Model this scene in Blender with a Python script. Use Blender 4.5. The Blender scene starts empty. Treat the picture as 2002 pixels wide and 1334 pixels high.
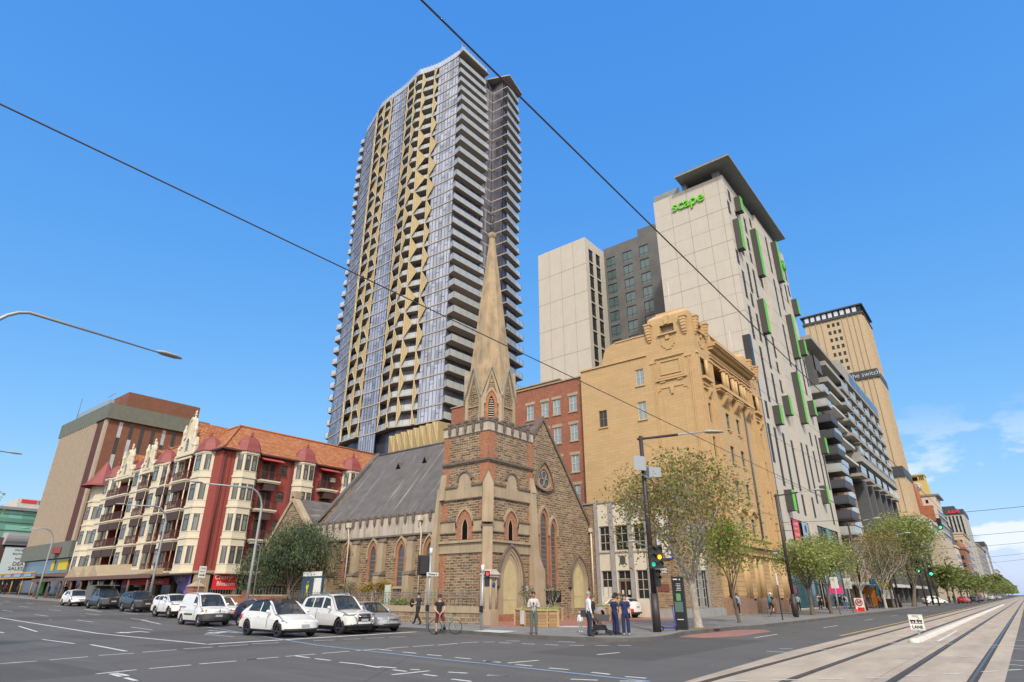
import bpy, bmesh, math, random
from mathutils import Vector, Matrix
random.seed(7)
R = math.radians
SC = bpy.context.scene
COL = SC.collection
# ------------------------------------------------------------ camera, sky, sun, exposure
cam = bpy.data.cameras.new('camera'); camo = bpy.data.objects.new('camera', cam); COL.objects.link(camo)
cam.sensor_width = 36; cam.lens = 36 * 1161 / 2002; cam.clip_end = 6000; cam.clip_start = .1
camo.location = (0, 0, 1.85)
camo.rotation_euler = (R(90) + math.atan(.427), 0, R(38.6 - 90))
SC.camera = camo
SUN_AZ, SUN_EL = 221.0, 42.0          # direction towards the sun, degrees from +X counter-clockwise
w = bpy.data.worlds.new('World'); SC.world = w; w.use_nodes = True
nt = w.node_tree; nt.nodes.clear()
out = nt.nodes.new('ShaderNodeOutputWorld'); bg = nt.nodes.new('ShaderNodeBackground')
sky = nt.nodes.new('ShaderNodeTexSky'); sky.sky_type = 'NISHITA'; sky.sun_disc = False
sky.sun_elevation = R(SUN_EL); sky.sun_rotation = R(90 - SUN_AZ)
sky.altitude = 50; sky.air_density = 1.0; sky.dust_density = .6; sky.ozone_density = 2.2
# low cumulus far down the street
tc = nt.nodes.new('ShaderNodeTexCoord'); mp = nt.nodes.new('ShaderNodeMapping'); mp.inputs['Scale'].default_value = (1, 1, 2.6)
nz = nt.nodes.new('ShaderNodeTexNoise'); nz.inputs['Scale'].default_value = 6.5; nz.inputs['Detail'].default_value = 9; nz.inputs['Roughness'].default_value = .55
nt.links.new(tc.outputs['Generated'], mp.inputs[0]); nt.links.new(mp.outputs[0], nz.inputs['Vector'])
sep = nt.nodes.new('ShaderNodeSeparateXYZ'); nt.links.new(tc.outputs['Generated'], sep.inputs[0])
def mth(op, a, b=None, clamp=False):
 n = nt.nodes.new('ShaderNodeMath'); n.operation = op; n.use_clamp = clamp
 for i, v in enumerate((a, b)):
  if v is None: continue
  if isinstance(v, (int, float)): n.inputs[i].default_value = v
  else: nt.links.new(v, n.inputs[i])
 return n.outputs[0]
sp = nt.nodes.new('ShaderNodeSeparateColor'); cb = nt.nodes.new('ShaderNodeCombineColor'); nt.links.new(sky.outputs[0], sp.inputs[0])
for i_, (e_, k_) in enumerate(((1.02, .49), (.56, 1.25), (.22, 3.12))): nt.links.new(mth('MULTIPLY', mth('POWER', sp.outputs[i_], e_), k_), cb.inputs[i_])
def ramp01(v, a, b):
 m = nt.nodes.new('ShaderNodeMapRange'); m.clamp = True; m.interpolation_type = 'SMOOTHSTEP'
 nt.links.new(v, m.inputs[0]); m.inputs[1].default_value = a; m.inputs[2].default_value = b
 return m.outputs[0]
low = ramp01(sep.outputs['Z'], .27, .08)
east = ramp01(sep.outputs['X'], .80, .97)
cl = mth('MULTIPLY', mth('MULTIPLY', low, east), ramp01(nz.outputs['Fac'], .52, .60))
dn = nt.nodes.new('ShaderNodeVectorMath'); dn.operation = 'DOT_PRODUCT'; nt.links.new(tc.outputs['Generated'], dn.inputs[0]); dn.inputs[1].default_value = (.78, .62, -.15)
back_c = mth('MULTIPLY', ramp01(dn.outputs['Value'], .02, -.35), ramp01(nz.outputs['Fac'], .30, .50))   # unseen broken cloud added behind the viewer as warm white fill light
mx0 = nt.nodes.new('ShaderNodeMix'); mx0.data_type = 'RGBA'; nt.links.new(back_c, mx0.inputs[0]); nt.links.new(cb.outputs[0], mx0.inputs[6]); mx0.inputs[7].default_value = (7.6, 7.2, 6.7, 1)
mx = nt.nodes.new('ShaderNodeMix'); mx.data_type = 'RGBA'
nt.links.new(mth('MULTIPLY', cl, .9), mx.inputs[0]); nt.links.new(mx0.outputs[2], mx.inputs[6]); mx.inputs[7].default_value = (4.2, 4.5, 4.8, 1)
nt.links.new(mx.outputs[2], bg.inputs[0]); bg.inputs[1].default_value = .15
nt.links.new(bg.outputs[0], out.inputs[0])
sl = bpy.data.lights.new('sun', 'SUN'); so = bpy.data.objects.new('sun', sl); COL.objects.link(so)
sl.energy = 2.3; sl.angle = R(5); sl.color = (1, .90, .77)
d = Vector((math.cos(R(SUN_EL)) * math.cos(R(SUN_AZ)), math.cos(R(SUN_EL)) * math.sin(R(SUN_AZ)), math.sin(R(SUN_EL))))
so.rotation_euler = d.to_track_quat('Z', 'Y').to_euler(); so.location = (0, 0, 300)
vs = SC.view_settings; vs.view_transform = 'Standard'; vs.look = 'None'; vs.exposure = .55; vs.gamma = 1; vs.use_curve_mapping = False
SC.cycles.max_bounces = 5; SC.cycles.transparent_max_bounces = 12; SC.cycles.caustics_reflective = False; SC.cycles.caustics_refractive = False
# ------------------------------------------------------------ helpers
ORG = {}
def tag(o, label=None, cat=None, group=None, kind=None):
 if label: o['label'] = label
 if cat: o['category'] = cat
 if group: o['group'] = group
 if kind: o['kind'] = kind
 return o
def empty(name, loc, label=None, cat=None, group=None, rz=0):
 o = bpy.data.objects.new(name, None); COL.objects.link(o); o.location = loc; o.rotation_euler = (0, 0, rz)
 o.empty_display_size = .3
 ORG[o.name] = Vector(loc)
 return tag(o, label, cat, group)
class MB:
 def __init__(s): s.v = []; s.f = []; s.m = []; s.sm = []
 def add(s, vs, fs, m=0, smooth=False):
  n = len(s.v); s.v += [tuple(p) for p in vs]
  for f in fs: s.f.append(tuple(n + i for i in f)); s.m.append(m); s.sm.append(smooth)
 def quad(s, a, b, c, d, m=0): s.add([a, b, c, d], [(0, 1, 2, 3)], m)
 def box(s, x0, x1, y0, y1, z0, z1, m=0):
  s.add([(x0, y0, z0), (x1, y0, z0), (x1, y1, z0), (x0, y1, z0), (x0, y0, z1), (x1, y0, z1), (x1, y1, z1), (x0, y1, z1)],
              [(3, 2, 1, 0), (4, 5, 6, 7), (0, 1, 5, 4), (1, 2, 6, 5), (2, 3, 7, 6), (3, 0, 4, 7)], m)
 def hexa(s, p, m=0):
  s.add(p, [(3, 2, 1, 0), (4, 5, 6, 7), (0, 1, 5, 4), (1, 2, 6, 5), (2, 3, 7, 6), (3, 0, 4, 7)], m)
 def prism(s, pts, vec, m=0):
  n = len(pts); vec = Vector(vec); a = [Vector(p) for p in pts]; b = [p + vec for p in a]
  s.add(a + b, [tuple(range(n - 1, -1, -1)), tuple(range(n, 2 * n))] + [(i, (i + 1) % n, n + (i + 1) % n, n + i) for i in range(n)], m)
 def slab(s, poly, z0, z1, m=0): s.prism([(x, y, z0) for x, y in poly], (0, 0, z1 - z0), m)
 def tube(s, pts, rad, n=8, m=0, caps=True, smooth=True):
  pts = [Vector(p) for p in pts]
  if not hasattr(rad, '__len__'): rad = [rad] * len(pts)
  vs = []; up = None
  for i, p in enumerate(pts):
   t = (pts[min(i + 1, len(pts) - 1)] - pts[max(i - 1, 0)])
   t = t.normalized() if t.length > 1e-9 else Vector((0, 0, 1))
   if up is None:
    up = Vector((0, 0, 1)) if abs(t.z) < .9 else Vector((1, 0, 0))
    a = t.cross(up).normalized()
   else:
    a = (a - t * a.dot(t))
    a = a.normalized() if a.length > 1e-6 else t.orthogonal().normalized()
   b = t.cross(a)
   for k in range(n):
    q = 2 * math.pi * k / n
    vs.append(p + (a * math.cos(q) + b * math.sin(q)) * rad[i])
  fs = [(i * n + k, i * n + (k + 1) % n, (i + 1) * n + (k + 1) % n, (i + 1) * n + k) for i in range(len(pts) - 1) for k in range(n)]
  s.add(vs, fs, m, smooth)
  if caps and len(pts) > 1:
   N = len(s.v) - len(vs)
   s.f.append(tuple(N + k for k in range(n - 1, -1, -1))); s.m.append(m); s.sm.append(False)
   s.f.append(tuple(N + (len(pts) - 1) * n + k for k in range(n))); s.m.append(m); s.sm.append(False)
 def cyl(s, x, y, z0, z1, r0, r1=None, n=12, m=0, smooth=True): s.tube([(x, y, z0), (x, y, z1)], [r0, r0 if r1 is None else r1], n, m, True, smooth)
 def lathe(s, prof, c=(0, 0, 0), n=16, m=0, smooth=True, a0=0, a1=360, axis='z'):
  full = abs(a1 - a0) >= 360; k = n if full else n + 1; vs = []
  for r, z in prof:
   for i in range(k):
    q = R(a0 + (a1 - a0) * i / n)
    if axis == 'z': vs.append((c[0] + r * math.cos(q), c[1] + r * math.sin(q), c[2] + z))
    elif axis == 'y': vs.append((c[0] + r * math.cos(q), c[1] + z, c[2] + r * math.sin(q)))
    else: vs.append((c[0] + z, c[1] + r * math.cos(q), c[2] + r * math.sin(q)))
  fs = []
  for j in range(len(prof) - 1):
   for i in range(n):
    b = (i + 1) % k; fs.append((j * k + i, j * k + b, (j + 1) * k + b, (j + 1) * k + i))
  s.add(vs, fs, m, smooth)
 def ball(s, c, r, n=10, m=0, sc=(1, 1, 1)):
  vs = []; fs = []
  for j in range(n // 2 + 1):
   t = math.pi * j / (n // 2)
   for i in range(n):
    q = 2 * math.pi * i / n
    vs.append((c[0] + r * sc[0] * math.sin(t) * math.cos(q), c[1] + r * sc[1] * math.sin(t) * math.sin(q), c[2] + r * sc[2] * math.cos(t)))
  for j in range(n // 2):
   for i in range(n): fs.append((j * n + i, (j + 1) * n + i, (j + 1) * n + (i + 1) % n, j * n + (i + 1) % n))
  s.add(vs, fs, m, True)
 def build(s, name, mats, parent=None, smooth=None, kind=None, weld=False, org=None):
  if not s.f: return None
  if not isinstance(mats, (list, tuple)): mats = [mats]
  me = bpy.data.meshes.new(name)
  o0 = org if org is not None else Vector((0, 0, 0))
  root = parent
  while root is not None and root.parent is not None: root = root.parent
  if root is not None and root.name in ORG: o0 = ORG[root.name]
  me.from_pydata([(p[0] - o0[0], p[1] - o0[1], p[2] - o0[2]) for p in s.v], [], s.f)
  for m in mats: me.materials.append(m)
  me.polygons.foreach_set('material_index', s.m)
  me.polygons.foreach_set('use_smooth', s.sm if smooth is None else [smooth] * len(s.f))
  if weld:
   bm = bmesh.new(); bm.from_mesh(me); bmesh.ops.remove_doubles(bm, verts=bm.verts, dist=1e-4); bm.to_mesh(me); bm.free()
  me.update()
  o = bpy.data.objects.new(name, me); COL.objects.link(o)
  if parent is not None: o.parent = parent
  elif org is not None: o.location = o0
  if kind: o['kind'] = kind
  return o
def copy_tree(o, parent=None):
 c = o.copy(); COL.objects.link(c); c.parent = parent
 for ch in o.children: copy_tree(ch, c)
 return c
class Face:
 """a facade plane: u along the wall, d outwards, z up"""
 def __init__(s, axis, pos, sign=-1): s.a = axis; s.p = pos; s.s = sign
 def P(s, u, z, d=0):
  return (s.p + s.s * d, u, z) if s.a == 'x' else (u, s.p + s.s * d, z)
 def box(s, mb, u0, u1, z0, z1, d0, d1, m=0):
  a, b = s.P(u0, z0, d0), s.P(u1, z1, d1)
  mb.box(min(a[0], b[0]), max(a[0], b[0]), min(a[1], b[1]), max(a[1], b[1]), min(a[2], b[2]), max(a[2], b[2]), m)
 def poly(s, mb, pts, d, m=0): mb.add([s.P(u, z, d) for u, z in pts], [tuple(range(len(pts)))], m)
 def pprism(s, mb, pts, d0, d1, m=0):
  v = Vector(s.P(0, 0, d1)) - Vector(s.P(0, 0, d0)); mb.prism([s.P(u, z, d0) for u, z in pts], v, m)
 def ring(s, mb, o, i, d0, d1, m=0, open_=True):
  n = len(o); vs = []
  for d in (d0, d1):
   vs += [s.P(u, z, d) for u, z in o] + [s.P(u, z, d) for u, z in i]
  fs = []
  for k in range(n - 1 if open_ else n):
   l = (k + 1) % n
   fs += [(2 * n + k, 2 * n + l, 3 * n + l, 3 * n + k), (k, l, 2 * n + l, 2 * n + k), (n + k, 3 * n + k, 3 * n + l, n + l)]
  if open_: fs += [(0, 2 * n, 3 * n, n), (n - 1, 2 * n - 1, 4 * n - 1, 3 * n - 1)]
  mb.add(vs, fs, m)
 def wall(s, mb, u0, u1, z0, z1, holes, d=0, m=0, reveal=.22, mr=None):
  us = sorted({u0, u1} | {h[0] for h in holes} | {h[1] for h in holes}); zs = sorted({z0, z1} | {h[2] for h in holes} | {h[3] for h in holes})
  us = [u for u in us if u0 - 1e-6 <= u <= u1 + 1e-6]; zs = [z for z in zs if z0 - 1e-6 <= z <= z1 + 1e-6]
  for i in range(len(us) - 1):
   run = None
   for j in range(len(zs) - 1):
    cu, cz = (us[i] + us[i + 1]) / 2, (zs[j] + zs[j + 1]) / 2
    inh = any(h[0] < cu < h[1] and h[2] < cz < h[3] for h in holes)
    if not inh:
     if run is None: run = zs[j]
     if j == len(zs) - 2: mb.quad(s.P(us[i], run, d), s.P(us[i + 1], run, d), s.P(us[i + 1], zs[j + 1], d), s.P(us[i], zs[j + 1], d), m)
    elif run is not None:
     mb.quad(s.P(us[i], run, d), s.P(us[i + 1], run, d), s.P(us[i + 1], zs[j], d), s.P(us[i], zs[j], d), m); run = None
  q = m if mr is None else mr
  for a, b, c, e in [h[:4] for h in holes]:
   for (ua, za), (ub, zb) in (((a, c), (b, c)), ((b, c), (b, e)), ((b, e), (a, e)), ((a, e), (a, c))):
    mb.quad(s.P(ua, za, d), s.P(ub, zb, d), s.P(ub, zb, d - reveal), s.P(ua, za, d - reveal), q)
 def window(s, parent, u0, u1, z0, z1, fm, gm, nu=1, nz=1, d=-.12, fw=.06, name='window', zsplit=None):
  mb = MB(); t = .05
  for a, b in ((u0, u0 + fw), (u1 - fw, u1)): s.box(mb, a, b, z0, z1, d - t, d + t)
  for a, b in ((z0, z0 + fw), (z1 - fw, z1)): s.box(mb, u0 + fw, u1 - fw, a, b, d - t, d + t - .003)
  for k in range(1, nu):
   c = u0 + (u1 - u0) * k / nu; s.box(mb, c - fw * .4, c + fw * .4, z0 + fw, z1 - fw, d - t, d + t - .006)
  zz = zsplit if zsplit else [z0 + (z1 - z0) * k / nz for k in range(1, nz)]
  for c in zz: s.box(mb, u0 + fw, u1 - fw, c - fw * .4, c + fw * .4, d - t, d + t - .009)
  o = mb.build(name, fm, parent)
  g = MB(); s.box(g, u0 + fw * .5, u1 - fw * .5, z0 + fw * .5, z1 - fw * .5, d - .03, d - .01)
  g.build('pane', gm, o)
  return o
def arch(u0, u1, z0, zs, zt, n=7):
 """pointed arch outline from bottom left over the point to bottom right"""
 w = (u1 - u0) / 2; h = zt - zs; pts = [(u0, z0)]
 # circular arcs through (u0,zs) and (mid,zt)
 r = (w * w + h * h) / (2 * w);
 a = math.asin(min(1, h / r))
 L = [(u0 + r - r * math.cos(a * k / n), zs + r * math.sin(a * k / n)) for k in range(n + 1)]
 if h < w: L = [(u0 + w * (1 - math.cos(math.pi / 2 * k / n)), zs + h * math.sin(math.pi / 2 * k / n)) for k in range(n + 1)]
 pts += L + [(u0 + u1 - u, z) for u, z in reversed(L[:-1])] + [(u1, z0)]
 return pts
# ------------------------------------------------------------ materials
MATS = {}
def newmat(name):
 m = bpy.data.materials.new(name); m.use_nodes = True; t = m.node_tree; b = t.nodes['Principled BSDF']; MATS[name] = m
 return m, t, b
def node(t, typ, **k):
 n = t.nodes.new(typ)
 for a, v in k.items():
  if a[0] == '_': n.inputs[a[1:].replace('_', ' ')].default_value = v
  else: setattr(n, a, v)
 return n
def c4(c): return (c[0], c[1], c[2], 1)
def coords(t, mode):
 if mode == 'obj': return node(t, 'ShaderNodeTexCoord').outputs['Object']
 g = node(t, 'ShaderNodeNewGeometry').outputs['Position']
 if mode == 'pos': return g
 s = node(t, 'ShaderNodeSeparateXYZ'); t.links.new(g, s.inputs[0])
 a = node(t, 'ShaderNodeMath', operation='ADD'); t.links.new(s.outputs[0], a.inputs[0]); t.links.new(s.outputs[1], a.inputs[1])
 c = node(t, 'ShaderNodeCombineXYZ')
 if mode == 'wall': t.links.new(a.outputs[0], c.inputs[0]); t.links.new(s.outputs[2], c.inputs[1])
 return c.outputs[0]
def mixc(t, fac, a, b, typ='MIX'):
 n = node(t, 'ShaderNodeMix', data_type='RGBA', blend_type=typ)
 for i, v in ((0, fac), (6, a), (7, b)):
  if isinstance(v, (int, float)): n.inputs[i].default_value = v
  elif isinstance(v, tuple): n.inputs[i].default_value = c4(v)
  else: t.links.new(v, n.inputs[i])
 return n.outputs[2]
def noise(t, vec, scale, detail=4, rough=.55, dist=0):
 n = node(t, 'ShaderNodeTexNoise'); n.inputs['Scale'].default_value = scale; n.inputs['Detail'].default_value = detail
 n.inputs['Roughness'].default_value = rough; n.inputs['Distortion'].default_value = dist; t.links.new(vec, n.inputs['Vector']); return n.outputs['Fac']
def rng(t, v, a, b, c=0., d=1.):
 n = node(t, 'ShaderNodeMapRange'); t.links.new(v, n.inputs[0])
 for i, q in enumerate((a, b, c, d)): n.inputs[i + 1].default_value = q
 return n.outputs[0]
def scalevec(t, v, sc):
 n = node(t, 'ShaderNodeMapping'); n.inputs['Scale'].default_value = sc; t.links.new(v, n.inputs[0]); return n.outputs[0]
def bump(t, b, h, strength=.3, dist=.02):
 n = node(t, 'ShaderNodeBump'); n.inputs['Strength'].default_value = strength; n.inputs['Distance'].default_value = dist
 t.links.new(h, n.inputs['Height']); t.links.new(n.outputs[0], b.inputs['Normal'])
def mat(name, col, rough=.8, metal=0, var=.15, vs=1.5, mode='pos', fine=.08, fs=30, streak=0, spec=None, dirt=None):
 """plain surface with broad tone drift, fine grain and optional vertical weather streaks"""
 m, t, b = newmat(name); v = coords(t, mode)
 c = mixc(t, rng(t, noise(t, v, vs, 6), .3, .7), tuple(x * (1 - var) for x in col), tuple(min(1, x * (1 + var)) for x in col))
 if fine: c = mixc(t, rng(t, noise(t, v, fs, 3), .3, .7), c, mixc(t, .5, c, tuple(x * (1 - 3 * fine) for x in col)))
 if streak:
  sv = scalevec(t, v, (1.6, 1.6, .12)); c = mixc(t, rng(t, noise(t, sv, 2.2, 6), .45, .75, 0, streak), c, dirt or tuple(x * .45 for x in col))
 t.links.new(c, b.inputs['Base Color']); b.inputs['Roughness'].default_value = rough; b.inputs['Metallic'].default_value = metal
 if spec is not None: b.inputs['Specular IOR Level'].default_value = spec
 return m
def brickmat(name, c1, c2, mortar, w, h, ms=.012, mode='wall', rough=.9, dist=0., dscale=3., third=None, bmp=.4, bias=0., streak=0, off=.5, dirt=None, tone=.0):
 m, t, b = newmat(name); v = coords(t, mode)
 if dist:
  nn = node(t, 'ShaderNodeTexNoise'); nn.inputs['Scale'].default_value = dscale; nn.inputs['Detail'].default_value = 2; t.links.new(v, nn.inputs['Vector'])
  s = node(t, 'ShaderNodeVectorMath', operation='SUBTRACT'); t.links.new(nn.outputs['Color'], s.inputs[0]); s.inputs[1].default_value = (.5, .5, .5)
  q = node(t, 'ShaderNodeVectorMath', operation='MULTIPLY'); t.links.new(s.outputs[0], q.inputs[0]); q.inputs[1].default_value = (dist * 2, dist, 0)
  a = node(t, 'ShaderNodeVectorMath', operation='ADD'); t.links.new(v, a.inputs[0]); t.links.new(q.outputs[0], a.inputs[1]); bv = a.outputs[0]
 else: bv = v
 br = node(t, 'ShaderNodeTexBrick'); br.offset = off; br.inputs['Scale'].default_value = 1; br.inputs['Mortar Size'].default_value = ms
 br.inputs['Brick Width'].default_value = w; br.inputs['Row Height'].default_value = h; br.inputs['Bias'].default_value = bias
 br.inputs['Mortar Smooth'].default_value = .2
 br.inputs['Color1'].default_value = c4(c1); br.inputs['Color2'].default_value = c4(c2); br.inputs['Mortar'].default_value = c4(mortar); t.links.new(bv, br.inputs['Vector'])
 c = br.outputs['Color']
 if third:
  c = mixc(t, rng(t, noise(t, scalevec(t, bv, (1 / w, 1 / h, 1)), .9, 1), .52, .6, 0, .75), c, mixc(t, br.outputs['Fac'], third, mortar))
 c = mixc(t, rng(t, noise(t, v, .5, 5), .35, .7, 0, .5), c, mixc(t, .4 + tone, c, (.05, .045, .04)))
 c = mixc(t, rng(t, noise(t, v, 25, 3), .3, .7, 0, .35), c, mixc(t, .5, c, (.03, .03, .03)))
 if streak:
  sv = scalevec(t, v, (2, .15, 1)); c = mixc(t, rng(t, noise(t, sv, 2, 6), .5, .8, 0, streak), c, dirt or (.08, .07, .06))
 t.links.new(c, b.inputs['Base Color']); b.inputs['Roughness'].default_value = rough
 if bmp: bump(t, b, rng(t, br.outputs['Fac'], 0, 1, 1, 0), bmp, .03)
 return m
def glassmat(name, col=(.03, .04, .05), rough=.06, metal=0., spec=.8, var=.5, cell=None):
 m, t, b = newmat(name); v = coords(t, 'pos')
 if cell:
  sv = scalevec(t, v, cell); f = node(t, 'ShaderNodeVectorMath', operation='FLOOR'); t.links.new(sv, f.inputs[0])
  wn = node(t, 'ShaderNodeTexWhiteNoise'); t.links.new(f.outputs[0], wn.inputs[0]); fac = wn.outputs['Value']
 else: fac = noise(t, v, .6, 2)
 c = mixc(t, fac, tuple(x * (1 - var) for x in col), tuple(min(1, x * (1 + var)) for x in col))
 t.links.new(c, b.inputs['Base Color']); b.inputs['Roughness'].default_value = rough; b.inputs['Metallic'].default_value = metal
 b.inputs['Specular IOR Level'].default_value = spec
 return m
def simple(name, col, rough=.5, metal=0, emit=None, es=1.):
 m, t, b = newmat(name); b.inputs['Roughness'].default_value = rough; b.inputs['Metallic'].default_value = metal
 v = coords(t, 'obj'); c = mixc(t, noise(t, v, 8, 3), tuple(x * .88 for x in col), tuple(min(1, x * 1.08) for x in col)); t.links.new(c, b.inputs['Base Color'])
 if emit: b.inputs['Emission Color'].default_value = c4(emit); b.inputs['Emission Strength'].default_value = es
 return m
def paint(name, col, metal=0.):
 m = simple(name, col, .28, metal); b = m.node_tree.nodes['Principled BSDF']; b.inputs['Coat Weight'].default_value = .6; b.inputs['Coat Roughness'].default_value = .06; return m
M = MATS
# ground
m, t, b = newmat('asphalt'); v = coords(t, 'pos')
c = mixc(t, rng(t, noise(t, v, .22, 6, .6), .3, .7), (.054, .050, .0455), (.084, .078, .071))
c = mixc(t, rng(t, noise(t, v, 60, 2), .35, .65, 0, .6), c, (.15, .148, .145))
c = mixc(t, rng(t, noise(t, scalevec(t, v, (.25, 1.2, 1)), .8, 5), .58, .72, 0, .45), c, (.06, .06, .06))
pb = node(t, 'ShaderNodeTexBrick'); pb.offset = .37; pb.inputs['Scale'].default_value = 1; pb.inputs['Brick Width'].default_value = 11.3; pb.inputs['Row Height'].default_value = 4.7; pb.inputs['Mortar Size'].default_value = .018; pb.inputs['Color1'].default_value = (0, 0, 0, 1); pb.inputs['Color2'].default_value = (1, 1, 1, 1); pb.inputs['Mortar'].default_value = (0, 0, 0, 1); t.links.new(v, pb.inputs['Vector'])
c = mixc(t, rng(t, pb.outputs['Color'], .70, .73, 0, .5), c, (.05, .047, .044)); c = mixc(t, rng(t, pb.outputs['Fac'], .4, 1, 0, .35), c, (.028, .027, .027))
c = mixc(t, rng(t, noise(t, scalevec(t, v, (.9, .10, 1)), 1.0, 4), .55, .7, 0, .35), c, (.14, .138, .135))
vo = node(t, 'ShaderNodeTexVoronoi', feature='DISTANCE_TO_EDGE'); vo.inputs['Scale'].default_value = .11; t.links.new(v, vo.inputs['Vector'])
c = mixc(t, rng(t, vo.outputs[0], .0, .004, .55, 0), c, (.03, .03, .03))
t.links.new(c, b.inputs['Base Color']); b.inputs['Roughness'].default_value = .85; bump(t, b, noise(t, v, 80, 2), .25, .01)
m, t, b = newmat('tram_concrete'); v = coords(t, 'pos')
c = mixc(t, rng(t, noise(t, scalevec(t, v, (.35, 1.4, 1)), .9, 6, .6), .3, .7), (.33, .27, .205), (.50, .42, .325))
c = mixc(t, rng(t, noise(t, v, 40, 3), .3, .7, 0, .4), c, (.28, .24, .2))
br = node(t, 'ShaderNodeTexBrick'); br.offset = 0; br.inputs['Scale'].default_value = 1; br.inputs['Brick Width'].default_value = 9.; br.inputs['Row Height'].default_value = 3.3; br.inputs['Mortar Size'].default_value = .012
t.links.new(v, br.inputs['Vector']); c = mixc(t, rng(t, br.outputs['Fac'], 0, 1, 0, .7), c, (.12, .1, .09))
c = mixc(t, rng(t, noise(t, v, .5, 4), .55, .75, 0, .4), c, (.24, .2, .17))
t.links.new(c, b.inputs['Base Color']); b.inputs['Roughness'].default_value = .8
brickmat('paving', (.19, .185, .18), (.25, .243, .235), (.12, .12, .118), .6, .4, .006, mode='pos', bmp=.1)
brickmat('red_paving', (.33, .13, .09), (.42, .18, .125), (.25, .17, .14), .23, .115, .008, mode='pos', bmp=.1)
mat('kerb_stone', (.11, .105, .10), .85, var=.25); mat('line_paint', (.62, .62, .60), .7, var=.25, vs=3, fine=.12, fs=14)
mat('blue_paint', (.22, .33, .46), .8, var=.35, vs=2); mat('yellow_paint', (.62, .42, .1), .7); mat('red_ramp', (.31, .15, .13), .85, var=.2); mat('pale_concrete', (.52, .5, .46), .8)
mat('steel_rail', (.16, .15, .15), .35, .8, var=.2); mat('groove', (.05, .045, .04), .9)
# church
brickmat('bluestone', (.13, .08, .045), (.37, .245, .135), (.46, .38, .265), .52, .185, .022, dist=.13, dscale=2.0, third=(.07, .05, .045), bmp=.8, tone=.1)
brickmat('hall_stone', (.24, .15, .085), (.40, .27, .155), (.46, .38, .27), .46, .14, .014, dist=.06, dscale=2.3, third=(.16, .10, .075), bmp=.6)
brickmat('church_brick', (.34, .11, .055), (.47, .19, .095), (.36, .23, .15), .23, .08, .010, bmp=.4, streak=.35)
mat('render_stone', (.385, .305, .21), .85, var=.16, vs=.8, streak=.4)
mat('pale_render', (.47, .415, .35), .9, var=.2, vs=1.2, streak=.75, dirt=(.16, .14, .12))
m, t, b = newmat('spire_render'); v = coords(t, 'pos')
c = mixc(t, rng(t, noise(t, v, .8, 6), .3, .7), (.315, .235, .145), (.41, .31, .195))
c = mixc(t, rng(t, noise(t, scalevec(t, v, (1.3, 1.3, .3)), 1.6, 8, .7), .48, .66, 0, .75), c, (.17, .135, .10))
t.links.new(c, b.inputs['Base Color']); b.inputs['Roughness'].default_value = .9
mat('spire_moulding', (.29, .25, .20), .9, var=.3); mat('dark_moulding', (.15, .12, .10), .9, var=.3)
m, t, b = newmat('slate_roof'); v = coords(t, 'pos')
c = mixc(t, rng(t, noise(t, v, 1.2, 5), .3, .7), (.09, .083, .08), (.135, .124, .118))
br = node(t, 'ShaderNodeTexBrick'); br.inputs['Scale'].default_value = 1; br.inputs['Brick Width'].default_value = .35; br.inputs['Row Height'].default_value = .22; br.inputs['Mortar Size'].default_value = .012
s_ = node(t, 'ShaderNodeSeparateXYZ'); t.links.new(v, s_.inputs[0]); cc = node(t, 'ShaderNodeCombineXYZ'); t.links.new(s_.outputs[1], cc.inputs[0]); t.links.new(s_.outputs[2], cc.inputs[1]); t.links.new(cc.outputs[0], br.inputs['Vector'])
c = mixc(t, rng(t, br.outputs['Fac'], 0, 1, 0, .5), c, (.07, .065, .06))
st = noise(t, scalevec(t, v, (.06, 1.5, .09)), 1.6, 4, .7); c = mixc(t, rng(t, st, .60, .68, 0, .6), c, (.40, .37, .34))
t.links.new(c, b.inputs['Base Color']); b.inputs['Roughness'].default_value = .75
m, t, b = newmat('tile_roof'); v = coords(t, 'wall')
br = node(t, 'ShaderNodeTexBrick'); br.inputs['Scale'].default_value = 1; br.inputs['Brick Width'].default_value = .42; br.inputs['Row Height'].default_value = .22; br.inputs['Mortar Size'].default_value = .02; br.inputs['Bias'].default_value = -.2
br.inputs['Color1'].default_value = c4((.33, .115, .045)); br.inputs['Color2'].default_value = c4((.50, .23, .095)); br.inputs['Mortar'].default_value = c4((.13, .045, .025)); t.links.new(v, br.inputs['Vector'])
c = mixc(t, rng(t, noise(t, v, 2.5, 4), .6, .68, 0, .8), br.outputs['Color'], (.25, .12, .06))
t.links.new(c, b.inputs['Base Color']); b.inputs['Roughness'].default_value = .85; bump(t, b, rng(t, br.outputs['Fac'], 0, 1, 1, 0), .6, .04)
mat('cream_door', (.50, .43, .25), .7, var=.12); glassmat('lead_glass', (.075, .085, .09), .25, spec=.5); glassmat('dark_glass', (.022, .025, .028), .12, 0, .4); glassmat('window_blue', (.19, .25, .27), .12, .0, .9, .35)
mat('dark_void', (.012, .011, .010), 1, spec=0); mat('white_pipe', (.62, .55, .44), .6); mat('iron', (.16, .155, .15), .6, .3); mat('louvre', (.40, .36, .29), .7)
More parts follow.
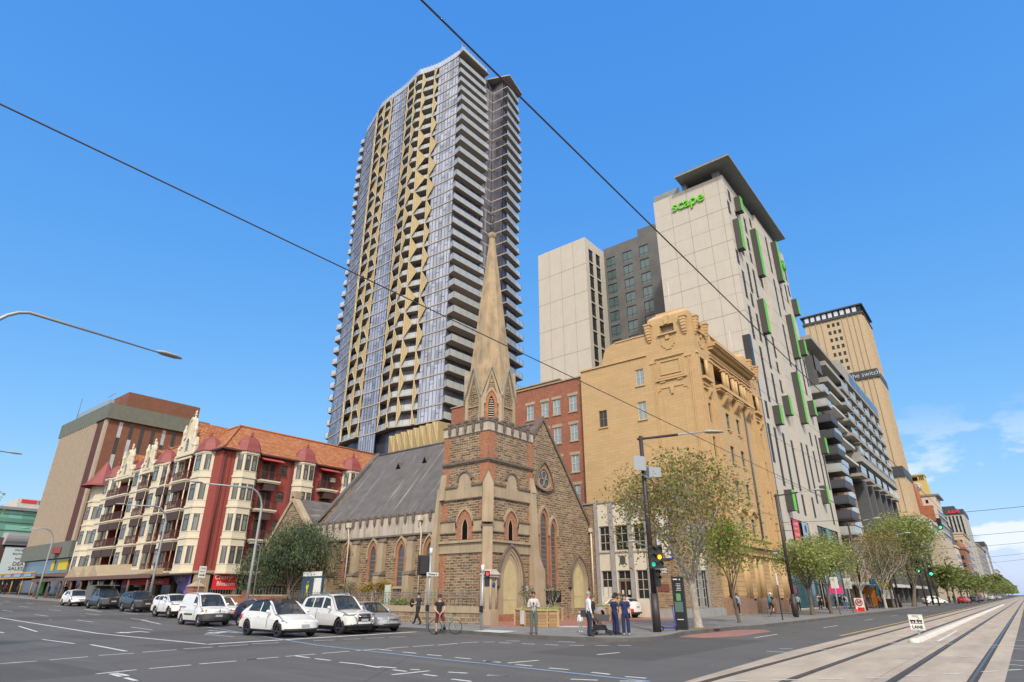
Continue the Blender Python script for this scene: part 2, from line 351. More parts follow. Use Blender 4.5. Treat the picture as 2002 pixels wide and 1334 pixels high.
# others
brickmat('shell_block', (.51, .345, .17), (.55, .38, .195), (.44, .29, .14), 1.05, .34, .016, bmp=.35, tone=-.25)
mat('shell_trim', (.55, .37, .185), .85, var=.1, vs=.6, streak=.18); mat('shell_granite', (.30, .185, .125), .6, var=.2, vs=3)
brickmat('hotel_brick', (.30, .085, .045), (.43, .15, .08), (.36, .22, .15), .24, .085, .010, third=(.17, .055, .035), tone=.1)
mat('cream_panel', (.50, .465, .405), .85, var=.05, vs=.5, fine=.03, streak=.10); mat('hall_cream', (.62, .57, .48), .8, var=.08); mat('grey_pier', (.30, .30, .30), .7)
mat('steel_window', (.42, .40, .36), .6); mat('brown_frame', (.22, .16, .11), .6); mat('dark_frame', (.06, .05, .045), .6); mat('white_frame', (.6, .58, .54), .6)
# ------------------------------------------------------------ ground and roads
def hz(y): return .02 * (min(max(y, 38), 140) - 38)
mb = MB(); ys = [-1200, 38, 60, 80, 100, 120, 140, 1500]; xs = [-1500, -200, 0, 60, 2600]
for i in range(len(xs) - 1):
 for j in range(len(ys) - 1):
  mb.quad((xs[i], ys[j], hz(ys[j])), (xs[i + 1], ys[j], hz(ys[j])), (xs[i + 1], ys[j + 1], hz(ys[j + 1])), (xs[i], ys[j + 1], hz(ys[j + 1])))
mb.build('ground', M['asphalt'], kind='structure', weld=True)
# pavement: kerb line from Pulteney round the corner and along the terrace
kerb = [(25.3, 140), (25.3, 100), (25.3, 60), (25.3, 38), (25.2, 26.2), (24.95, 23.6), (24.65, 21.5), (24.3, 19.5), (24.2, 18), (24.2, 16.5), (24.45, 15.2), (24.8, 14.2), (25.4, 13.5), (26.6, 13.15), (28.3, 13.25), (31, 13.8), (37, 13.65), (38.6, 13.45), (40.3, 13.15), (60, 13.0), (200, 12.9), (700, 12.9)]
inner = [(x + 14 if y > 40 else max(x + 6, 30), y) for x, y in kerb]
mb = MB(); km = MB()
back = [(80, 140), (80, 100), (80, 60), (80, 38)] + [(81, 36)] * 12 + [(82, 36), (83, 35), (84, 35), (86, 35), (90, 35), (200, 35), (700, 35)]
back = back[:len(kerb)]
while len(back) < len(kerb): back.append(back[-1])
back = [(80, 140), (80, 100), (80, 60), (80, 38), (80, 37)] + [(80, 36)] * (len(kerb) - 8) + [(80, 35), (200, 35), (700, 35)]
Zp = .15
for i in range(len(kerb) - 1):
 a, b2, c2, d2 = kerb[i], kerb[i + 1], back[i + 1], back[i]
 mb.add([(a[0], a[1], Zp + hz(a[1])), (b2[0], b2[1], Zp + hz(b2[1])), (c2[0], c2[1], Zp + hz(c2[1])), (d2[0], d2[1], Zp + hz(d2[1]))], [(0, 1, 2, 3)] if (c2 != d2) else [(0, 1, 2)], 0)
for y0, y1 in ((21, 38), (38, 140)):
 mb.hexa([(-12, y0, hz(y0) - .1), (4.7, y0, hz(y0) - .1), (4.7, y1, hz(y1) - .1), (-12, y1, hz(y1) - .1), (-12, y0, hz(y0) + .15), (4.7, y0, hz(y0) + .15), (4.7, y1, hz(y1) + .15), (-12, y1, hz(y1) + .15)])
mb.build('pavement', M['paving'], kind='structure')
for i in range(len(kerb) - 1):
 a, b2 = Vector((*kerb[i], 0)), Vector((*kerb[i + 1], 0)); n_ = (b2 - a).normalized(); nn = Vector((n_.y, -n_.x, 0)) * .15
 za, zb = hz(a.y), hz(b2.y)
 if 26.2 < a.x < 31 and a.y < 14: top = .05
 else: top = Zp + .004
 P_ = [a + nn * -1, b2 + nn * -1, b2 - nn * -.0, a - nn * -.0]
 km.hexa([(a.x - nn.x * 0, a.y - nn.y * 0, za - .1), (b2.x, b2.y, zb - .1), (b2.x - nn.x, b2.y - nn.y, zb - .1), (a.x - nn.x, a.y - nn.y, za - .1),
             (a.x, a.y, za + Zp + .004), (b2.x, b2.y, zb + Zp + .004), (b2.x - nn.x, b2.y - nn.y, zb + Zp + .004), (a.x - nn.x, a.y - nn.y, za + Zp + .004)])
km.build('kerb', M['kerb_stone'], kind='structure')
mb = MB(); mb.slab([(29.9, 26.3), (29.4, 23.6), (29.9, 21.8), (33.2, 20.7), (37.5, 21.7), (48.2, 21.6), (48.2, 29.5), (33.9, 29.3), (32.5, 27.5)], Zp - .05, Zp + .006); mb.build('forecourt_paving', M['red_paving'], kind='structure')
mb = MB(); mb.slab([(24.85, 22.4), (26.2, 22.6), (26.2, 20.6), (24.6, 20.3)], Zp - .05, Zp + .008); mb.slab([(-.0, 0), (.001, 0), (0, .001)], -1, -.99)
mb.build('tactile_paving', M['pale_concrete'], kind='structure')
mb = MB(); mb.lathe([(0, 0), (.95, 0)], (31.6, 20.9, Zp + .012), 20); mb.build('paving_cover', M['pale_concrete'], kind='structure')
mb = MB(); mb.slab([(29.5, 13.4), (31.5, 13.65), (37.2, 13.4), (38.6, 12.3), (37, 11.4), (32, 11.4), (29.6, 12.2)], -.02, .006); mb.build('bay_paving', M['red_ramp'], kind='structure')
mb = MB(); mb.slab([(-60, .9), (900, .9), (900, 7.6), (40, 7.15), (24, 7.05), (14.7, 6.65), (-60, 6.6)], -.03, .008); mb.build('tram_track_slab', M['tram_concrete'], kind='structure')
mb = MB()
for y in (6.3, 4.87, 2.95, 1.5):
 mb.box(-60, 900, y - .035, y + .035, 0, .013, 0); mb.box(-60, 900, y + .035, y + .085, 0, .0115, 1); mb.box(-60, 900, y - .12, y - .035, 0, .011, 1)
mb.build('tram_rail', [M['steel_rail'], M['groove']], kind='structure')
MARKS = [[11.98,46.16,11.5,40.99,0.12],[10.33,29.89,9.98,25.46,0.13],[6.01,23.86,6.91,23.89,0.12],[7.26,24.0,8.38,24.23,0.12],[8.76,24.46,9.84,24.44,0.12],[10.16,24.59,11.38,24.74,0.12],[11.69,24.87,12.8,24.88,0.12],[13.06,24.94,14.27,24.96,0.12],[6.82,18.92,7.85,19.1,0.12],[8.17,19.13,9.3,19.14,0.12],[9.57,19.23,10.67,19.18,0.12],[11.01,19.31,11.41,19.31,0.12],[7.07,18.69,7.01,17.87,0.12],[7.2,18.75,7.18,17.9,0.12],[6.98,17.52,6.92,16.74,0.12],[19.62,48.77,18.8,43.68,0.12],[22.23,68.13,21.78,62.52,0.12],[28.61,80.14,28.56,73.37,0.12],[25.73,67.16,25.02,61.96,0.12],[11.04,19.32,12.14,19.3,0.12],[12.41,19.32,13.51,19.29,0.12],[13.8,19.32,14.94,19.3,0.12],[15.21,19.31,16.23,19.21,0.12],[16.48,19.18,17.5,19.08,0.12],[17.75,19.06,18.77,18.95,0.12],[18.8,18.8,20.03,18.83,0.12],[20.2,18.84,21.11,18.66,0.12],[21.12,18.41,21.59,18.18,0.12],[12.73,19.29,12.64,18.33,0.12],[12.6,17.96,12.56,17.11,0.12],[12.42,16.47,12.42,15.31,0.12],[12.34,15.19,12.23,14.42,0.12],[12.38,14.65,12.45,13.99,0.12],[12.12,13.75,12.08,13.18,0.12],[11.38,12.94,12.56,12.81,0.12],[12.45,13.43,12.57,13.19,0.12],[11.93,12.38,11.9,11.87,0.12],[12.66,12.22,12.8,11.68,0.12],[12.83,11.03,13.01,10.47,0.12],[11.72,11.2,11.7,10.56,0.12],[15.9,17.59,15.84,16.84,0.12],[15.73,16.19,15.7,15.49,0.12],[15.59,14.77,15.56,14.06,0.12],[15.37,13.39,15.4,12.74,0.12],[16.11,19.08,16.01,18.3,0.12],[17.21,24.82,18.05,24.42,0.12],[18.59,24.56,19.24,24.17,0.12],[19.68,24.33,20.4,23.87,0.12],[20.84,24.07,21.54,23.65,0.12],[14.56,25.21,15.58,24.87,0.12],[15.4,13.31,15.3,12.67,0.12],[12.78,10.99,13.01,10.46,0.12],[15.36,12.42,16.55,12.17,0.12],[15.18,11.99,15.16,11.37,0.12],[15.04,10.72,15.08,10.09,0.12],[13.47,8.97,13.71,8.37,0.12],[14.94,9.3,14.87,8.71,0.12],[14.72,8.2,14.74,7.64,0.12],[13.91,7.9,14.24,7.39,0.12],[19.26,11.74,20.45,11.54,0.12],[21.41,17.78,21.45,17.15,0.12],[22.34,18.16,22.65,17.65,0.12],[21.56,16.69,21.61,16.07,0.12],[21.7,15.64,21.84,15.05,0.12],[22.09,14.74,22.3,14.16,0.12],[22.63,13.85,22.85,13.37,0.12],[23.24,13.19,23.41,12.67,0.12],[23.43,16.18,23.52,15.36,0.12],[31.11,10.41,34.55,10.38,0.1],[43.06,10.18,46.6,10.11,0.1],[57.22,10.46,60.55,10.35,0.1],[70.18,10.47,72.61,10.3,0.1],[96.84,10.9,100.24,10.56,0.1],[25.68,7.74,25.71,7.26,0.1],[24.05,7.69,24.22,6.98,0.1],[30.72,6.39,30.87,5.39,0.1],[31.05,5.02,31.15,3.85,0.1],[24.19,3.7,24.13,3.24,0.1],[24.19,2.35,23.99,1.6,0.1],[25.88,2.32,25.8,1.61,0.1],[20.06,2.15,20.54,1.75,0.1],[19.02,2.82,19.51,2.44,0.1],[18.02,3.56,18.44,3.08,0.1],[17.1,4.36,17.46,3.9,0.1],[16.22,5.19,16.59,4.69,0.1],[15.43,6.01,15.73,5.55,0.1],[21.26,1.42,21.75,1.07,0.1],[22.22,0.92,22.69,0.62,0.1],[25.92,6.36,25.71,5.31,0.1],[25.65,0.95,25.6,0.57,0.1],[24.02,0.91,23.93,0.57,0.1],[36.58,0.97,36.62,0.61,0.1],[31.02,0.94,30.95,0.59,0.1],[31.05,2.37,30.99,1.42,0.1],[33.39,3.48,43.71,3.54,0.12],[31.54,5.1,32.56,0.6,0.16]]
mb = MB()
def stripe(mb, x0, y0, x1, y1, w, z=.004, m=0):
 a, b = Vector((x0, y0, 0)), Vector((x1, y1, 0)); d_ = (b - a).normalized(); n_ = Vector((-d_.y, d_.x, 0)) * w / 2
 zz = .016 if (.85 < (y0 + y1) / 2 < 7.2) else z
 mb.add([(*(a - n_).xy, hz(y0) + zz), (*(b - n_).xy, hz(y1) + zz), (*(b + n_).xy, hz(y1) + zz), (*(a + n_).xy, hz(y0) + zz)], [(0, 1, 2, 3)], m)
for s_ in MARKS: stripe(mb, *s_)
stripe(mb, 13.3, 26.4, 24.6, 26.25, .32); stripe(mb, 13.35, 26.4, 13.35, 38, .16)
for y in (38, 60, 80, 100): stripe(mb, 13.35, y, 13.35, y + (22 if y == 38 else 20), .16)
for x in (16.4, 19.8, 22.6):
 for k in range(9): stripe(mb, x, 30 + k * 9, x, 33 + k * 9, .1)
for x in (10.1, 6.6):
 for k in range(8): stripe(mb, x, 31 + k * 10, x, 35 + k * 10, .12)
def arrow(mb, x, y, zt=.006):     # left-turn arrow painted on the lane, pointing towards the stop line
 z = hz(y) + zt
 mb.add([(x - .09, y + 3.2, z + .004), (x + .09, y + 3.2, z + .004), (x + .09, y, z), (x - .09, y, z)], [(0, 1, 2, 3)])
 mb.add([(x - .09, y + .9, z), (x - .8, y + .5, z), (x - .8, y + 1.0, z), (x - .09, y + 1.3, z)], [(0, 1, 2, 3)])
 mb.add([(x - .8, y + .1, z), (x - 1.4, y + .75, z), (x - .8, y + 1.4, z)], [(0, 1, 2)])
for x, y in ((15.4, 37), (18.2, 33), (15.2, 52), (18.4, 56), (21.4, 50), (15.3, 66), (21.4, 66)): arrow(mb, x, y)
mb.build('road_marking', M['line_paint'], kind='structure')
mb = MB()
for a_, b_ in (((19.6, 40), (19.11, 36.11)), ((19.11, 36.11), (15.8, 22.49)), ((15.8, 22.49), (14.92, 14.56)), ((14.92, 14.56), (14.7, 11.69)), ((14.7, 11.69), (14.25, 7.3))): stripe(mb, *a_, *b_, .13, .0065)
mb.build('blue_guide_line', M['blue_paint'], kind='structure')
mb = MB(); stripe(mb, 35, 7.6, 400, 7.8, .12, .012); mb.build('yellow_line', M['yellow_paint'], kind='structure')
# ============================================================ THE CHURCH
ch = empty('church', (34, 29.44, .15), 'brown bluestone church with a buttressed corner tower and tall pale spire', 'church')
FW = Face('x', 34.0); FS = Face('y', 29.44)
TX0, TX1, TY0, TY1 = 34.0, 39.6, 29.44, 34.2
BS, BR, RS, PR, DM = M['bluestone'], M['church_brick'], M['render_stone'], M['pale_render'], M['dark_moulding']
# tower walls with real openings
wn = [(31.33, 31.90, 5.72, 6.75)]; sn = [(36.38, 36.92, 5.72, 6.75)]
mb = MB()
FW.wall(mb, TY0, TY1, .1, 13.7, wn, 0, 0, .5); FS.wall(mb, TX0, TX1, .1, 13.7, sn + [(35.62, 37.55, .6, 3.4)], 0, 0, .5)
Face('x', TX1, 1).wall(mb, TY0, TY1, .1, 13.7, []); Face('y', TY1, 1).wall(mb, TX0, TX1, .1, 13.7, [])
mb.build('tower_wall', BS, ch)
def pointed_fill(F, mb, u0, u1, zs, zt, d, m=0):      # masonry spandrels closing a square opening to a pointed head
 pts = arch(u0, u1, zs, zs, zt)[1:-1]; n = len(pts)
 for k in range(n - 1):
  (ua, za), (ub, zb) = pts[k], pts[k + 1]
  mb.quad(F.P(ua, zt, d), F.P(ub, zt, d), F.P(ub, zb, d), F.P(ua, za, d), m)
  mb.quad(F.P(ua, za, d), F.P(ub, zb, d), F.P(ub, zb, d - .3), F.P(ua, za, d - .3), m)
def gothic(F, parent, u0, u1, z0, zs, zt, pane=None, ow=.28, d=.1, tracery=False, name='window', surround=None, hood=True):
 """pointed window: brick surround standing proud, hood mould, leaded light"""
 mb = MB(); o = arch(u0 - ow, u1 + ow, z0 - .05, zs, zt + ow * 1.5); i = arch(u0, u1, z0 - .05, zs, zt)
 F.ring(mb, o, i, -.02, d, 0)
 if hood:
  o2 = arch(u0 - ow - .12, u1 + ow + .12, zs - .3, zs, zt + ow * 1.5 + .2); i2 = arch(u0 - ow, u1 + ow, zs - .3, zs, zt + ow * 1.5 + .003)
  F.ring(mb, o2, i2, -.02, d + .12, 1)
 w_ = mb.build(name, [surround or BR, RS], parent)
 g = MB(); F.poly(g, arch(u0, u1, z0, zs, zt), .012); g.build('pane', pane or M['lead_glass'], w_)
 s = MB(); F.box(s, u0 - ow - .05, u1 + ow + .05, z0 - .22, z0 - .05, 0, d + .1)
 k = int((zs - z0) / .35)
 for q in range(1, k + 1): F.box(s, u0, u1, z0 + q * .35 - .012, z0 + q * .35 + .012, .014, .03)
 s.build('sill', RS, w_)
 return w_
# louvred tower lights: dark void, brick reveal, pale inner frame
for F, u0, u1 in ((FW, 31.33, 31.90), (FS, 36.38, 36.92)):
 mb = MB(); F.ring(mb, arch(u0 - .5, u1 + .5, 5.6, 6.5, 7.75), arch(u0 - .08, u1 + .08, 5.6, 6.45, 7.22), -.05, .06, 0)
 F.ring(mb, arch(u0 - .62, u1 + .62, 6.9, 6.6, 7.95), arch(u0 - .5, u1 + .5, 6.9, 6.6, 7.753), -.05, .16, 1)
 w_ = mb.build('tower_window', [BR, RS], ch)
 g = MB(); F.poly(g, arch(u0 - .08, u1 + .08, 5.6, 6.45, 7.22), .015); g.build('pane', M['dark_void'], w_)
 g = MB(); F.ring(g, arch(u0 - .08, u1 + .08, 5.62, 6.45, 7.22), arch(u0 + .02, u1 - .02, 5.62, 6.42, 7.1), .01, .05); g.build('window_frame', RS, w_)
# bands and mouldings on both faces
for F, a, b in ((FW, TY0, TY1), (FS, TX0, TX1)):
 mb = MB()
 F.box(mb, a + .25, b - .1, 8.6, 9.48, 0, .07, 0)          # tall cream band
 c0 = a + (2.3 if F is FW else 2.75)
 o = [(c0 - .62, 9.3), (c0 - .62, 9.95)] + [(c0 - .62 * math.cos(math.pi * k / 12), 9.95 + .62 * math.sin(math.pi * k / 12)) for k in range(1, 12)] + [(c0 + .62, 9.95), (c0 + .62, 9.3)]
 F.pprism(mb, o, -.02, .075, 0)
 F.ring(mb, [(c0 + (u - c0) * 1.22, z + (.08 if z > 9.9 else 0)) for u, z in o[1:-1]], o[1:-1], -.02, .17, 1)
 F.box(mb, a - .02, c0 - .75, 9.46, 9.6, -.02, .17, 1); F.box(mb, c0 + .75, b + .02, 9.46, 9.6, -.02, .17, 1)
 F.box(mb, a + .2, b - .1, 8.52, 8.6, 0, .12, 1)
 g0 = c0 - .9; g1 = c0 + .9
 for l, r in ((a + .2, g0 + .05), (g1 - .05, b - .05)):
  F.box(mb, l, r, 6.15, 6.95, 0, .05, 0); F.box(mb, l, r, 6.95, 7.03, 0, .13, 1); F.box(mb, l, r, 6.07, 6.15, 0, .10, 1)
 F.box(mb, a + .0, b + .02, 5.38, 5.56, 0, .20, 0); F.box(mb, a + .05, b - .02, 4.75, 5.38, 0, .05, 0); F.box(mb, a + .05, b - .02, 4.67, 4.75, 0, .10, 0)
 F.box(mb, a - .06, b + .06, 11.28, 11.44, -.05, .16, 1); F.box(mb, a - .03, b + .03, 11.18, 11.28, -.05, .10, 1)
 mb.build('string_course', [RS, DM], ch)
 # brick quoins
 mb = MB()
 for k in range(int((13.7 - 9.6) / .3)):
  z = 9.6 + k * .3; wq = (1.0 if F is FW else 1.0) * (1 if k % 2 else .8)
  F.box(mb, a, a + wq, z, z + .297, 0, .012 + .002 * (k % 2)); F.box(mb, b - wq * .8, b, z, z + .297, 0, .012 + .002 * (k % 2))
 for k in range(int(8.4 / .3)):
  z = .2 + k * .3
  if 4.4 < z < 5.7 or z > 8.2 or 5.85 < z < 7.0: continue
  q = .62 if k % 2 else .45
  F.box(mb, a + .2, a + q + .2, z, z + .297, 0, .014 + .002 * (k % 2)); F.box(mb, b - q - .1, b - .1, z, z + .297, 0, .014 + .002 * (k % 2))
 mb.build('quoin', BR, ch)
# battlements
mb = MB()
for F, a, b in ((FW, TY0, TY1), (FS, TX0, TX1), (Face('x', TX1, 1), TY0, TY1), (Face('y', TY1, 1), TX0, TX1)):
 ew = F.a == 'x'; e1, e2, e3 = (-.35, -.42, -.2) if ew else (.06, .14, .03)
 F.box(mb, a - e1, b + e1, 13.6, 14.32, -.35, .06, 0)
 F.box(mb, a - e2, b + e2, 14.32, 14.44, -.42, .14, 1); F.box(mb, a - e3, b + e3, 13.52, 13.6, -.2, .03, 1)
 n = 5; L = b - a
 for k in range(n):
  c = a + L * (k + .75) / (n + .5)
  F.box(mb, c - .13, c + .13, 13.85, 14.60, -.1, .17, 1); F.box(mb, c - .09, c + .09, 13.68, 13.85, -.1, .14, 1); F.box(mb, c - .18, c + .18, 14.5, 14.66, -.2, .22, 1)
mb.build('battlement', [PR, M['dark_moulding']], ch)
mb = MB(); mb.box(TX0 + .1, TX1 - .1, TY0 + .1, TY1 - .1, 13.9, 14.1); mb.build('tower_roof', M['slate_roof'], ch)
# diagonal corner buttress, three stages
def diag(mb, cx_, cy_, w0, dp, z0, z1, m, cap=0):
 a = Vector((-.7071, -.7071, 0)); p = Vector((.7071, -.7071, 0)); c = Vector((cx_, cy_, 0)); b = c - a * .5
 pts = [b - p * w0 / 2, b + p * w0 / 2, c + a * dp + p * w0 / 2, c + a * dp - p * w0 / 2]
 q = [Vector((x.x, x.y, z0)) for x in pts] + [Vector((x.x, x.y, z1)) for x in pts]
 if cap: q[6].z -= cap; q[7].z -= cap
 mb.hexa(q, m)
mb = MB(); diag(mb, 34, 29.44, .82, .42, 6.7, 9.5, 0, 0); diag(mb, 34, 29.44, .9, .5, 6.35, 6.62, 1, .1); diag(mb, 34, 29.44, .72, .52, 3.4, 6.35, 0); diag(mb, 34, 29.44, .86, .66, 3.2, 3.45, 1, .1); diag(mb, 34, 29.44, .95, .75, .1, 3.2, 0)
a = Vector((-.7071, -.7071, 0)); p = Vector((.7071, -.7071, 0)); c = Vector((34, 29.44, 0)) + a * .42
mb.prism([c - p * .41 + Vector((0, 0, 9.5)), c + p * .41 + Vector((0, 0, 9.5)), c + Vector((0, 0, 10.4))], -a * .8, 0)
mb.prism([c - p * .47 + Vector((0, 0, 9.52)), c - p * .40 + Vector((0, 0, 9.5)), c + Vector((0, 0, 10.38)), c + p * .40 + Vector((0, 0, 9.5)), c + p * .47 + Vector((0, 0, 9.52)), c + Vector((0, 0, 10.56))], -a * .8 + a * .05, 1)
mb.build('buttress', [RS, DM], ch)
# buttress at the north end of the west face and east end of the south face
mb = MB()
mb.hexa([(33.45, 34.2, .1), (34.3, 34.2, .1), (34.3, 35.2, .1), (33.45, 35.2, .1), (33.6, 34.2, 6.3), (34.3, 34.2, 6.3), (34.3, 34.7, 6.3), (33.6, 34.7, 6.3)], 0)
mb.hexa([(33.6, 34.2, 6.3), (34.3, 34.2, 6.3), (34.3, 34.7, 6.3), (33.6, 34.7, 6.3), (33.75, 34.2, 9.5), (34.3, 34.2, 9.5), (34.3, 34.45, 9.5), (33.75, 34.45, 9.5)], 0)
mb.hexa([(33.7, 33.75, 8.6), (34.3, 33.75, 8.6), (34.3, 34.45, 8.6), (33.7, 34.45, 8.6), (33.95, 33.75, 10.6), (34.3, 33.75, 10.6), (34.3, 34.3, 10.6), (33.95, 34.3, 10.6)], 0)
mb.build('buttress', [RS], ch)
mb = MB()
mb.hexa([(39.0, 28.95, .1), (40.45, 28.95, .1), (40.45, 29.7, .1), (39.0, 29.7, .1), (39.0, 28.98, 3.55), (40.45, 28.98, 3.55), (40.45, 29.7, 3.55), (39.0, 29.7, 3.55)], 0)
mb.hexa([(39.0, 28.98, 3.55), (40.45, 28.98, 3.55), (40.45, 29.7, 3.55), (39.0, 29.7, 3.55), (39.0, 29.05, 4.6), (39.85, 29.05, 4.6), (39.85, 29.7, 4.6), (39.0, 29.7, 4.6)], 0)
mb.hexa([(39.0, 29.05, 4.6), (39.85, 29.05, 4.6), (39.85, 29.7, 4.6), (39.0, 29.7, 4.6), (39.05, 29.2, 9.4), (39.72, 29.2, 9.4), (39.72, 29.7, 9.4), (39.05, 29.7, 9.4)], 0)
mb.hexa([(39.05, 29.15, 9.4), (39.78, 29.15, 9.4), (39.78, 29.7, 9.4), (39.05, 29.7, 9.4), (39.2, 29.42, 10.6), (39.7, 29.42, 10.6), (39.7, 29.7, 10.6), (39.2, 29.7, 10.6)], 0)
mb.build('buttress', [RS], ch)
# tower door
def door(F, u0, u1, z0, zs, zt, ow, steps=0):
 mb = MB()
 for k, (e, dd) in enumerate(((ow, .10), (ow * .72, .05), (ow * .42, .0))):
  e2 = ow * (.72, .42, .0)[k]
  F.ring(mb, arch(u0 - e, u1 + e, z0 - .4, zs, zt + e * 1.35), arch(u0 - e2, u1 + e2, z0 - .4, zs, zt + e2 * 1.35), -.02 - .12 * k, dd + .05 - .01 * k, 0)
 F.ring(mb, arch(u0 - ow - .12, u1 + ow + .12, zs - .2, zs, zt + ow * 1.35 + .22), arch(u0 - ow, u1 + ow, zs - .2, zs, zt + ow * 1.35 + .004), -.02, .24, 1)
 for s_ in (u0 - ow - .14, u1 + ow + .14): F.box(mb, s_ - .14, s_ + .14, zs - .48, zs - .2, -.02, .26, 1)
 q = mb.build('doorway', [RS, DM], ch)
 g = MB(); F.poly(g, arch(u0, u1, z0, zs, zt), .012)
 n = max(4, int((u1 - u0) / .16))
 for k in range(1, n):
  u = u0 + (u1 - u0) * k / n; top = zs + (zt - zs) * (1 - (abs(u - (u0 + u1) / 2) / ((u1 - u0) / 2)) ** 1.7) - .04
  F.box(g, u - .012, u + .012, z0, top, .012, .03 + (.02 if k == n // 2 else 0))
 F.box(g, u0 + .03, u1 - .03, z0 + .95, z0 + 1.05, .014, .034)
 dr = g.build('door', M['cream_door'], q)
door(FS, 35.86, 37.40, .55, 2.9, 4.3, .62)
mb = MB()
for k in range(3): mb.box(35.0 - k * .1, 38.4 + k * .1, 29.3 - .32 * (3 - k) + .0, 29.4 - .32 * (2 - k), .1, .15 + .14 * (k + 1) if k < 3 else 0)
mb.build('step', M['church_brick'], ch)
mb = MB(); FS.box(mb, 38.32, 38.78, 2.05, 2.45, 0, .05); mb.build('plaque', M['pale_concrete'], ch)
# belfry octagon
CX_, CY_ = 36.8, 31.82
def octp(r, z, off=22.5): return [(CX_ + r * math.cos(R(off + 45 * k)), CY_ + r * math.sin(R(off + 45 * k)), z) for k in range(8)]
ro = 1.95 / math.cos(R(22.5))
mb = MB(); A_ = octp(ro, 13.9, 3.5); B_ = octp(ro, 17.3, 3.5)
EDG = 3.5   # octagon turned slightly so that a flat faces the street corner
A_ = octp(ro, 13.9, 22.5); B_ = octp(ro, 17.2, 22.5)
# orientation: flats face the corner of the tower
mb.add(A_ + B_, [(i, (i + 1) % 8, 8 + (i + 1) % 8, 8 + i) for i in range(8)], 0)
mb.build('belfry', BS, ch)
def panel_axes(k):
 q = R(45 * k); n = Vector((math.cos(q), math.sin(q), 0)); return n, Vector((-n.y, n.x, 0))
mbp = MB(); mg = MB(); mbr = MB(); ml = MB(); mv = MB()
wf = 2 * 1.95 * math.tan(R(22.5))
for k in range(8):
 n, u = panel_axes(k); c = Vector((CX_, CY_, 0)) + n * 1.95
 def P3(a, z, d): return c + u * a + n * d + Vector((0, 0, z))
 # corner shafts
 for sgn in (-1, 1):
  a0 = sgn * wf / 2; a1 = sgn * (wf / 2 - .22)
  mbp.prism([P3(a0, 13.9, -.05), P3(a1, 13.9, -.05), P3(a1, 13.9, .12), P3(a0 * 1.06, 13.9, .14)], (0, 0, 3.2))
 # gablet: triangular stone panel with raking mould
 mg.prism([P3(-wf / 2, 17.1, -.6), P3(wf / 2, 17.1, -.6), P3(0, 19.15, -.6)], n * .62, 0)
 for sgn in (-1, 1):
  mbp.prism([P3(sgn * wf / 2, 16.7, .0), P3(sgn * (wf / 2 - .26), 16.7, 0), P3(0, 18.75, 0), P3(0, 19.3, 0)], n * .12)
  mv.prism([P3(sgn * (wf / 2 + .06), 16.75, -.25), P3(sgn * (wf / 2 + .10), 17.0, -.25), P3(0, 19.62, -.25), P3(0, 19.36, -.25)], n * .50)
 if k % 2 == 1:   # louvred light with brick surround
  o_ = arch(-.48, .48, 14.1, 16.3, 17.35); i_ = arch(-.24, .24, 14.1, 16.1, 16.9); N = len(o_)
  vs_ = [P3(a, z, -.02) for a, z in o_] + [P3(a, z, -.02) for a, z in i_] + [P3(a, z, .07) for a, z in o_] + [P3(a, z, .07) for a, z in i_]
  mbr.add(vs_, [(2 * N + q, 2 * N + q + 1, 3 * N + q + 1, 3 * N + q) for q in range(N - 1)] + [(q, q + 1, 2 * N + q + 1, 2 * N + q) for q in range(N - 1)] + [(N + q, 3 * N + q, 3 * N + q + 1, N + q + 1) for q in range(N - 1)])
  o2 = arch(-.60, .60, 16.2, 16.3, 17.62); i2 = arch(-.48, .48, 16.2, 16.3, 17.36); N = len(o2)
  vs_ = [P3(a, z, -.02) for a, z in o2] + [P3(a, z, -.02) for a, z in i2] + [P3(a, z, .14) for a, z in o2] + [P3(a, z, .14) for a, z in i2]
  mbp.add(vs_, [(2 * N + q, 2 * N + q + 1, 3 * N + q + 1, 3 * N + q) for q in range(N - 1)] + [(q, q + 1, 2 * N + q + 1, 2 * N + q) for q in range(N - 1)] + [(N + q, 3 * N + q, 3 * N + q + 1, N + q + 1) for q in range(N - 1)])
  ml.add([P3(a, z, .006) for a, z in i_], [tuple(range(len(i_)))], 1)
  for q in range(13):
   z = 14.35 + q * .19; hw_ = .22 if z < 16.1 else .22 * max(.2, 1 - (z - 16.1) / .9)
   ml.prism([P3(-hw_, z, .0), P3(hw_, z, .0), P3(hw_, z - .07, .07), P3(-hw_, z - .07, .07)], (0, 0, .03), 0)
 else:
  mbp.prism([P3(-wf / 2 + .2, 16.0, 0), P3(wf / 2 - .2, 16.0, 0), P3(wf / 2 - .2, 16.1, 0), P3(-wf / 2 + .2, 16.1, 0)], n * .1)
mg.build('gablet', BS, ch); mbp.build('belfry_shaft', RS, ch); mv.build('gablet_moulding', M['spire_moulding'], ch); mbr.build('belfry_surround', BR, ch); ml.build('louvre', [M['louvre'], M['dark_void']], ch)
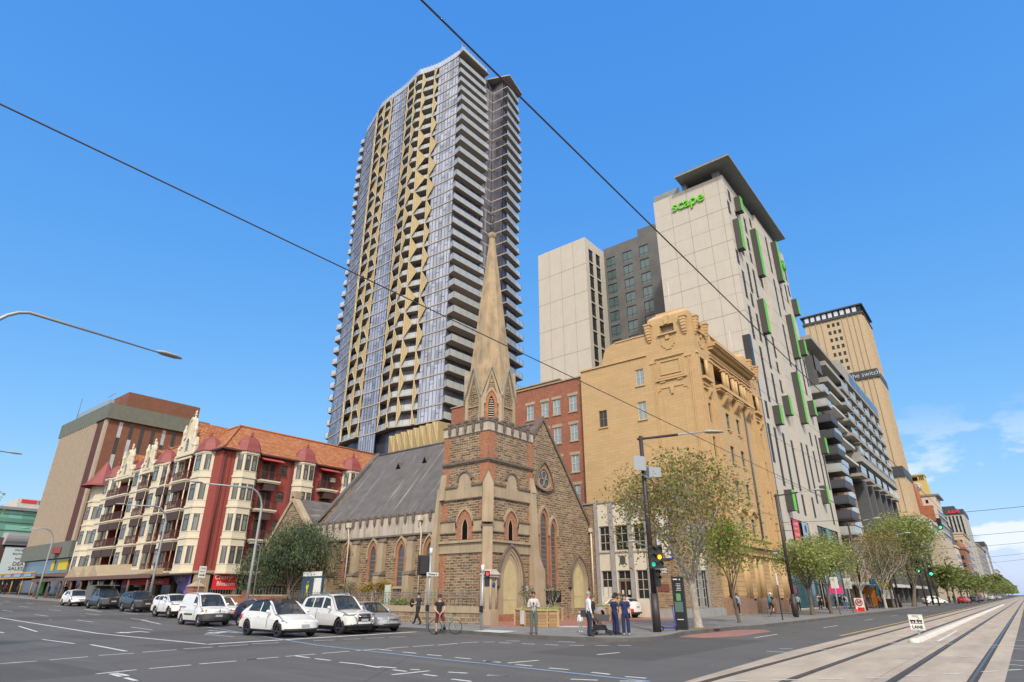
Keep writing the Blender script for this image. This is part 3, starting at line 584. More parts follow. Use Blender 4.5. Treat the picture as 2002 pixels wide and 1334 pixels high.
# spire
mb = MB(); prof = [(1.93, 16.9), (1.74, 19.4), (1.50, 21.6), (1.05, 25.8), (.62, 29.8), (.33, 32.4), (.27, 33.3)]
rings = [octp(r / math.cos(R(22.5)), z) for r, z in prof]; V_ = sum(rings, [])
mb.add(V_, [(j * 8 + i, j * 8 + (i + 1) % 8, (j + 1) * 8 + (i + 1) % 8, (j + 1) * 8 + i) for j in range(len(prof) - 1) for i in range(8)])
mb.build('spire', M['spire_render'], ch)
mb = MB(); mb.lathe([(.24, 33.2), (.38, 33.35), (.42, 33.6), (.36, 33.8), (.2, 33.95), (0, 34.0)], (CX_, CY_, 0), 12); mb.build('spire_cap', M['spire_render'], ch)
mb = MB(); mb.tube([(CX_, CY_, 33.9), (CX_, CY_, 37.6)], [.05, .03], 6)
for k in range(8):
 q = R(45 * k)
 for z, r in ((34.6, .55), (35.4, .42), (36.2, .25)):
  mb.tube([(CX_, CY_, z - .3), (CX_ + r * .6 * math.cos(q), CY_ + r * .6 * math.sin(q), z - .2), (CX_ + r * math.cos(q), CY_ + r * math.sin(q), z + .15)], .018, 4)
mb.box(CX_ - .5, CX_ + .45, CY_ - .015, CY_ + .015, 36.9, 37.1); mb.prism([(CX_ - .8, CY_, 36.75), (CX_ - .45, CY_, 37.0), (CX_ - .8, CY_, 37.4)], (0, .02, 0))
mb.build('weathervane', M['iron'], ch)
# nave
XN = 34.55; YN0, YN1 = 34.3, 51.6; XR = 41.4; XE = 48.25
FN = Face('x', XN)
wins = [(49.65, 4.7, 5.1, 5.75, .30), (46.05, 2.75, 4.9, 5.68, .36), (42.6, 2.75, 4.9, 5.68, .36), (39.05, 2.5, 4.9, 5.68, .36), (35.75, 3.5, 4.9, 5.68, .36)]
mb = MB(); FN.wall(mb, YN0, YN1, .1, 6.4, [])
mb.quad((XE, 29.6, .1), (XE, YN1, .1), (XE, YN1, 8), (XE, 29.6, 8)); mb.add([(XN, YN1, .1), (XE, YN1, .1), (XE, YN1, 8.0), (XR, YN1, 15.4), (XN, YN1, 8.0)], [(0, 1, 2, 3, 4)])
mb.build('nave_wall', BS, ch)
for c0, z0, zs, zt, hw_ in wins: gothic(FN, ch, c0 - hw_, c0 + hw_, z0, zs, zt, ow=.30)
for yb in (50.6 - 2.3, 44.9, 41.4, 37.8):
 mb = MB()
 FN.box(mb, yb - .36, yb + .36, .1, 3.3, 0, .62, 0); FN.box(mb, yb - .34, yb + .34, 3.3, 5.9, 0, .36, 0)
 p_ = [FN.P(yb - .45, 3.3, 0), FN.P(yb - .45, 3.3, .68), FN.P(yb - .45, 3.6, .34), FN.P(yb - .45, 3.7, 0)]; mb.prism(p_, Vector(FN.P(.9, 0, 0)) - Vector(FN.P(0, 0, 0)), 1)
 p_ = [FN.P(yb - .43, 5.9, 0), FN.P(yb - .43, 5.9, .42), FN.P(yb - .43, 6.25, .05), FN.P(yb - .43, 6.4, 0)]; mb.prism(p_, Vector(FN.P(.86, 0, 0)) - Vector(FN.P(0, 0, 0)), 1)
 mb.build('buttress', [RS, DM], ch)
mb = MB(); FN.box(mb, YN0, YN1, 6.4, 7.95, -.3, .06, 0); FN.box(mb, YN0, YN1 + .05, 6.28, 6.42, -.1, .2, 1); FN.box(mb, YN0, YN1 + .05, 7.93, 8.03, -.36, .14, 1)
k = 0; y = YN0 + .6
while y < YN1:
 FN.box(mb, y - .13, y + .13, 7.45, 8.12, -.1, .19, 1); FN.box(mb, y - .09, y + .09, 7.28, 7.45, -.05, .15, 1); y += .98
mb.build('parapet', [PR, DM], ch)
for yb in (36.75, 46.0, 51.2):
 mb = MB()
 FN.box(mb, yb - .17, yb + .17, 7.35 if yb != 51.2 else 6.0, 7.75 if yb != 51.2 else 6.4, .2, .5)
 z1 = 7.35 if yb != 51.2 else 6.0
 mb.tube([FN.P(yb, z1, .34), FN.P(yb, z1 - .3, .34), FN.P(yb - .12, z1 - 1.0, .28), FN.P(yb - .12, .2, .28)], .065, 7)
 mb.build('downpipe', M['white_pipe'], ch)
# nave roof
mb = MB(); e = .1
for X_a, s_ in ((XN + .2, -1), (XE - .1, 1)):
 a_ = (X_a, 29.9, 7.6); b_ = (X_a, YN1 + .2, 7.6); c_ = (XR, YN1 + .2, 15.75); d_ = (XR, 29.9, 15.75)
 mb.hexa([(p_[0], p_[1], p_[2] - .12) for p_ in (a_, b_, c_, d_)] + [a_, b_, c_, d_])
mb.tube([(XR, 29.9, 15.78), (XR, YN1 + .2, 15.78)], .12, 6)
rf = mb.build('nave_roof', M['slate_roof'], ch)
for y, t_ in ((38.2, .80), (42.4, .78), (46.0, .76)):
 mb = MB(); x = XN + .2 + (XR - XN - .2) * t_; z = 7.6 + (15.75 - 7.6) * t_
 mb.prism([(x - .35, y - .28, z - .42), (x - .35, y + .28, z - .42), (x - .35, y, z + .2)], (.8, 0, .0)); mb.build('roof_vent', M['dark_void'], rf)
 mb = MB(); mb.prism([(x - .43, y - .34, z - .38), (x - .43, y, z + .26), (x - .43, y + .34, z - .38), (x - .43, y, z + .17)], (.8, 0, .0)); mb.build('roof_vent_hood', M['slate_roof'], rf)
mb = MB(); mb.hexa([(XN - .05, YN1, 7.7), (XN - .05, YN1 + .5, 7.7), (XR, YN1 + .5, 15.7), (XR, YN1, 15.7), (XN - .05, YN1, 8.1), (XN - .05, YN1 + .5, 8.1), (XR, YN1 + .5, 16.1), (XR, YN1, 16.1)]); mb.build('verge_coping', M['slate_roof'], ch)
# south gable
FG = Face('y', 29.62)
mb = MB(); FG.pprism(mb, [(39.0, .1), (48.3, .1), (48.3, 7.6), (XR, 16.0), (34.6, 7.6), (34.6, 4), (39.0, 4)], -.4, 0); mb.build('gable_wall', BS, ch)
mb = MB()
for s_ in (-1, 1):
 xe = XR + s_ * 7.15
 FG.pprism(mb, [(xe, 7.25), (xe, 7.62), (XR, 16.32), (XR, 15.94)], -.5, .14, 0)
FG.box(mb, 48.3, 48.75, 7.2, 7.5, -.4, .16, 0)
mb.build('coping', DM, ch)
# rose (curved triangle) window
def reuleaux(cx_, z0, w_, h_, n=8):
 pts = []
 A = (cx_ - w_ / 2, z0 + h_ * .2); B = (cx_, z0 + h_); Cc = (cx_ + w_ / 2, z0 + h_ * .2)
 def arc(p, q, bulge):
  for k in range(n):
   t_ = k / n; x = p[0] + (q[0] - p[0]) * t_; z = p[1] + (q[1] - p[1]) * t_
   nx, nz_ = -(q[1] - p[1]), (q[0] - p[0]); l = math.hypot(nx, nz_); b = bulge * math.sin(math.pi * t_)
   pts.append((x + nx / l * b, z + nz_ / l * b))
 arc(A, B, .28); arc(B, Cc, .28); arc(Cc, A, .36); return pts
o = reuleaux(41.38, 9.75, 2.5, 2.5); i = reuleaux(41.38, 10.0, 1.85, 1.85); h_ = reuleaux(41.38, 9.6, 2.8, 2.85)
mb = MB(); FG.ring(mb, o, i, -.02, .08, 0, False); FG.ring(mb, h_, o, -.02, .2, 1, False); rw = mb.build('rose_window', [BR, DM], ch)
mb = MB(); FG.poly(mb, i, .012); mb.build('pane', M['lead_glass'], rw)
mb = MB()
for q in (90, 210, 330):
 cc = (41.38 + .42 * math.cos(R(q)), 10.75 + .42 * math.sin(R(q))); pts = [(cc[0] + .36 * math.cos(R(t_ * 30)), cc[1] + .36 * math.sin(R(t_ * 30))) for t_ in range(12)]
 pin = [(cc[0] + .30 * math.cos(R(t_ * 30)), cc[1] + .30 * math.sin(R(t_ * 30))) for t_ in range(12)]
 FG.ring(mb, pts, pin, .012, .07, 0, False)
FG.ring(mb, reuleaux(41.38, 10.0, 1.85, 1.85), reuleaux(41.38, 10.1, 1.65, 1.65), .012, .08, 0, False); mb.build('tracery', RS, rw)
for u0, u1, zt in ((40.73, 41.5, 8.05), (42.14, 42.74, 7.35), (39.55, 40.1, 7.3)):
 if u0 < 40: gothic(FG, ch, 39.95 - .25, 40.12, 4.4, 6.6, 7.1, ow=.2)
 else: gothic(FG, ch, u0, u1, 2.35, zt - .75, zt, ow=.26)
def _d2():
 global FS
door(FG, 45.40, 46.95, .75, 2.9, 4.15, .5)
mb = MB(); FG.box(mb, 40.7, 43.3, 1.3, 2.12, .0, .14, 0); FG.box(mb, 40.8, 43.2, 1.38, 2.04, .14, .16, 1); mb.build('notice_board', [M['dark_void'], M['dark_glass']], ch)
mb = MB(); FG.box(mb, 40.5, 48.3, .1, .85, 0, .1); mb.build('plinth', M['hall_stone'], ch)
mb = MB(); mb.box(48.0, 48.3, 29.2, 29.5, 7.0, 7.35); mb.tube([(48.15, 29.35, 7.1), (48.15, 29.35, .2)], .08, 7); mb.build('downpipe', M['white_pipe'], ch)
# transept
XT = 33.5; FT = Face('x', XT)
mb = MB(); FT.pprism(mb, [(51.2, .1), (58.0, .1), (58.0, 6.0), (54.3, 10.3), (50.3, 6.6), (50.3, .1)], -.4, 0); mb.box(XT, 41, 50.3, 50.7, .1, 6.6); mb.box(XT, 41, 57.6, 58.0, .1, 6.0); tr = mb.build('transept_wall', BS, ch)
mb = MB(); FT.pprism(mb, [(50.1, 6.45), (50.1, 6.85), (54.3, 10.85), (54.3, 10.3)], -.5, .15); FT.pprism(mb, [(58.2, 5.8), (58.2, 6.2), (54.3, 10.85), (54.3, 10.3)], -.5, .15); mb.box(XT - .15, XT + .6, 53.95, 54.65, 10.6, 11.2); mb.box(XT - .1, XT + .7, 49.9, 50.4, 5.9, 6.6); mb.build('coping', RS, ch)
mb = MB()
mb.hexa([(XT + .3, 50.2, 6.4), (41, 50.2, 6.4), (41, 54.3, 10.4), (XT + .3, 54.3, 10.4), (XT + .3, 50.2, 6.55), (41, 50.2, 6.55), (41, 54.3, 10.6), (XT + .3, 54.3, 10.6)])
mb.hexa([(XT + .3, 58.2, 5.7), (41, 58.2, 5.7), (41, 54.3, 10.4), (XT + .3, 54.3, 10.4), (XT + .3, 58.2, 5.85), (41, 58.2, 5.85), (41, 54.3, 10.6), (XT + .3, 54.3, 10.6)]); mb.build('transept_roof', M['slate_roof'], ch)
gothic(FT, ch, 54.1, 55.2, 2.8, 5.6, 6.7, ow=.5, surround=BR, pane=M['church_brick'])
mb = MB(); FT.box(mb, 50.35, 50.9, 3.2, 5.8, 0, .03); mb.box(XT + .1, XT + 1.0, 50.27, 50.3, 3.2, 5.8); mb.build('quoin', BR, ch)
# ---- church boundary wall with iron railing, end pier
fw = empty('boundary_wall', (31, 40, .15), 'low dressed stone wall topped by a curly grey iron railing beside the church', 'wall')
brickmat('wall_stone', (.23, .155, .10), (.36, .26, .17), (.48, .40, .28), .5, .26, .02, dist=.03, bmp=.5, third=(.16, .11, .08))
mb = MB(); mb.box(30.45, 30.95, 26.6, 49.0, .1, .78, 0); mb.box(30.40, 31.0, 26.6, 49.0, .78, 1.15, 1); mb.build('wall_base', [M['wall_stone'], RS], fw)
mb = MB(); mb.tube([(30.7, 26.6, 1.98), (30.7, 49, 1.98)], .02, 5); mb.tube([(30.7, 26.6, 1.3), (30.7, 49, 1.3)], .016, 5)
y = 26.8; k = 0
while y < 48.9:
 mb.tube([(30.7, y, 1.13), (30.7, y, 2.18)], [.022, .012], 5)
 for s_ in (-1, 1): mb.tube([(30.7, y, 1.45), (30.7, y + s_ * .10, 1.62), (30.7, y + s_ * .13, 1.78), (30.7, y + s_ * .07, 1.88), (30.7, y + s_ * .03, 1.80)], .015, 4)
 y += .36
mb.build('railing', M['iron'], fw)
pr_ = empty('gate_pier', (30.5, 26.1, .15), 'fluted cream stone gate pier with a blue round plaque beside the church tower', 'pier')
mb = MB(); mb.box(30.15, 30.95, 25.75, 26.55, .1, .95, 0); mb.box(30.2, 30.9, 25.8, 26.5, .95, 1.02, 0); mb.box(30.28, 30.82, 25.88, 26.42, 1.0, 2.85, 0)
for s_ in (30.28, 30.82):
 for q in (25.88, 26.42): mb.cyl(s_, q, 1.0, 2.85, .07, None, 8)
mb.box(30.12, 30.98, 25.72, 26.58, 2.85, 3.0, 1); mb.hexa([(30.05, 25.65, 3.0), (31.05, 25.65, 3.0), (31.05, 26.65, 3.0), (30.05, 26.65, 3.0), (30.3, 25.9, 3.32), (30.8, 25.9, 3.32), (30.8, 26.4, 3.32), (30.3, 26.4, 3.32)], 1)
mb.build('shaft', [RS, PR], pr_)
mb = MB(); mb.lathe([(0, -.02), (.15, -.02), (.15, 0)], (30.55, 25.87, 2.42), 16, axis='y'); mb.build('plaque', simple('plaque_blue', (.03, .08, .25)), pr_)
# ============================================================ STONE HALL beside the church
brickmat('pier_metal', (.27, .28, .28), (.31, .31, .31), (.2, .2, .2), 3, 3, .004, bmp=0)
hl = empty('stone_hall', (48.25, 21.6, .15), 'low stone and cream panel hall with tall gridded windows and a glazed entrance', 'hall')
HW = Face('x', 48.25); HS = Face('y', 21.6); HT = 9.45
hw_holes = [(27.5, 28.55, 1.6, 3.75), (24.15, 25.2, 1.5, 3.75), (25.68, 26.95, .2, 3.75), (27.5, 28.55, 5.35, 7.45), (25.7, 27.0, 5.35, 7.45), (24.15, 25.2, 5.35, 7.45)]
mb = MB(); HW.wall(mb, 24.0, 28.75, .1, HT, hw_holes, .02, 0, .3); mb.build('cream_wall', M['hall_cream'], hl)
mb = MB(); HW.wall(mb, 21.6, 24.0, .1, HT, [], 0, 0); HW.wall(mb, 28.75, 31.0, .1, HT, [], 0, 0)
HS.wall(mb, 48.25, 57.9, .1, HT, [(51.6, 54.15, .85, 3.8), (51.6, 54.15, 5.2, 7.8)], 0, 0, .3)
mb.build('stone_wall', M['hall_stone'], hl)
mb = MB(); HW.box(mb, 23.85, 31, HT, HT + .12, -.5, .12, 0); HW.box(mb, 21.5, 23.85, HT, HT + .12, -.5, .12, 0); mb.box(48.3, 57.9, 21.48, 22, HT + .01, HT + .13, 0); mb.box(48.3, 57.9, 21.7, 31, HT - .1, HT, 0); mb.build('roof', M['grey_pier'], hl)
mb = MB(); HS.box(mb, 51.45, 54.3, 3.8, 5.2, -.2, .04); mb.build('spandrel_panel', M['hall_cream'], hl)
for a, b_ in ((23.72, 23.98), (25.3, 25.64), (27.05, 27.42), (28.62, 28.9)):
 mb = MB(); HW.box(mb, a, b_, .1, HT - .02, -.02, .22); mb.build('pier', M['grey_pier'], hl)
for a, b_ in ((51.3, 51.6), (52.75, 53.0), (54.15, 54.4)):
 mb = MB(); HS.box(mb, a, b_, .8, 8.0, -.25, .12); mb.build('pier', M['grey_pier'], hl)
mb = MB(); HW.box(mb, 24.0, 28.75, 5.2, 5.32, .02, .12); mb.build('sill', M['steel_window'], hl)
for h in hw_holes:
 if h[2] == .2: continue
 HW.window(hl, *h, M['steel_window'], M['dark_glass'], 2, 3, d=-.15, fw=.07)
for a, b_ in ((51.62, 52.75), (53.0, 54.13)):
 HS.window(hl, a, b_, .87, 3.78, M['steel_window'], M['dark_glass'], 2, 4, d=-.15); HS.window(hl, a, b_, 5.22, 7.78, M['steel_window'], M['dark_glass'], 2, 3, d=-.15)
HW.window(hl, 25.68, 26.95, 3.05, 3.75, M['steel_window'], M['dark_glass'], 2, 1, d=-.15)
dd = HW.window(hl, 25.68, 26.95, .5, 3.02, M['brown_frame'], M['dark_glass'], 2, 1, d=-.15, fw=.14, name='entrance_door')
mb = MB()
for y in (26.6, 26.0): HW.box(mb, y - .1, y + .1, 1.85, 2.2, -.1, -.09)
for y in (28.25, 27.75): HW.box(mb, y - .2, y + .2, 1.62, 2.45, -.09, -.08)
mb.build('paper_notice', M['white_frame'], hl)
mb = MB()
HW.box(mb, 25.6, 27.05, .1, .5, .02, .9); HW.box(mb, 25.6, 27.05, .1, .3, .9, 1.3); mb.build('step', M['grey_pier'], hl)
mb = MB(); HS.box(mb, 48.2, 57.9, .1, .78, -.02, .10); HW.box(mb, 21.5, 24.0, .1, .78, -.02, .1); mb.build('plinth', M['grey_pier'], hl)
mb = MB(); HW.box(mb, 21.75, 23.1, 4.5, 8.9, .0, .14, 0); HW.box(mb, 21.85, 23.0, 4.6, 8.8, .14, .16, 1); mb.build('framed_banner', [simple('banner_blue', (.04, .08, .38)), M['white_frame']], hl)
mb = MB(); HW.box(mb, 22.35, 23.35, 2.1, 2.65, 0, .05); mb.build('plaque', simple('plaque_brown', (.16, .06, .05)), hl)
mb = MB(); c = HW.P(26.35, 4.55, .03); q = [HW.P(26.35 + .26 * math.cos(R(k * 30)) * (1 if k % 6 else 1), 4.6 + .36 * math.sin(R(k * 30)), .03) for k in range(12)]
mb.prism(q, (-.08, 0, 0)); mb.tube([HW.P(25.98, 4.2, .06), HW.P(26.72, 5.0, .06)], .035, 5); mb.tube([HW.P(26.72, 4.2, .07), HW.P(25.98, 5.0, .07)], .035, 5)
mb.build('crest', simple('crest_green', (.05, .07, .055), .6), hl)
# ============================================================ SANDY OFFICE BLOCK (deco)
sh = empty('office_building', (58, 21.35, .15), 'ochre painted stone office block with corner attic pavilions and a columned loggia', 'building')
SW, SS = Face('x', 58.0), Face('y', 21.35)
SB, ST, SG = M['shell_block'], M['shell_trim'], M['shell_granite']
X1 = 79.6
wW = [(27.5, 28.5, 23.3, 25.2), (27.55, 28.55, 19.4, 21.4), (32.45, 33.5, 19.35, 21.3)]
aw = [(23.4, 25.05, 28.72, 29.7)]
mb = MB(); SW.wall(mb, 21.35, 35.7, 9.5, 26.7, wW, 0, 0, .25); SW.wall(mb, 21.35, 26.95, 26.7, 30.2, aw, 0, 0, .5)
sw_ = [(x, x + 1.15, z, z + 1.85) for z in (18.65, 14.95, 11.25, 7.5) for x in (64.85, 68.15)]
bay = [(59.2, 61.1, 23.3, 25.5), (76.1, 78.0, 23.3, 25.5)]
slim = [(59.75, 60.6, z, z + 2.1) for z in (18.4, 14.8, 11.2, 7.6)] + [(76.6, 77.45, z, z + 2.1) for z in (18.4, 14.8, 11.2, 7.6)]
log = [(62.9, 73.4, 23.1, 25.5)]
SS.wall(mb, 58, X1, 6.6, 28.6, sw_ + bay + slim + log, 0, 0, .35)
SS.wall(mb, 58, 62.0, 28.6, 30.2, [(59.3, 60.9, 28.75, 29.65)], 0, 0, .5); SS.wall(mb, 75.6, X1, 28.6, 30.2, [(76.9, 78.4, 28.75, 29.65)], 0, 0, .5)
mb.quad((62, 21.35, 28.6), (62, 26.9, 28.6), (62, 26.9, 30.2), (62, 21.35, 30.2)); mb.quad((58, 26.95, 26.7), (62, 26.95, 26.7), (62, 26.95, 30.2), (58, 26.95, 30.2))
mb.quad((75.6, 21.35, 28.6), (75.6, 26.9, 28.6), (75.6, 26.9, 30.2), (75.6, 21.35, 30.2)); mb.quad((X1, 21.35, 0), (X1, 35.7, 0), (X1, 35.7, 28), (X1, 21.35, 28)); mb.quad((X1, 21.35, 28), (X1, 26, 28), (X1, 26, 30.2), (X1, 21.35, 30.2))
mb.quad((58, 35.7, 9.5), (X1, 35.7, 9.5), (X1, 35.7, 26.7), (58, 35.7, 26.7)); mb.box(58.05, X1, 21.4, 35.6, 26.5, 26.65)
# scrolled parapet towards the back
pp = [(26.95, 26.7), (26.95, 29.15), (30.6, 29.15)] + [(30.6 + 1.9 * math.sin(R(9 * k)) * .95, 29.15 - 1.35 * (1 - math.cos(R(9 * k)))) for k in range(1, 11)] + [(32.6, 27.3), (32.6, 26.7)]
SW.pprism(mb, pp, -.5, .0)
mb.build('wall', SB, sh)
# crown blocks on the pavilions
def crown(x0, x1, y0, y1):
 mb = MB()
 def fr(e, z): return [(x0 + e, y0 + e, z), (x1 - e, y0 + e, z), (x1 - e, y1 - e, z), (x0 + e, y1 - e, z)]
 for e0, z0, e1, z1 in ((.35, 30.2, .35, 30.85), (.35, 30.85, .55, 31.15), (.55, 31.15, 1.0, 31.5), (1.1, 31.5, 1.1, 31.75)): mb.hexa(fr(e0, z0) + fr(e1, z1))
 mb.build('attic_crown', ST, sh)
crown(58, 62, 21.35, 26.95); crown(75.6, X1, 21.35, 26)
def bracket(F, u, z0, w_=.32):
 mb = MB(); F.box(mb, u - w_ * 1.3, u + w_ * 1.3, z0 + 1.95, z0 + 2.15, 0, .55)
 for k, (zz, dd) in enumerate(((1.6, .48), (1.25, .44), (.9, .40), (.55, .34), (.25, .26))):
  ww = w_ * (1 - .08 * k); F.box(mb, u - ww, u + ww, z0 + zz, z0 + zz + .32, 0, dd)
 F.box(mb, u - w_ * .4, u + w_ * .4, z0, z0 + .25, 0, .16); mb.build('bracket', ST, sh)
for u in (22.15, 26.35): bracket(SW, u, 28.0)
for u in (58.7, 61.5, 76.2, 79.0): bracket(SS, u, 28.0, .26)
for F, a, b_ in ((SW, 23.2, 25.25), (SS, 59.1, 61.1), (SS, 76.7, 78.6)):
 mb = MB(); F.box(mb, a - .1, b_ + .1, 28.45, 28.62, 0, .25); c0 = (a + b_) / 2
 F.box(mb, c0 - .22, c0 + .22, 27.9, 28.4, 0, .14)
 sh_ = [(c0 - .8, 28.2), (c0 - .8, 27.2), (c0 - .6, 27.2), (c0 - .6, 26.95), (c0 - .35, 26.95), (c0 - .35, 26.7), (c0 + .35, 26.7), (c0 + .35, 26.95), (c0 + .6, 26.95), (c0 + .6, 27.2), (c0 + .8, 27.2), (c0 + .8, 28.2)]
 i_ = [(c0 + (u - c0) * .86, 27.5 + (z - 27.5) * .86) for u, z in sh_]; F.ring(mb, sh_, i_, 0, .08)
 k_ = [(c0 - .3, 30.75), (c0 + .3, 30.75), (c0 + .17, 29.75), (c0 - .17, 29.75)]; F.pprism(mb, k_, -.4, .1)
 mb.build('attic_ornament', ST, sh)
for F, h in ((SW, aw[0]), (SS, (59.3, 60.9, 28.75, 29.65)), (SS, (76.9, 78.4, 28.75, 29.65))):
 mb = MB(); F.box(mb, *h, -.6, -.45); F.box(mb, (h[0] + h[1]) / 2 - .05, (h[0] + h[1]) / 2 + .05, h[2], h[3], -.45, -.35); mb.build('attic_opening', M['brown_frame'], sh)
# west wall relief: fluted strips, panel, keystone
mb = MB()
for u in (26.2, 22.1):
 for k in range(3): SW.box(mb, u - .22 + k * .17, u - .12 + k * .17, 9.6, 25.4, 0, .05 + .03 * (k == 1))
 SW.box(mb, u - .32, u + .4, 25.4, 25.55, 0, .12)
for e, dd in ((0, .10), (.35, .14)):
 o = [(22.75 + e, 23.5 + e), (22.75 + e, 25.8 - e), (25.8 - e, 25.8 - e), (25.8 - e, 23.5 + e)]; i_ = [(22.85 + e, 23.6 + e), (22.85 + e, 25.7 - e), (25.7 - e, 25.7 - e), (25.7 - e, 23.6 + e)]
 SW.ring(mb, o, i_, 0, dd - .04, 0, False)
SW.box(mb, 22.6, 25.95, 25.8, 25.95, 0, .16); SW.box(mb, 22.5, 26.05, 23.2, 23.38, 0, .2); SW.box(mb, 23.0, 23.6, 23.0, 23.2, 0, .12); SW.box(mb, 25.0, 25.6, 23.0, 23.2, 0, .12)
SW.ring(mb, [(22.5, 21.9), (22.5, 22.2), (22.9, 22.2), (22.9, 22.45), (25.7, 22.45), (25.7, 22.2), (26.0, 22.2), (26.0, 21.9)], [(22.6, 21.9), (22.6, 22.1), (23.0, 22.1), (23.0, 22.35), (25.6, 22.35), (25.6, 22.1), (25.9, 22.1), (25.9, 21.9)], 0, .08)
SW.pprism(mb, [(24.0, 22.55), (24.6, 22.55), (24.42, 21.6), (24.18, 21.6)], 0, .16)
for u in (23.1, 25.4): SW.box(mb, u - .04, u + .04, 10, 21.7, 0, .04)
SW.box(mb, 26.95, 35.7, 26.55, 26.75, 0, .14); SW.box(mb, 26.9, 30.7, 29.05, 29.2, -.5, .08)
# front giant pilasters
for u in (58.35, 61.8, 62.4, 73.7, 74.6, 75.4, 78.3, 79.2):
 for k in range(2): SS.box(mb, u - .16 + k * .2, u - .04 + k * .2, 6.8, 25.6, 0, .12)
 SS.box(mb, u - .28, u + .28, 25.6, 25.85, 0, .2)
mb.build('relief_moulding', ST, sh)
# main cornice with dentils, balustraded parapet
mb = MB(); SS.box(mb, 62.05, 75.55, 27.75, 28.0, 0, 1.0, 0); SS.box(mb, 62.05, 75.55, 27.55, 27.75, 0, .85, 0); SS.box(mb, 62.05, 75.55, 26.6, 27.0, 0, .12, 0); SS.box(mb, 62.05, 75.55, 26.2, 26.35, 0, .2, 0); SS.box(mb, 62.4, 74.0, 25.55, 25.75, 0, .22, 0)
for k in range(44): SS.box(mb, 62.2 + k * .303, 62.35 + k * .303, 27.35, 27.55, 0, .6, 0)
SS.box(mb, 62.05, 75.55, 27.2, 27.36, 0, .5, 0)
SS.box(mb, 62.1, 75.5, 29.1, 29.3, -.4, .15, 0)
for k in range(5): SS.box(mb, 62.2 + k * 2.7, 63.0 + k * 2.7, 28.0, 29.1, -.3, .1, 0)
for k in range(36): SS.box(mb, 62.9 + k * .33, 63.05 + k * .33, 28.6, 29.1, -.2, .0, 0)
mb.build('cornice', ST, sh)
# loggia with paired columns on brackets
mb = MB(); SS.box(mb, 62.6, 73.8, 22.75, 23.1, -.3, .75, 0); SS.box(mb, 62.7, 73.7, 22.5, 22.75, 0, .55, 0); mb.build('loggia_floor', ST, sh)
mb = MB(); SS.box(mb, 62.9, 73.4, 23.0, 25.6, -1.6, -1.5, 0); mb.build('loggia_back', M['brown_frame'], sh)
for u in (65.0, 66.0, 67.9, 68.9, 70.8, 71.8):
 mb = MB(); x, y = u, 21.35 - .3; mb.cyl(x, y, 23.2, 25.3, .26, .22, 12); mb.box(x - .32, x + .32, y - .32, y + .32, 23.1, 23.25); mb.box(x - .3, x + .3, y - .3, y + .3, 25.3, 25.5); mb.build('column', ST, sh)
for u in (64.4, 65.3, 68.0, 68.9, 71.6, 72.5):
 mb = MB(); pr2 = [(0, 22.5), (.75, 22.5), (.8, 22.2), (.7, 21.9), (.45, 21.6), (.15, 21.2), (0, 21.1)]
 mb.prism([(u - .3, 21.35 - d_, z) for d_, z in pr2], (.6, 0, 0)); mb.prism([(u - .36, 21.35 - d_ * 1.06, z) for d_, z in ((0, 22.5), (.8, 22.5), (.8, 22.35), (0, 22.35))], (.72, 0, 0)); mb.build('bracket', ST, sh)
# pavilion bays: upper window with column, corbelled sill, tall slit below
for h in bay:
 c0 = (h[0] + h[1]) / 2
 mb = MB(); mb.cyl(c0 + .35, 21.25, 23.3, 25.4, .22, .19, 10); SS.box(mb, h[0] - .2, h[1] + .2, 22.95, 23.25, 0, .4); SS.box(mb, h[0], h[1], 22.4, 22.55, 0, .15); SS.box(mb, h[0] - .1, h[1] + .1, 21.9, 22.0, 0, .2)
 mb.prism([(c0 - .1, 21.35 - d_, z) for d_, z in ((0, 22.2), (.5, 22.1), (.5, 21.7), (.2, 21.2), (0, 21.0))], (.5, 0, 0))
 for s_ in (-1, 1): SS.box(mb, c0 + s_ * .75 - .12, c0 + s_ * .75 + .12, 6.9, 21.2, 0, .14)
 mb.build('bay_ornament', ST, sh)
 SS.window(sh, h[0], h[1], h[2], h[3], M['brown_frame'], M['dark_glass'], 2, 1, d=-.3)
for i_, h in enumerate(sw_ + slim):
 SS.window(sh, *h, M['dark_frame'], M['window_blue'] if i_ < 8 else M['dark_glass'], 1 if i_ >= 8 else 2, 2, d=-.22)
 if i_ < 8:
  mb = MB(); c0 = (h[0] + h[1]) / 2; SS.box(mb, h[0] - .1, h[1] + .1, h[2] - .14, h[2], 0, .14); SS.box(mb, c0 - .3, c0 + .3, h[2] - .32, h[2] - .14, 0, .1); SS.pprism(mb, [(c0 - .1, h[3] + .35), (c0 + .1, h[3] + .35), (c0 + .05, h[3]), (c0 - .05, h[3])], 0, .08); mb.build('sill', ST, sh)
for h in wW:
 SW.window(sh, *h, M['white_frame'] if h[0] < 30 else M['brown_frame'], M['window_blue'] if h[0] < 30 else M['dark_glass'], 2, 2, d=-.15)
 mb = MB(); SW.box(mb, h[0] - .1, h[1] + .1, h[2] - .14, h[2], 0, .12); mb.build('sill', ST, sh)
mb = MB()
for c0 in (65.4, 68.7):
 o = [(c0 - 1.3, 9.75), (c0 - .6, 10.15), (c0, 10.35), (c0 + .6, 10.15), (c0 + 1.3, 9.75)]; i_ = [(u, z - .2) for u, z in o]; SS.ring(mb, o, i_, 0, .3)
SS.box(mb, 62.5, 73.3, 7.15, 7.4, 0, .5)
for k in range(30): SS.box(mb, 62.8 + k * .34, 62.95 + k * .34, 6.65, 7.15, .15, .4)
SS.box(mb, 58 - .3, X1 + .1, 6.3, 6.62, -.2, .75); SS.box(mb, 58 - .1, X1, 5.55, 6.3, -.1, .35); mb.build('ledge', ST, sh)
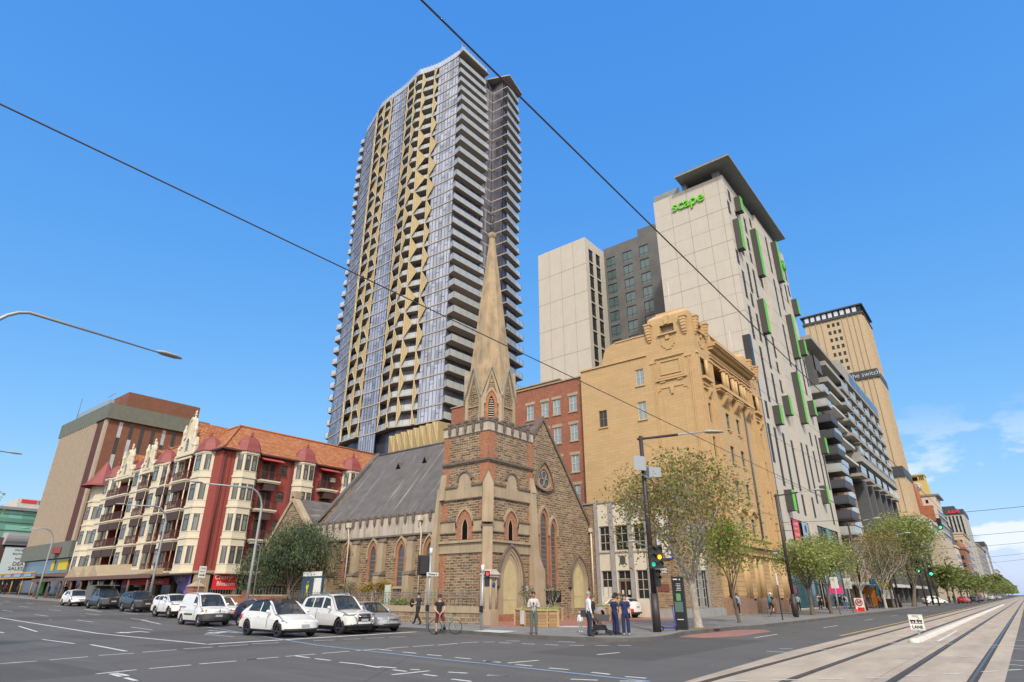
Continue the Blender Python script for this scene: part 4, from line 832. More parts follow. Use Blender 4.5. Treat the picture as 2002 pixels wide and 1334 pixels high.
mb = MB(); mb.tube([(71.2, 21.2, 21.8), (70.9, 21.2, 7.5)], .1, 7); mb.build('downpipe', M['iron'], sh)
# ground storey: rusticated piers, half columns, granite plinth
piers = [(58.0, 58.6), (60.7, 63.3), (64.9, 66.6), (69.4, 71.6), (73.6, 75.6), (77.6, X1)]
mb = MB()
for a, b_ in piers:
 for k in range(9): SS.box(mb, a, b_, 1.75 + k * .42, 2.14 + k * .42, -.5, .05)
 SS.box(mb, a + .02, b_ - .02, 1.5, 5.55, -.5, .0)
SS.box(mb, 58, X1, 5.3, 5.6, -.6, .1); mb.build('rusticated_pier', ST, sh)
mb = MB(); SS.box(mb, 58.1, X1 - .1, .1, 5.5, -1.5, -1.4); mb.build('recess', M['dark_glass'], sh)
for i_, u in enumerate((60.2, 63.9, 64.5, 67.1, 68.9, 72.1, 73.1, 76.1, 77.1)):
 mb = MB(); mb.cyl(u, 21.5, 1.6, 5.3, .42, .36, 14); mb.build('column', ST, sh)
mb = MB()
for a, b_ in ((57.95, 58.6), (59.9, 64.9), (66.3, 69.3), (71.0, 73.6), (75.4, X1 + .02)):
 SS.box(mb, a, b_, .1, 1.3, -.9, .35); SS.box(mb, a, b_, 1.3, 1.62, -.8, .15)
mb.build('plinth', SG, sh)
for a, b_ in ((58.7, 59.8), (65.0, 66.2), (69.4, 70.9), (73.7, 75.3)): SS.window(sh, a, b_, 1.4, 5.2, M['dark_frame'], M['dark_glass'], 2, 3, d=-.9)
for x, y, z0, z1 in ((60.5, 24.5, 31.5, 36.5), (74.0, 22.3, 29, 34)):
 fp = empty('flagpole', (x, y, z0), 'slim white flagpole on the ochre roof near the %s attic' % ('left' if x < 70 else 'right'), 'flagpole'); mb = MB(); mb.tube([(x, y, z0), (x, y, z1)], [.05, .03], 6); mb.build('pole', M['white_frame'], fp); mb = MB(); mb.ball((x, y, z1), .08, 8); mb.build('finial', M['white_frame'], fp)
# ============================================================ RED BRICK BUILDING behind the church
bb = empty('brick_building', (59, 35.8, .15), 'old red brick block with sash windows behind the church spire', 'building')
BF = Face('x', 59.0)
bw = []
for y, z in [(37.6, 23.3), (40.0, 23.3), (41.8, 23.3), (44.1, 23.3), (47.5, 23.3), (50.0, 23.3), (52.5, 23.3), (55, 23.3), (37.6, 19.7), (40.0, 19.7), (41.8, 19.7), (44.1, 19.7), (47.5, 19.7), (50.0, 19.7), (52.5, 19.7), (55, 19.7), (37.6, 16.0), (40.0, 16.0), (41.8, 16.0), (44.1, 16.0), (47.5, 16.0), (50.0, 16.0), (52.5, 16.0), (55, 16.0), (37.6, 12.5), (40.0, 12.5), (41.8, 12.5), (44.1, 12.5), (47.5, 12.5), (50.0, 12.5), (52.5, 12.5), (55, 12.5)]: bw.append((y - .55, y + .55, z - 1.0, z + 1.0))
mb = MB(); BF.wall(mb, 35.75, 58.2, .1, 26.4, bw, 0, 0, .25); mb.quad((59, 58.2, .1), (75, 58.2, .1), (75, 58.2, 26.4), (59, 58.2, 26.4)); mb.quad((59, 35.75, .1), (75, 35.75, .1), (75, 35.75, 26.4), (59, 35.75, 26.4)); mb.box(59.2, 75, 35.8, 58.1, 25.9, 26.1); mb.build('wall', M['hotel_brick'], bb)
mb = MB(); BF.box(mb, 35.7, 58.3, 26.4, 26.55, -.4, .15); BF.box(mb, 40.0, 48.5, 26.55, 27.1, -1.5, -.8); BF.box(mb, 39.9, 48.6, 27.1, 27.25, -1.6, -.6); mb.build('parapet', M['render_stone'], bb)
for h in bw:
 BF.window(bb, *h, M['white_frame'], M['window_blue'], 2, 2, d=-.12, fw=.07)
 mb = MB(); BF.box(mb, h[0] - .2, h[1] + .2, h[3], h[3] + .35, 0, .03); BF.box(mb, h[0] - .12, h[1] + .12, h[2] - .15, h[2], 0, .1); mb.build('lintel', M['render_stone'], bb)
mb = MB(); BF.box(mb, 42.3, 43.1, 9.8, 10.6, 0, .15); mb.lathe([(0, -.2), (.3, -.2), (.3, 0), (.22, -.05)], BF.P(42.7, 10.2, .0), 12, axis='x'); mb.build('wall_fan', M['pale_concrete'], bb)
# ============================================================ CREAM STUDENT TOWER with green boxes
st = empty('student_tower', (82, 22, .15), 'cream panelled high rise with green edged box windows and a floating roof', 'building')
TW, TS = Face('x', 82.0), Face('y', 22.0); CP = M['cream_panel']
slots = [(83.8,84.2,62.6,60.3),(82.5,82.9,59.7,57.2),(86,86.4,59.7,58.6),(90.5,90.9,60.8,57.7),(94.2,94.6,62.7,60.8),(90.2,90.6,56.7,54.1),(82.6,83,50.7,48.1),(86,86.4,52.2,51.3),(90.3,90.7,53.8,51.9),(87.3,87.7,50.5,45.1),(90.2,90.6,50.6,45.3),(83.9,84.3,47.6,42.8),(86.4,86.8,44.7,42.3),(83.9,84.3,41.6,36.1),(101.5,101.9,62.5,54.8),(101.5,101.9,53.6,46.2),(105.5,105.9,53.7,48.9),(112.4,112.8,62.5,57.8),(112.3,112.7,56.9,54.4),(109.7,110.1,56,52),(94.4,94.8,50.8,48.9),(87.5,87.9,41.6,36.9),(86.1,86.5,35.7,27.1),(90.1,90.5,32.6,27.8),(90.2,90.6,38.9,33.3),(94.5,94.9,40.2,36.4),(94.3,94.7,32.7,30.5),(84,84.4,26.8,24.2),(94.3,94.7,35.7,33.8),(101.7,102.1,44.8,37),(105.4,105.8,38.5,33.9),(109.5,109.9,41,33.9),(112.5,112.9,41.5,36.2),(83.2,83.6,23.4,18),(86.1,86.5,23.4,15.3),(90.1,90.5,23.4,15.3),(94.2,94.6,23.1,15.5),(105.5,105.9,26.5,24.2),(101.5,101.9,23.7,14.6),(94.5,94.9,15.2,12.2),(109.4,109.8,26.8,18.3),(105.5,105.9,23.4,18.3),(112.4,112.8,23.8,18),(110.2,110.6,15.5,12.2),(90.8,91.2,15.0,12.2),(105.4,105.8,32.5,28.5),(98.2,98.6,23.4,16),(98.4,98.8,15.2,12.2),(101.3,101.7,62.9,62.7)]
S_ = [(a - .2, b_ + .7, z1, z0) for a, b_, z0, z1 in slots if z0 - z1 > .5]
low = [(86.3, 95.5, 7.8, 11.2), (98.5, 112.0, 7.8, 11.2), (82.3, 97, .3, 6.2), (98, 113.6, .3, 6.2), (81.95 + .3, 82.95 + .1, 8.0, 14.3)]
mb = MB(); TS.wall(mb, 82.0, 96.4, .1, 64.3, [s for s in S_ + low if s[1] < 97.1 and s[0] > 82 and s[1] < 96.4] + [(82.3, 96.4, .3, 6.2)], 0, 0, .09)
TS2 = Face('y', 21.6); TS2.wall(mb, 96.9, 113.8, .1, 64.3, [s for s in S_ if s[0] > 97] + [(98.5, 112.0, 7.8, 11.2), (98, 113.6, .3, 6.2)], 0, 0, .09)
mb.box(96.4, 96.9, 21.6, 22.2, 6, 64.3)
TW.wall(mb, 22.0, 34.1, .1, 64.3, [], 0, 0)
mb.quad((113.8, 21.6, .1), (113.8, 34, .1), (113.8, 34, 64.3), (113.8, 21.6, 64.3)); mb.quad((82, 34.1, .1), (113.8, 34.1, .1), (113.8, 34.1, 64.3), (82, 34.1, 64.3)); mb.quad((82, 22, 64.2), (113.8, 22, 64.2), (113.8, 34, 64.2), (82, 34, 64.2))
mb.build('wall', CP, st)
mb = MB()
for z in (58.0, 52.1, 46.0, 40.0, 34.0, 28.0, 22.0, 16.0):
 TW.box(mb, 22.0, 34.1, z - .03, z + .03, -.02, .012); TS.box(mb, 82, 96.4, z - .03, z + .03, -.02, .012); TS2.box(mb, 96.9, 113.8, z - .03, z + .03, -.02, .012)
for z in (61, 55, 49, 43, 37, 31): TS.box(mb, 82, 96.4, z - .012, z + .012, -.02, .01); TS2.box(mb, 96.9, 113.8, z - .012, z + .012, -.02, .01); TW.box(mb, 22.0, 34.1, z - .01, z + .01, -.02, .01)
for y in (31.1, 28.2, 25.3, 22.9): TW.box(mb, y - .02, y + .02, .2, 64.2, -.02, .012)
mb.build('panel_joint', mat('joint', (.20, .17, .13), .9), st)
mb = MB()
for a, b_, z0, z1 in S_:
 (TS if a < 97 else TS2).box(mb, a, b_, z0, z1, -.12, -.05)
mb.build('slot_window', simple('slot_dark', (.028, .028, .03), .7), st)
for a, b_, z0, z1 in ((82.5, 96.2, .3, 6.2), (98.1, 113.5, .3, 6.2)): TS.window(st, a, b_, z0, z1, M['dark_frame'], glassmat('shop_glass', (.05, .11, .13), .08) if 'shop_glass' not in M else M['shop_glass'], 6, 2, d=-.25)
for a, b_ in ((86.3, 95.5), (98.5, 112.0)): TS.window(st, a, b_, 7.8, 11.2, M['dark_frame'], M['dark_glass'], 4, 1, d=-.2 if a < 97 else .2)
# recessed glazed corner slot on the west side of the front
mb = MB()
for z0, z1 in ((31.0, 36.2), (8, 31)): TS.box(mb, 81.93, 82.6, z0, z1, -1.0, .03)
cw = mb.build('corner_window', M['dark_glass'], st)
GB = simple('box_grey', (.055, .055, .055), .6); GG = simple('box_green', (.13, .52, .015), .5)
boxes = [(86.4, 62.4, 59.6), (83.4, 56.4, 51.0), (93.0, 59.5, 50.5), (104.8, 62.7, 54.4), (112.7, 53.8, 50.6), (89.4, 44.6, 38.9), (105.2, 47.7, 39.5), (111.4, 44.9, 42.0), (100.9, 35.6, 27.0), (93.7, 29.8, 26.8), (87.2, 26.7, 24.0), (108.7, 32.6, 30.0), (111.7, 26.7, 24.0), (85.6, 14.7, 12.0), (105.0, 17.7, 15.0)]
for x, zt, zb in boxes:
 dd = .95 + (.4 if x > 97 else 0); mb = MB(); a, b_ = x, x + 1.25; th = .16
 TS.box(mb, a, a + th, zb, zt, -.1, dd, 0); TS.box(mb, b_ - th, b_, zb, zt, -.1, dd, 0); TS.box(mb, a + th, b_ - th, zb, zb + th, -.1, dd, 0); TS.box(mb, a + th, b_ - th, zt - th, zt, -.1, dd, 0)
 bo = mb.build('box_window', GB, st)
 mb = MB(); TS.box(mb, a + .05, b_ - .02, zb + .02, zt - .02, dd, dd + .05, 0); mb.build('green_frame', GG, bo)
 mb = MB(); # posters
def text_obj(txt, mat_, parent, F, u, z, size, d=.06, ext=.02, name='lettering', align='CENTER', lean=0, flip=False, bold=0, font_sx=1):
 cu = bpy.data.curves.new(name, 'FONT'); cu.body = txt; cu.size = size; cu.extrude = ext; cu.align_x = align; cu.align_y = 'CENTER'; cu.offset = bold; cu.space_character = 1.0 + bold * .0
 tmp = bpy.data.objects.new('tmp', cu); COL.objects.link(tmp); dg = bpy.context.evaluated_depsgraph_get(); me = bpy.data.meshes.new_from_object(tmp.evaluated_get(dg)); bpy.data.objects.remove(tmp)
 # local text axes: x right, y up, z towards viewer
 p = Vector(F.P(u, z, d))
 if F.a == 'x': ux = Vector((0, 1, 0)) * (1 if F.s > 0 else -1); nn = Vector((F.s, 0, 0))
 else: ux = Vector((1, 0, 0)) * (1 if F.s < 0 else -1); nn = Vector((0, F.s, 0))
 Mx = Matrix(((ux.x * font_sx, 0, nn.x, p.x), (ux.y * font_sx, 0, nn.y, p.y), (0, 1, 0, p.z), (0, 0, 0, 1)))
 root = parent
 while root is not None and root.parent is not None: root = root.parent
 o0 = ORG.get(root.name, Vector((0, 0, 0))) if root else Vector((0, 0, 0))
 me.transform(Matrix.Translation(-o0) @ Mx); me.materials.clear(); me.materials.append(mat_); me.name = name
 o = bpy.data.objects.new(name, me); COL.objects.link(o); o.parent = parent; return o
text_obj('scape', GG, st, TW, 28.1, 61.7, 2.7, .1, .18, bold=.02, font_sx=.92)
text_obj('scape', GG, st, TS2, 110.0, 60.6, 2.3, .3, .12, bold=.02)
PK = simple('poster_pink', (.55, .05, .17)); PB = simple('poster_blue', (.33, .42, .55)); TQ = simple('poster_teal', (.03, .35, .40)); OR = simple('print_orange', (.75, .30, .08))
mb = MB(); TS.box(mb, 87.0, 89.9, 7.9, 11.1, 0, .06); po = mb.build('poster', PK, st)
for k, (s, z) in enumerate((('YOUR', 10.6), ('CITY', 9.9), ('YOUR', 9.2), ('HOME', 8.5))):
 mb = MB();
 for q in range(4): TS.box(mb, 87.4 + q * .55, 87.8 + q * .55, z - .22, z + .22, .06, .07)
 mb.build('print_block', OR, po)
mb = MB(); TS.box(mb, 91.7, 94.6, 7.9, 11.1, 0, .06); po = mb.build('poster', PB, st)
mb = MB(); mb.ball((93.2, 21.93, 10.3), .55, 12, sc=(1, .02, 1)); mb.build('printed_figure', simple('print_dark', (.05, .05, .07)), po)
mb = MB(); TS2.box(mb, 104.0, 105.3, 7.9, 11.1, 0, .05); mb.build('poster', TQ, st)
# floating roof, plant screens
mb = MB(); mb.box(80.0, 111.0, 20.0, 29.1, 65.95, 66.25, 0); mb.box(80, 80.06, 20, 29.1, 66.3, 66.36, 0); mb.build('floating_roof', mat('roof_metal', (.24, .27, .27), .6, .1), st)
mb = MB(); mb.box(82.6, 107, 22.6, 23.8, 64.3, 65.9, 0); mb.box(82.6, 84, 28.2, 29.0, 64.3, 65.9); mb.box(84, 107, 24, 33.5, 64.3, 65.9); mb.build('plant_room', mat('plant_grey', (.23, .25, .26), .7), st)
mb = MB(); TW.box(mb, 29.4, 34.0, 64.3, 65.6, -.3, -.2); mb.build('parapet_screen', M['plant_grey'], st)
# ============================================================ CREAM AND GREY BLOCK behind
cb = empty('apartment_block', (88, 51.7, .15), 'cream slab block joined to a charcoal wall of square windows, behind the student tower', 'building')
CW, CS, CG = Face('x', 88.0), Face('y', 51.7), Face('x', 95.45)
cs = []
for k in range(16):
 z = 62.8 - k * 3.0; cs.append((89.25, 90.95, z, z + 2.75)); cs.append((92.0, 93.75, z + .3, z + 2.95))
mb = MB(); CW.wall(mb, 51.7, 63.2, .1, 67.6, [], 0, 0); CS.wall(mb, 88, 95.45, .1, 67.6, cs, 0, 0, .3); mb.quad((88, 63.2, .1), (96, 63.2, .1), (96, 63.2, 67.6), (88, 63.2, 67.6)); mb.box(88.1, 95.4, 51.8, 63, 67, 67.2); mb.build('cream_wall', CP, cb)
mb = MB()
for z in (61.6, 55.6, 49.6, 43.6, 37.6, 31.6): CW.box(mb, 51.7, 63.2, z - .03, z + .03, -.02, .012)
for y in (54.6, 57.5, 60.4): CW.box(mb, y - .02, y + .02, 1, 67.5, -.02, .012)
mb.build('panel_joint', M['joint'], cb)
for h in cs: CS.window(cb, *h, M['dark_frame'], M['dark_glass'], 1, 2, d=-.2)
cg = []
for k in range(9):
 z = 63.5 - k * 3.08
 for y0, y1, dz in ((49.2, 51.2, 0), (45.4, 47.5, 0), (41.8, 43.8, 0)): cg.append((y0, y1, z, z + 2.35))
mb = MB(); CG.wall(mb, 34.5, 51.7, 10, 68.3, cg, 0, 0, .25); mb.box(95.5, 100, 34.6, 51.6, 67.5, 67.7); CG.box(mb, 40.3, 44, 68.3, 70.2, -2, -.5); mb.build('charcoal_wall', mat('charcoal', (.125, .125, .125), .85, var=.2, vs=.4), cb)
for h in cg: CG.window(cb, *h, M['dark_frame'], glassmat('teal_glass', (.07, .12, .13), .1, spec=.7, var=.4) if 'teal_glass' not in M else M['teal_glass'], 2, 1, d=-.15, zsplit=[h[2] + .55])
# ============================================================ RESIDENTIAL HIGH RISE
tw = empty('apartment_tower', (76, 77, .8), 'tallest glass apartment tower with gold triangular screens and stacked balconies', 'tower')
ZB, FH, NF = 32.15, 3.095, 30
plan = [(75.88, 77.3), (75.75, 80.2), (75.5, 83.9), (74.9, 86.3), (74.25, 88.3), (73.8, 89.6), (74.0, 91.0), (74.35, 93.2), (74.7, 95.4), (74.85, 97.6), (74.85, 100.2), (74.85, 103.1), (75.2, 106.4), (76.0, 108.6), (77.0, 111.2), (78.1, 114.6), (78.9, 117.4)]
cum = [0]
for i in range(1, len(plan)): cum.append(cum[-1] + math.dist(plan[i - 1], plan[i]))
def pl(s, off=0):
 """point on the western slab edge at arc length s, shifted inwards by off"""
 s = max(0, min(cum[-1] - 1e-4, s)); i = 0
 while cum[i + 1] < s: i += 1
 t_ = (s - cum[i]) / (cum[i + 1] - cum[i]); a, b = Vector(plan[i]), Vector(plan[i + 1]); p = a.lerp(b, t_); d_ = (b - a).normalized()
 return p + Vector((d_.y, -d_.x)) * off
def s_at(y):
 for i in range(len(plan) - 1):
  if plan[i][1] <= y <= plan[i + 1][1]: return cum[i] + (y - plan[i][1]) / (plan[i + 1][1] - plan[i][1]) * (cum[i + 1] - cum[i])
 return cum[-1]
E_ = Vector((.975, .222)).normalized(); E_ = Vector((1, -.03)).normalized()      # direction of the southern face
A0 = Vector((75.88, 77.3)); B0 = Vector((84.6, 77.0)); V0 = Vector((88.3, 76.9)); C0 = Vector((88.6, 73.6)); D0 = Vector((94.6, 74.4))
slabM = mat('slab_concrete', (.40, .37, .33), .85, var=.1); soff = mat('soffit', (.40, .35, .285), .85, var=.1)
gl = glassmat('tower_glass', (.36, .385, .46), .26, .35, .6, .34, (.9, .9, 1 / 3.095)); mull = simple('mullion', (.13, .135, .145), .5, .3)
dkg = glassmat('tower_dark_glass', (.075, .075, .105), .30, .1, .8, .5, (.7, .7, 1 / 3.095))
# clear balustrade glass
m, t, b = newmat('balustrade_glass'); b.inputs['Base Color'].default_value = (.62, .67, .67, 1); b.inputs['Alpha'].default_value = .62; b.inputs['Roughness'].default_value = .12; b.inputs['Metallic'].default_value = .15
bal = m
m, t, b = newmat('gold_mesh'); v = coords(t, 'pos'); s_ = node(t, 'ShaderNodeSeparateXYZ'); t.links.new(v, s_.inputs[0])
ws = node(t, 'ShaderNodeMath', operation='MULTIPLY'); ws.inputs[1].default_value = 2.2; t.links.new(s_.outputs[1], ws.inputs[0]); fr_ = node(t, 'ShaderNodeMath', operation='FRACT'); t.links.new(ws.outputs[0], fr_.inputs[0])
c = mixc(t, rng(t, fr_.outputs[0], .80, .84), (.40, .305, .15), (.62, .52, .30)); c = mixc(t, rng(t, noise(t, v, .7, 4), .3, .7), c, mixc(t, .3, c, (.2, .15, .08))); t.links.new(c, b.inputs['Base Color']); b.inputs['Roughness'].default_value = .55
gold = m; goldl = simple('gold_edge', (.62, .52, .31), .5)
def zf(k): return ZB + k * FH
g1a, g1b = s_at(83.9), s_at(95.0)          # first gold bay
g2a, g2b = s_at(100.5), s_at(109.0)        # second gold bay
def bd(k):      # balcony depth on the south and north sides swells and shrinks with height
 return 1.5 + .75 * math.cos(2 * math.pi * (k - 7) / 15.5)
for k in range(NF + 1):
 z = zf(k); mb = MB()
 edge = [pl(cum[-1] * i / 60, 0) for i in range(61)]; back = [B0 + Vector((0, 0)), V0, C0, D0, Vector((97, 80)), Vector((99, 115)), Vector((82, 120))]
 poly = [tuple(p) for p in reversed(edge)] + [tuple(p) for p in back[:]]
 mb.slab(poly, z - .28, z, 0)
 # south balcony slab
 d_ = bd(k); a1 = A0 + Vector((-.45, -d_));
 if k < NF:
  mb.slab([(A0.x, A0.y), (a1.x, a1.y), (B0.x + .3, B0.y - d_ + .0), (B0.x + .3, B0.y)], z - .26, z - .01, 0)
  e2 = Vector((D0.x + .4 + .9 * (bd(k) - 1), D0.y + .2)); mb.slab([(C0.x, C0.y), (C0.x + .1, C0.y - 1.3), (e2.x + .3, e2.y - 1.0), (e2.x + .3, e2.y + 3), (C0.x, C0.y + 1)], z - .26, z - .01, 0)
  dn = .35 + 1.1 * (.5 + .5 * math.cos(2 * math.pi * (k - 9) / 16)) + .4
  mb.slab([(78.9, 117.3), (78.9 - .35, 117.5 + dn), (86, 121 + dn), (86, 117.3)], z - .26, z - .01, 0)
 sl_ = mb.build('floor_slab', [slabM], tw)
 if k < NF:
  mb = MB(); H = 1.15
  def panes(pts):
   for i in range(len(pts) - 1):
    a, b_ = Vector(pts[i]), Vector(pts[i + 1]); mb.quad((a.x, a.y, z + .02), (b_.x, b_.y, z + .02), (b_.x, b_.y, z + H), (a.x, a.y, z + H), 0)
    n = max(1, int((b_ - a).length / 1.6))
    for q in range(n + 1):
     p = a.lerp(b_, q / n); mb.box(p.x - .02, p.x + .02, p.y - .02, p.y + .02, z, z + H + .02, 1)
    mb.tube([(a.x, a.y, z + H), (b_.x, b_.y, z + H)], .025, 4, 1)
  panes([(A0.x, A0.y), (a1.x + .05, a1.y + .05), (B0.x + .25, B0.y - d_ + .05), (B0.x + .25, B0.y)])
  panes([(C0.x + .15, C0.y - 1.25), (e2.x + .25, e2.y - .95), (e2.x + .25, e2.y + 2.5)])
  panes([(78.75, 117.3), (78.9 - .3, 117.45 + dn), (86, 120.9 + dn)])
  for ga, gb in ((g1a, g1b), (g2a, g2b)):
   panes([tuple(pl(ga + (gb - ga) * q / 7, .25)) for q in range(8)])
  mb.build('balustrade', [bal, mull], tw)
# glazing per storey: three ribbons on the west, dark returns, recessed balcony backs
for k in range(NF):
 z0, z1 = zf(k), zf(k + 1) - .28
 mb = MB()
 for sa, sb in ((0, g1a), (g1b, g2a), (g2b, cum[-1])):
  n = max(1, round((sb - sa) / 1.0))
  for q in range(n):
   a, b_ = pl(sa + (sb - sa) * q / n, .12), pl(sa + (sb - sa) * (q + 1) / n, .12)
   mb.quad((a.x, a.y, z0), (b_.x, b_.y, z0), (b_.x, b_.y, z1), (a.x, a.y, z1), 0)
   p = pl(sa + (sb - sa) * q / n, .07); mb.box(p.x - .03, p.x + .03, p.y - .03, p.y + .03, z0, z1, 1)
   if (q + k) % 4 == 1:
    c_ = pl(sa + (sb - sa) * (q + .5) / n, .07); zz = z0 + (z1 - z0) * .42
    mb.hexa([(a.x - .06, a.y, zz), (b_.x - .06, b_.y, zz), (b_.x, b_.y, zz), (a.x, a.y, zz), (a.x - .06, a.y, zz + .06), (b_.x - .06, b_.y, zz + .06), (b_.x, b_.y, zz + .06), (a.x, a.y, zz + .06)], 1)
  for s__, dd in ((sa, 1.4), (sb, 1.4)):
   if 0 < s__ < cum[-1]:
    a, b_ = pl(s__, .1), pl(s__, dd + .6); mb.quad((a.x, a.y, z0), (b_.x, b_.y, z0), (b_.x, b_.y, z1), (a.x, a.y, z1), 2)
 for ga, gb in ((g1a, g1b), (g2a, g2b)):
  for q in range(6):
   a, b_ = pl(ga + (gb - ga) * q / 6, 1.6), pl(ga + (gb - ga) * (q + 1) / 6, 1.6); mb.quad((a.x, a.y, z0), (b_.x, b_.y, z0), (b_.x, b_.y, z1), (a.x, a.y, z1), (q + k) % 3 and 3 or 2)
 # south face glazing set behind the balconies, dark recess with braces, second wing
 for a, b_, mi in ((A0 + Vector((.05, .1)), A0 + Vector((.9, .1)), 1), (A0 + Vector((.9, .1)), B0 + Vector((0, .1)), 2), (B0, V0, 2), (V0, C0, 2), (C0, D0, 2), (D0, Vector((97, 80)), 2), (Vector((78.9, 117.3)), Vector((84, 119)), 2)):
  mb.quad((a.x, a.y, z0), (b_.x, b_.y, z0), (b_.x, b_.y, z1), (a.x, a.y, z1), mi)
 for a, b_ in ((B0, V0), (V0, C0), (C0, D0), (A0, B0)):
  n = 3
  for q in range(n + 1):
   p = a.lerp(b_, q / n); mb.box(p.x - .04, p.x + .04, p.y - .06, p.y + .04, z0, z1, 1)
 for q in range(2):
  p = B0.lerp(V0, .12 + q * .3); r_ = B0.lerp(V0, .3 + q * .3); mb.quad((p.x, p.y - .02, z0 + .1), (r_.x, r_.y - .02, z0 + .1), (r_.x, r_.y - .02, z1 - .1), (p.x, p.y - .02, z1 - .1), 3) if (k + q) % 3 else None
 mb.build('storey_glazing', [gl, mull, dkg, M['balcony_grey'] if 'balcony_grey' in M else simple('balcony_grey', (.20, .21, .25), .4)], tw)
# gold mesh triangles: each spans two storeys, apex one storey up
def gauss(x, c_, w_): return math.exp(-((x - c_) / w_) ** 2)
L1 = g1b - g1a
cols1 = [(.10, lambda k: -2.0 * (.40 + .68 * gauss(k, 20, 5) + .55 * gauss(k, 9, 4)), 0),
         (.40, lambda k: -2.8 * (.36 + .60 * gauss(k, 19, 5) + .50 * gauss(k, 9, 4)), 1),
         (.64, lambda k: -2.1 * (.38 + .55 * gauss(k, 19, 6) + .45 * gauss(k, 8, 4)), 0),
         (.93, lambda k: -1.9 * (.35 + .55 * gauss(k, 18, 7) + .35 * gauss(k, 8, 4)), 1)]
L2 = g2b - g2a
cols2 = [(.03, lambda k: 2.0 * (.55 + .35 * gauss(k, 22, 6) + .3 * gauss(k, 8, 5)), 0), (.36, lambda k: 2.4 * (.5 + .35 * gauss(k, 22, 6) + .3 * gauss(k, 8, 5)), 1), (.93, lambda k: -1.6 * (.6 + .3 * gauss(k, 14, 6)), 0), (.80, lambda k: 1.2, 1)]
for base, L, cols in ((g1a, L1, cols1), (g2a, L2, cols2)):
 for f_, wf_, par in cols:
  s0 = base + L * (f_ if True else 0)
  mb = MB()
  k = par - 1
  while k < NF:
   kk = max(k, 0); k2 = min(k + 2, NF); km_ = min(max(k + 1, 0), NF)
   wv = wf_(k + 1); a = pl(s0, -.10); b_ = pl(s0 + wv, -.10)
   zA, zM, zB_ = zf(kk) - .1, zf(km_) - .1, zf(k2) - .1
   if k < 0: pts = [(a, zA), (b_, zM), (a, zB_)]
   else: pts = [(a, zA), (b_, zM), (a, zB_)]
   P_ = [Vector((p.x, p.y, z)) for p, z in pts]
   mid = pl(s0 + wv * .5, -.28); Pm = Vector((mid.x, mid.y, zM)); nrm = Vector((.08, 0, 0))
   mb.add([P_[0], P_[1], P_[2], P_[0] + nrm, P_[1] + nrm, P_[2] + nrm], [(0, 1, 2), (5, 4, 3), (0, 3, 4, 1), (1, 4, 5, 2), (2, 5, 3, 0)], 0)
   for u_, v_ in ((0, 1), (1, 2)): mb.tube([P_[u_] + Vector((-.03, 0, 0)), P_[v_] + Vector((-.03, 0, 0))], .06, 4, 1, False)
   mb.tube([P_[0] + Vector((-.03, 0, 0)), P_[2] + Vector((-.03, 0, 0))], .05, 4, 1, False)
   k += 2
  mb.build('gold_screen', [gold, goldl], tw)
# crown: parapet screen, white roof rail, roof terrace
mb = MB(); zt = zf(NF)
pts = [pl(cum[-1] * i / 40, .3) for i in range(41)]
seq = [Vector((B0.x + .3, B0.y - .9)), Vector((A0.x - .35, A0.y - 1.2))] + pts
for i in range(len(seq) - 1):
 a, b_ = seq[i], seq[i + 1]; mb.quad((a.x, a.y, zt), (b_.x, b_.y, zt), (b_.x, b_.y, zt + 1.9), (a.x, a.y, zt + 1.9), 0); mb.box(a.x - .04, a.x + .04, a.y - .04, a.y + .04, zt, zt + 2.4, 1)
 mb.tube([(a.x, a.y, zt + 2.4), (b_.x, b_.y, zt + 2.4)], .03, 4, 1)
for i in (0,):
 a, b_ = seq[0], seq[1];
 for q in range(9): p = a.lerp(b_, q / 8); mb.box(p.x - .03, p.x + .03, p.y - .03, p.y + .03, zt, zt + 2.5, 1)
mb.build('roof_screen', [bal, simple('rail_grey', (.35, .36, .37), .5)], tw)
mb = MB(); mb.slab([(A0.x - .55, A0.y - 1.9), (B0.x + .4, B0.y - 1.7), (B0.x + .4, B0.y + 1), (A0.x, A0.y + 1)], zt - .3, zt + .02); mb.slab([(C0.x - .1, C0.y - 2.2), (D0.x + 1.0, D0.y - 1.6), (D0.x + 1.5, D0.y + 4), (V0.x - 2.5, V0.y + 2), (V0.x - 2.2, V0.y - .3)], zt - .25, zt + .05); mb.build('roof_slab', soff, tw)
mb = MB(); mb.box(78.5, 86, 82, 96, zt, zt + 3.2); mb.build('plant_room', mull, tw)
# base: dark lobby levels and the gold folded podium screen
mb = MB(); mb.slab([(p.x + 1.5, p.y) for p in [pl(cum[-1] * i / 10, 0) for i in range(11)]] + [(99, 117), (97, 76)], .5, ZB - .28); mb.build('core_wall', M['tower_dark_glass'], tw)
mb = MB()
for a, b_ in ((s_at(90.5), s_at(96.5)), (s_at(97.5), s_at(102))):
 pass
for q in range(7):
 a, b_ = pl(g1b + (g2a - g1b) * q / 7, .1), pl(g1b + (g2a - g1b) * (q + 1) / 7, .1); mb.quad((a.x, a.y, ZB - 5.5), (b_.x, b_.y, ZB - 5.5), (b_.x, b_.y, ZB - .28), (a.x, a.y, ZB - .28), 0); mb.box(a.x - .08, a.x + .02, a.y - .03, a.y + .03, ZB - 5.5, ZB - .28, 1)
mb.build('storey_glazing', [gl, mull], tw)
mb = MB(); n = 8; ya, yb = 90.2, 76.6
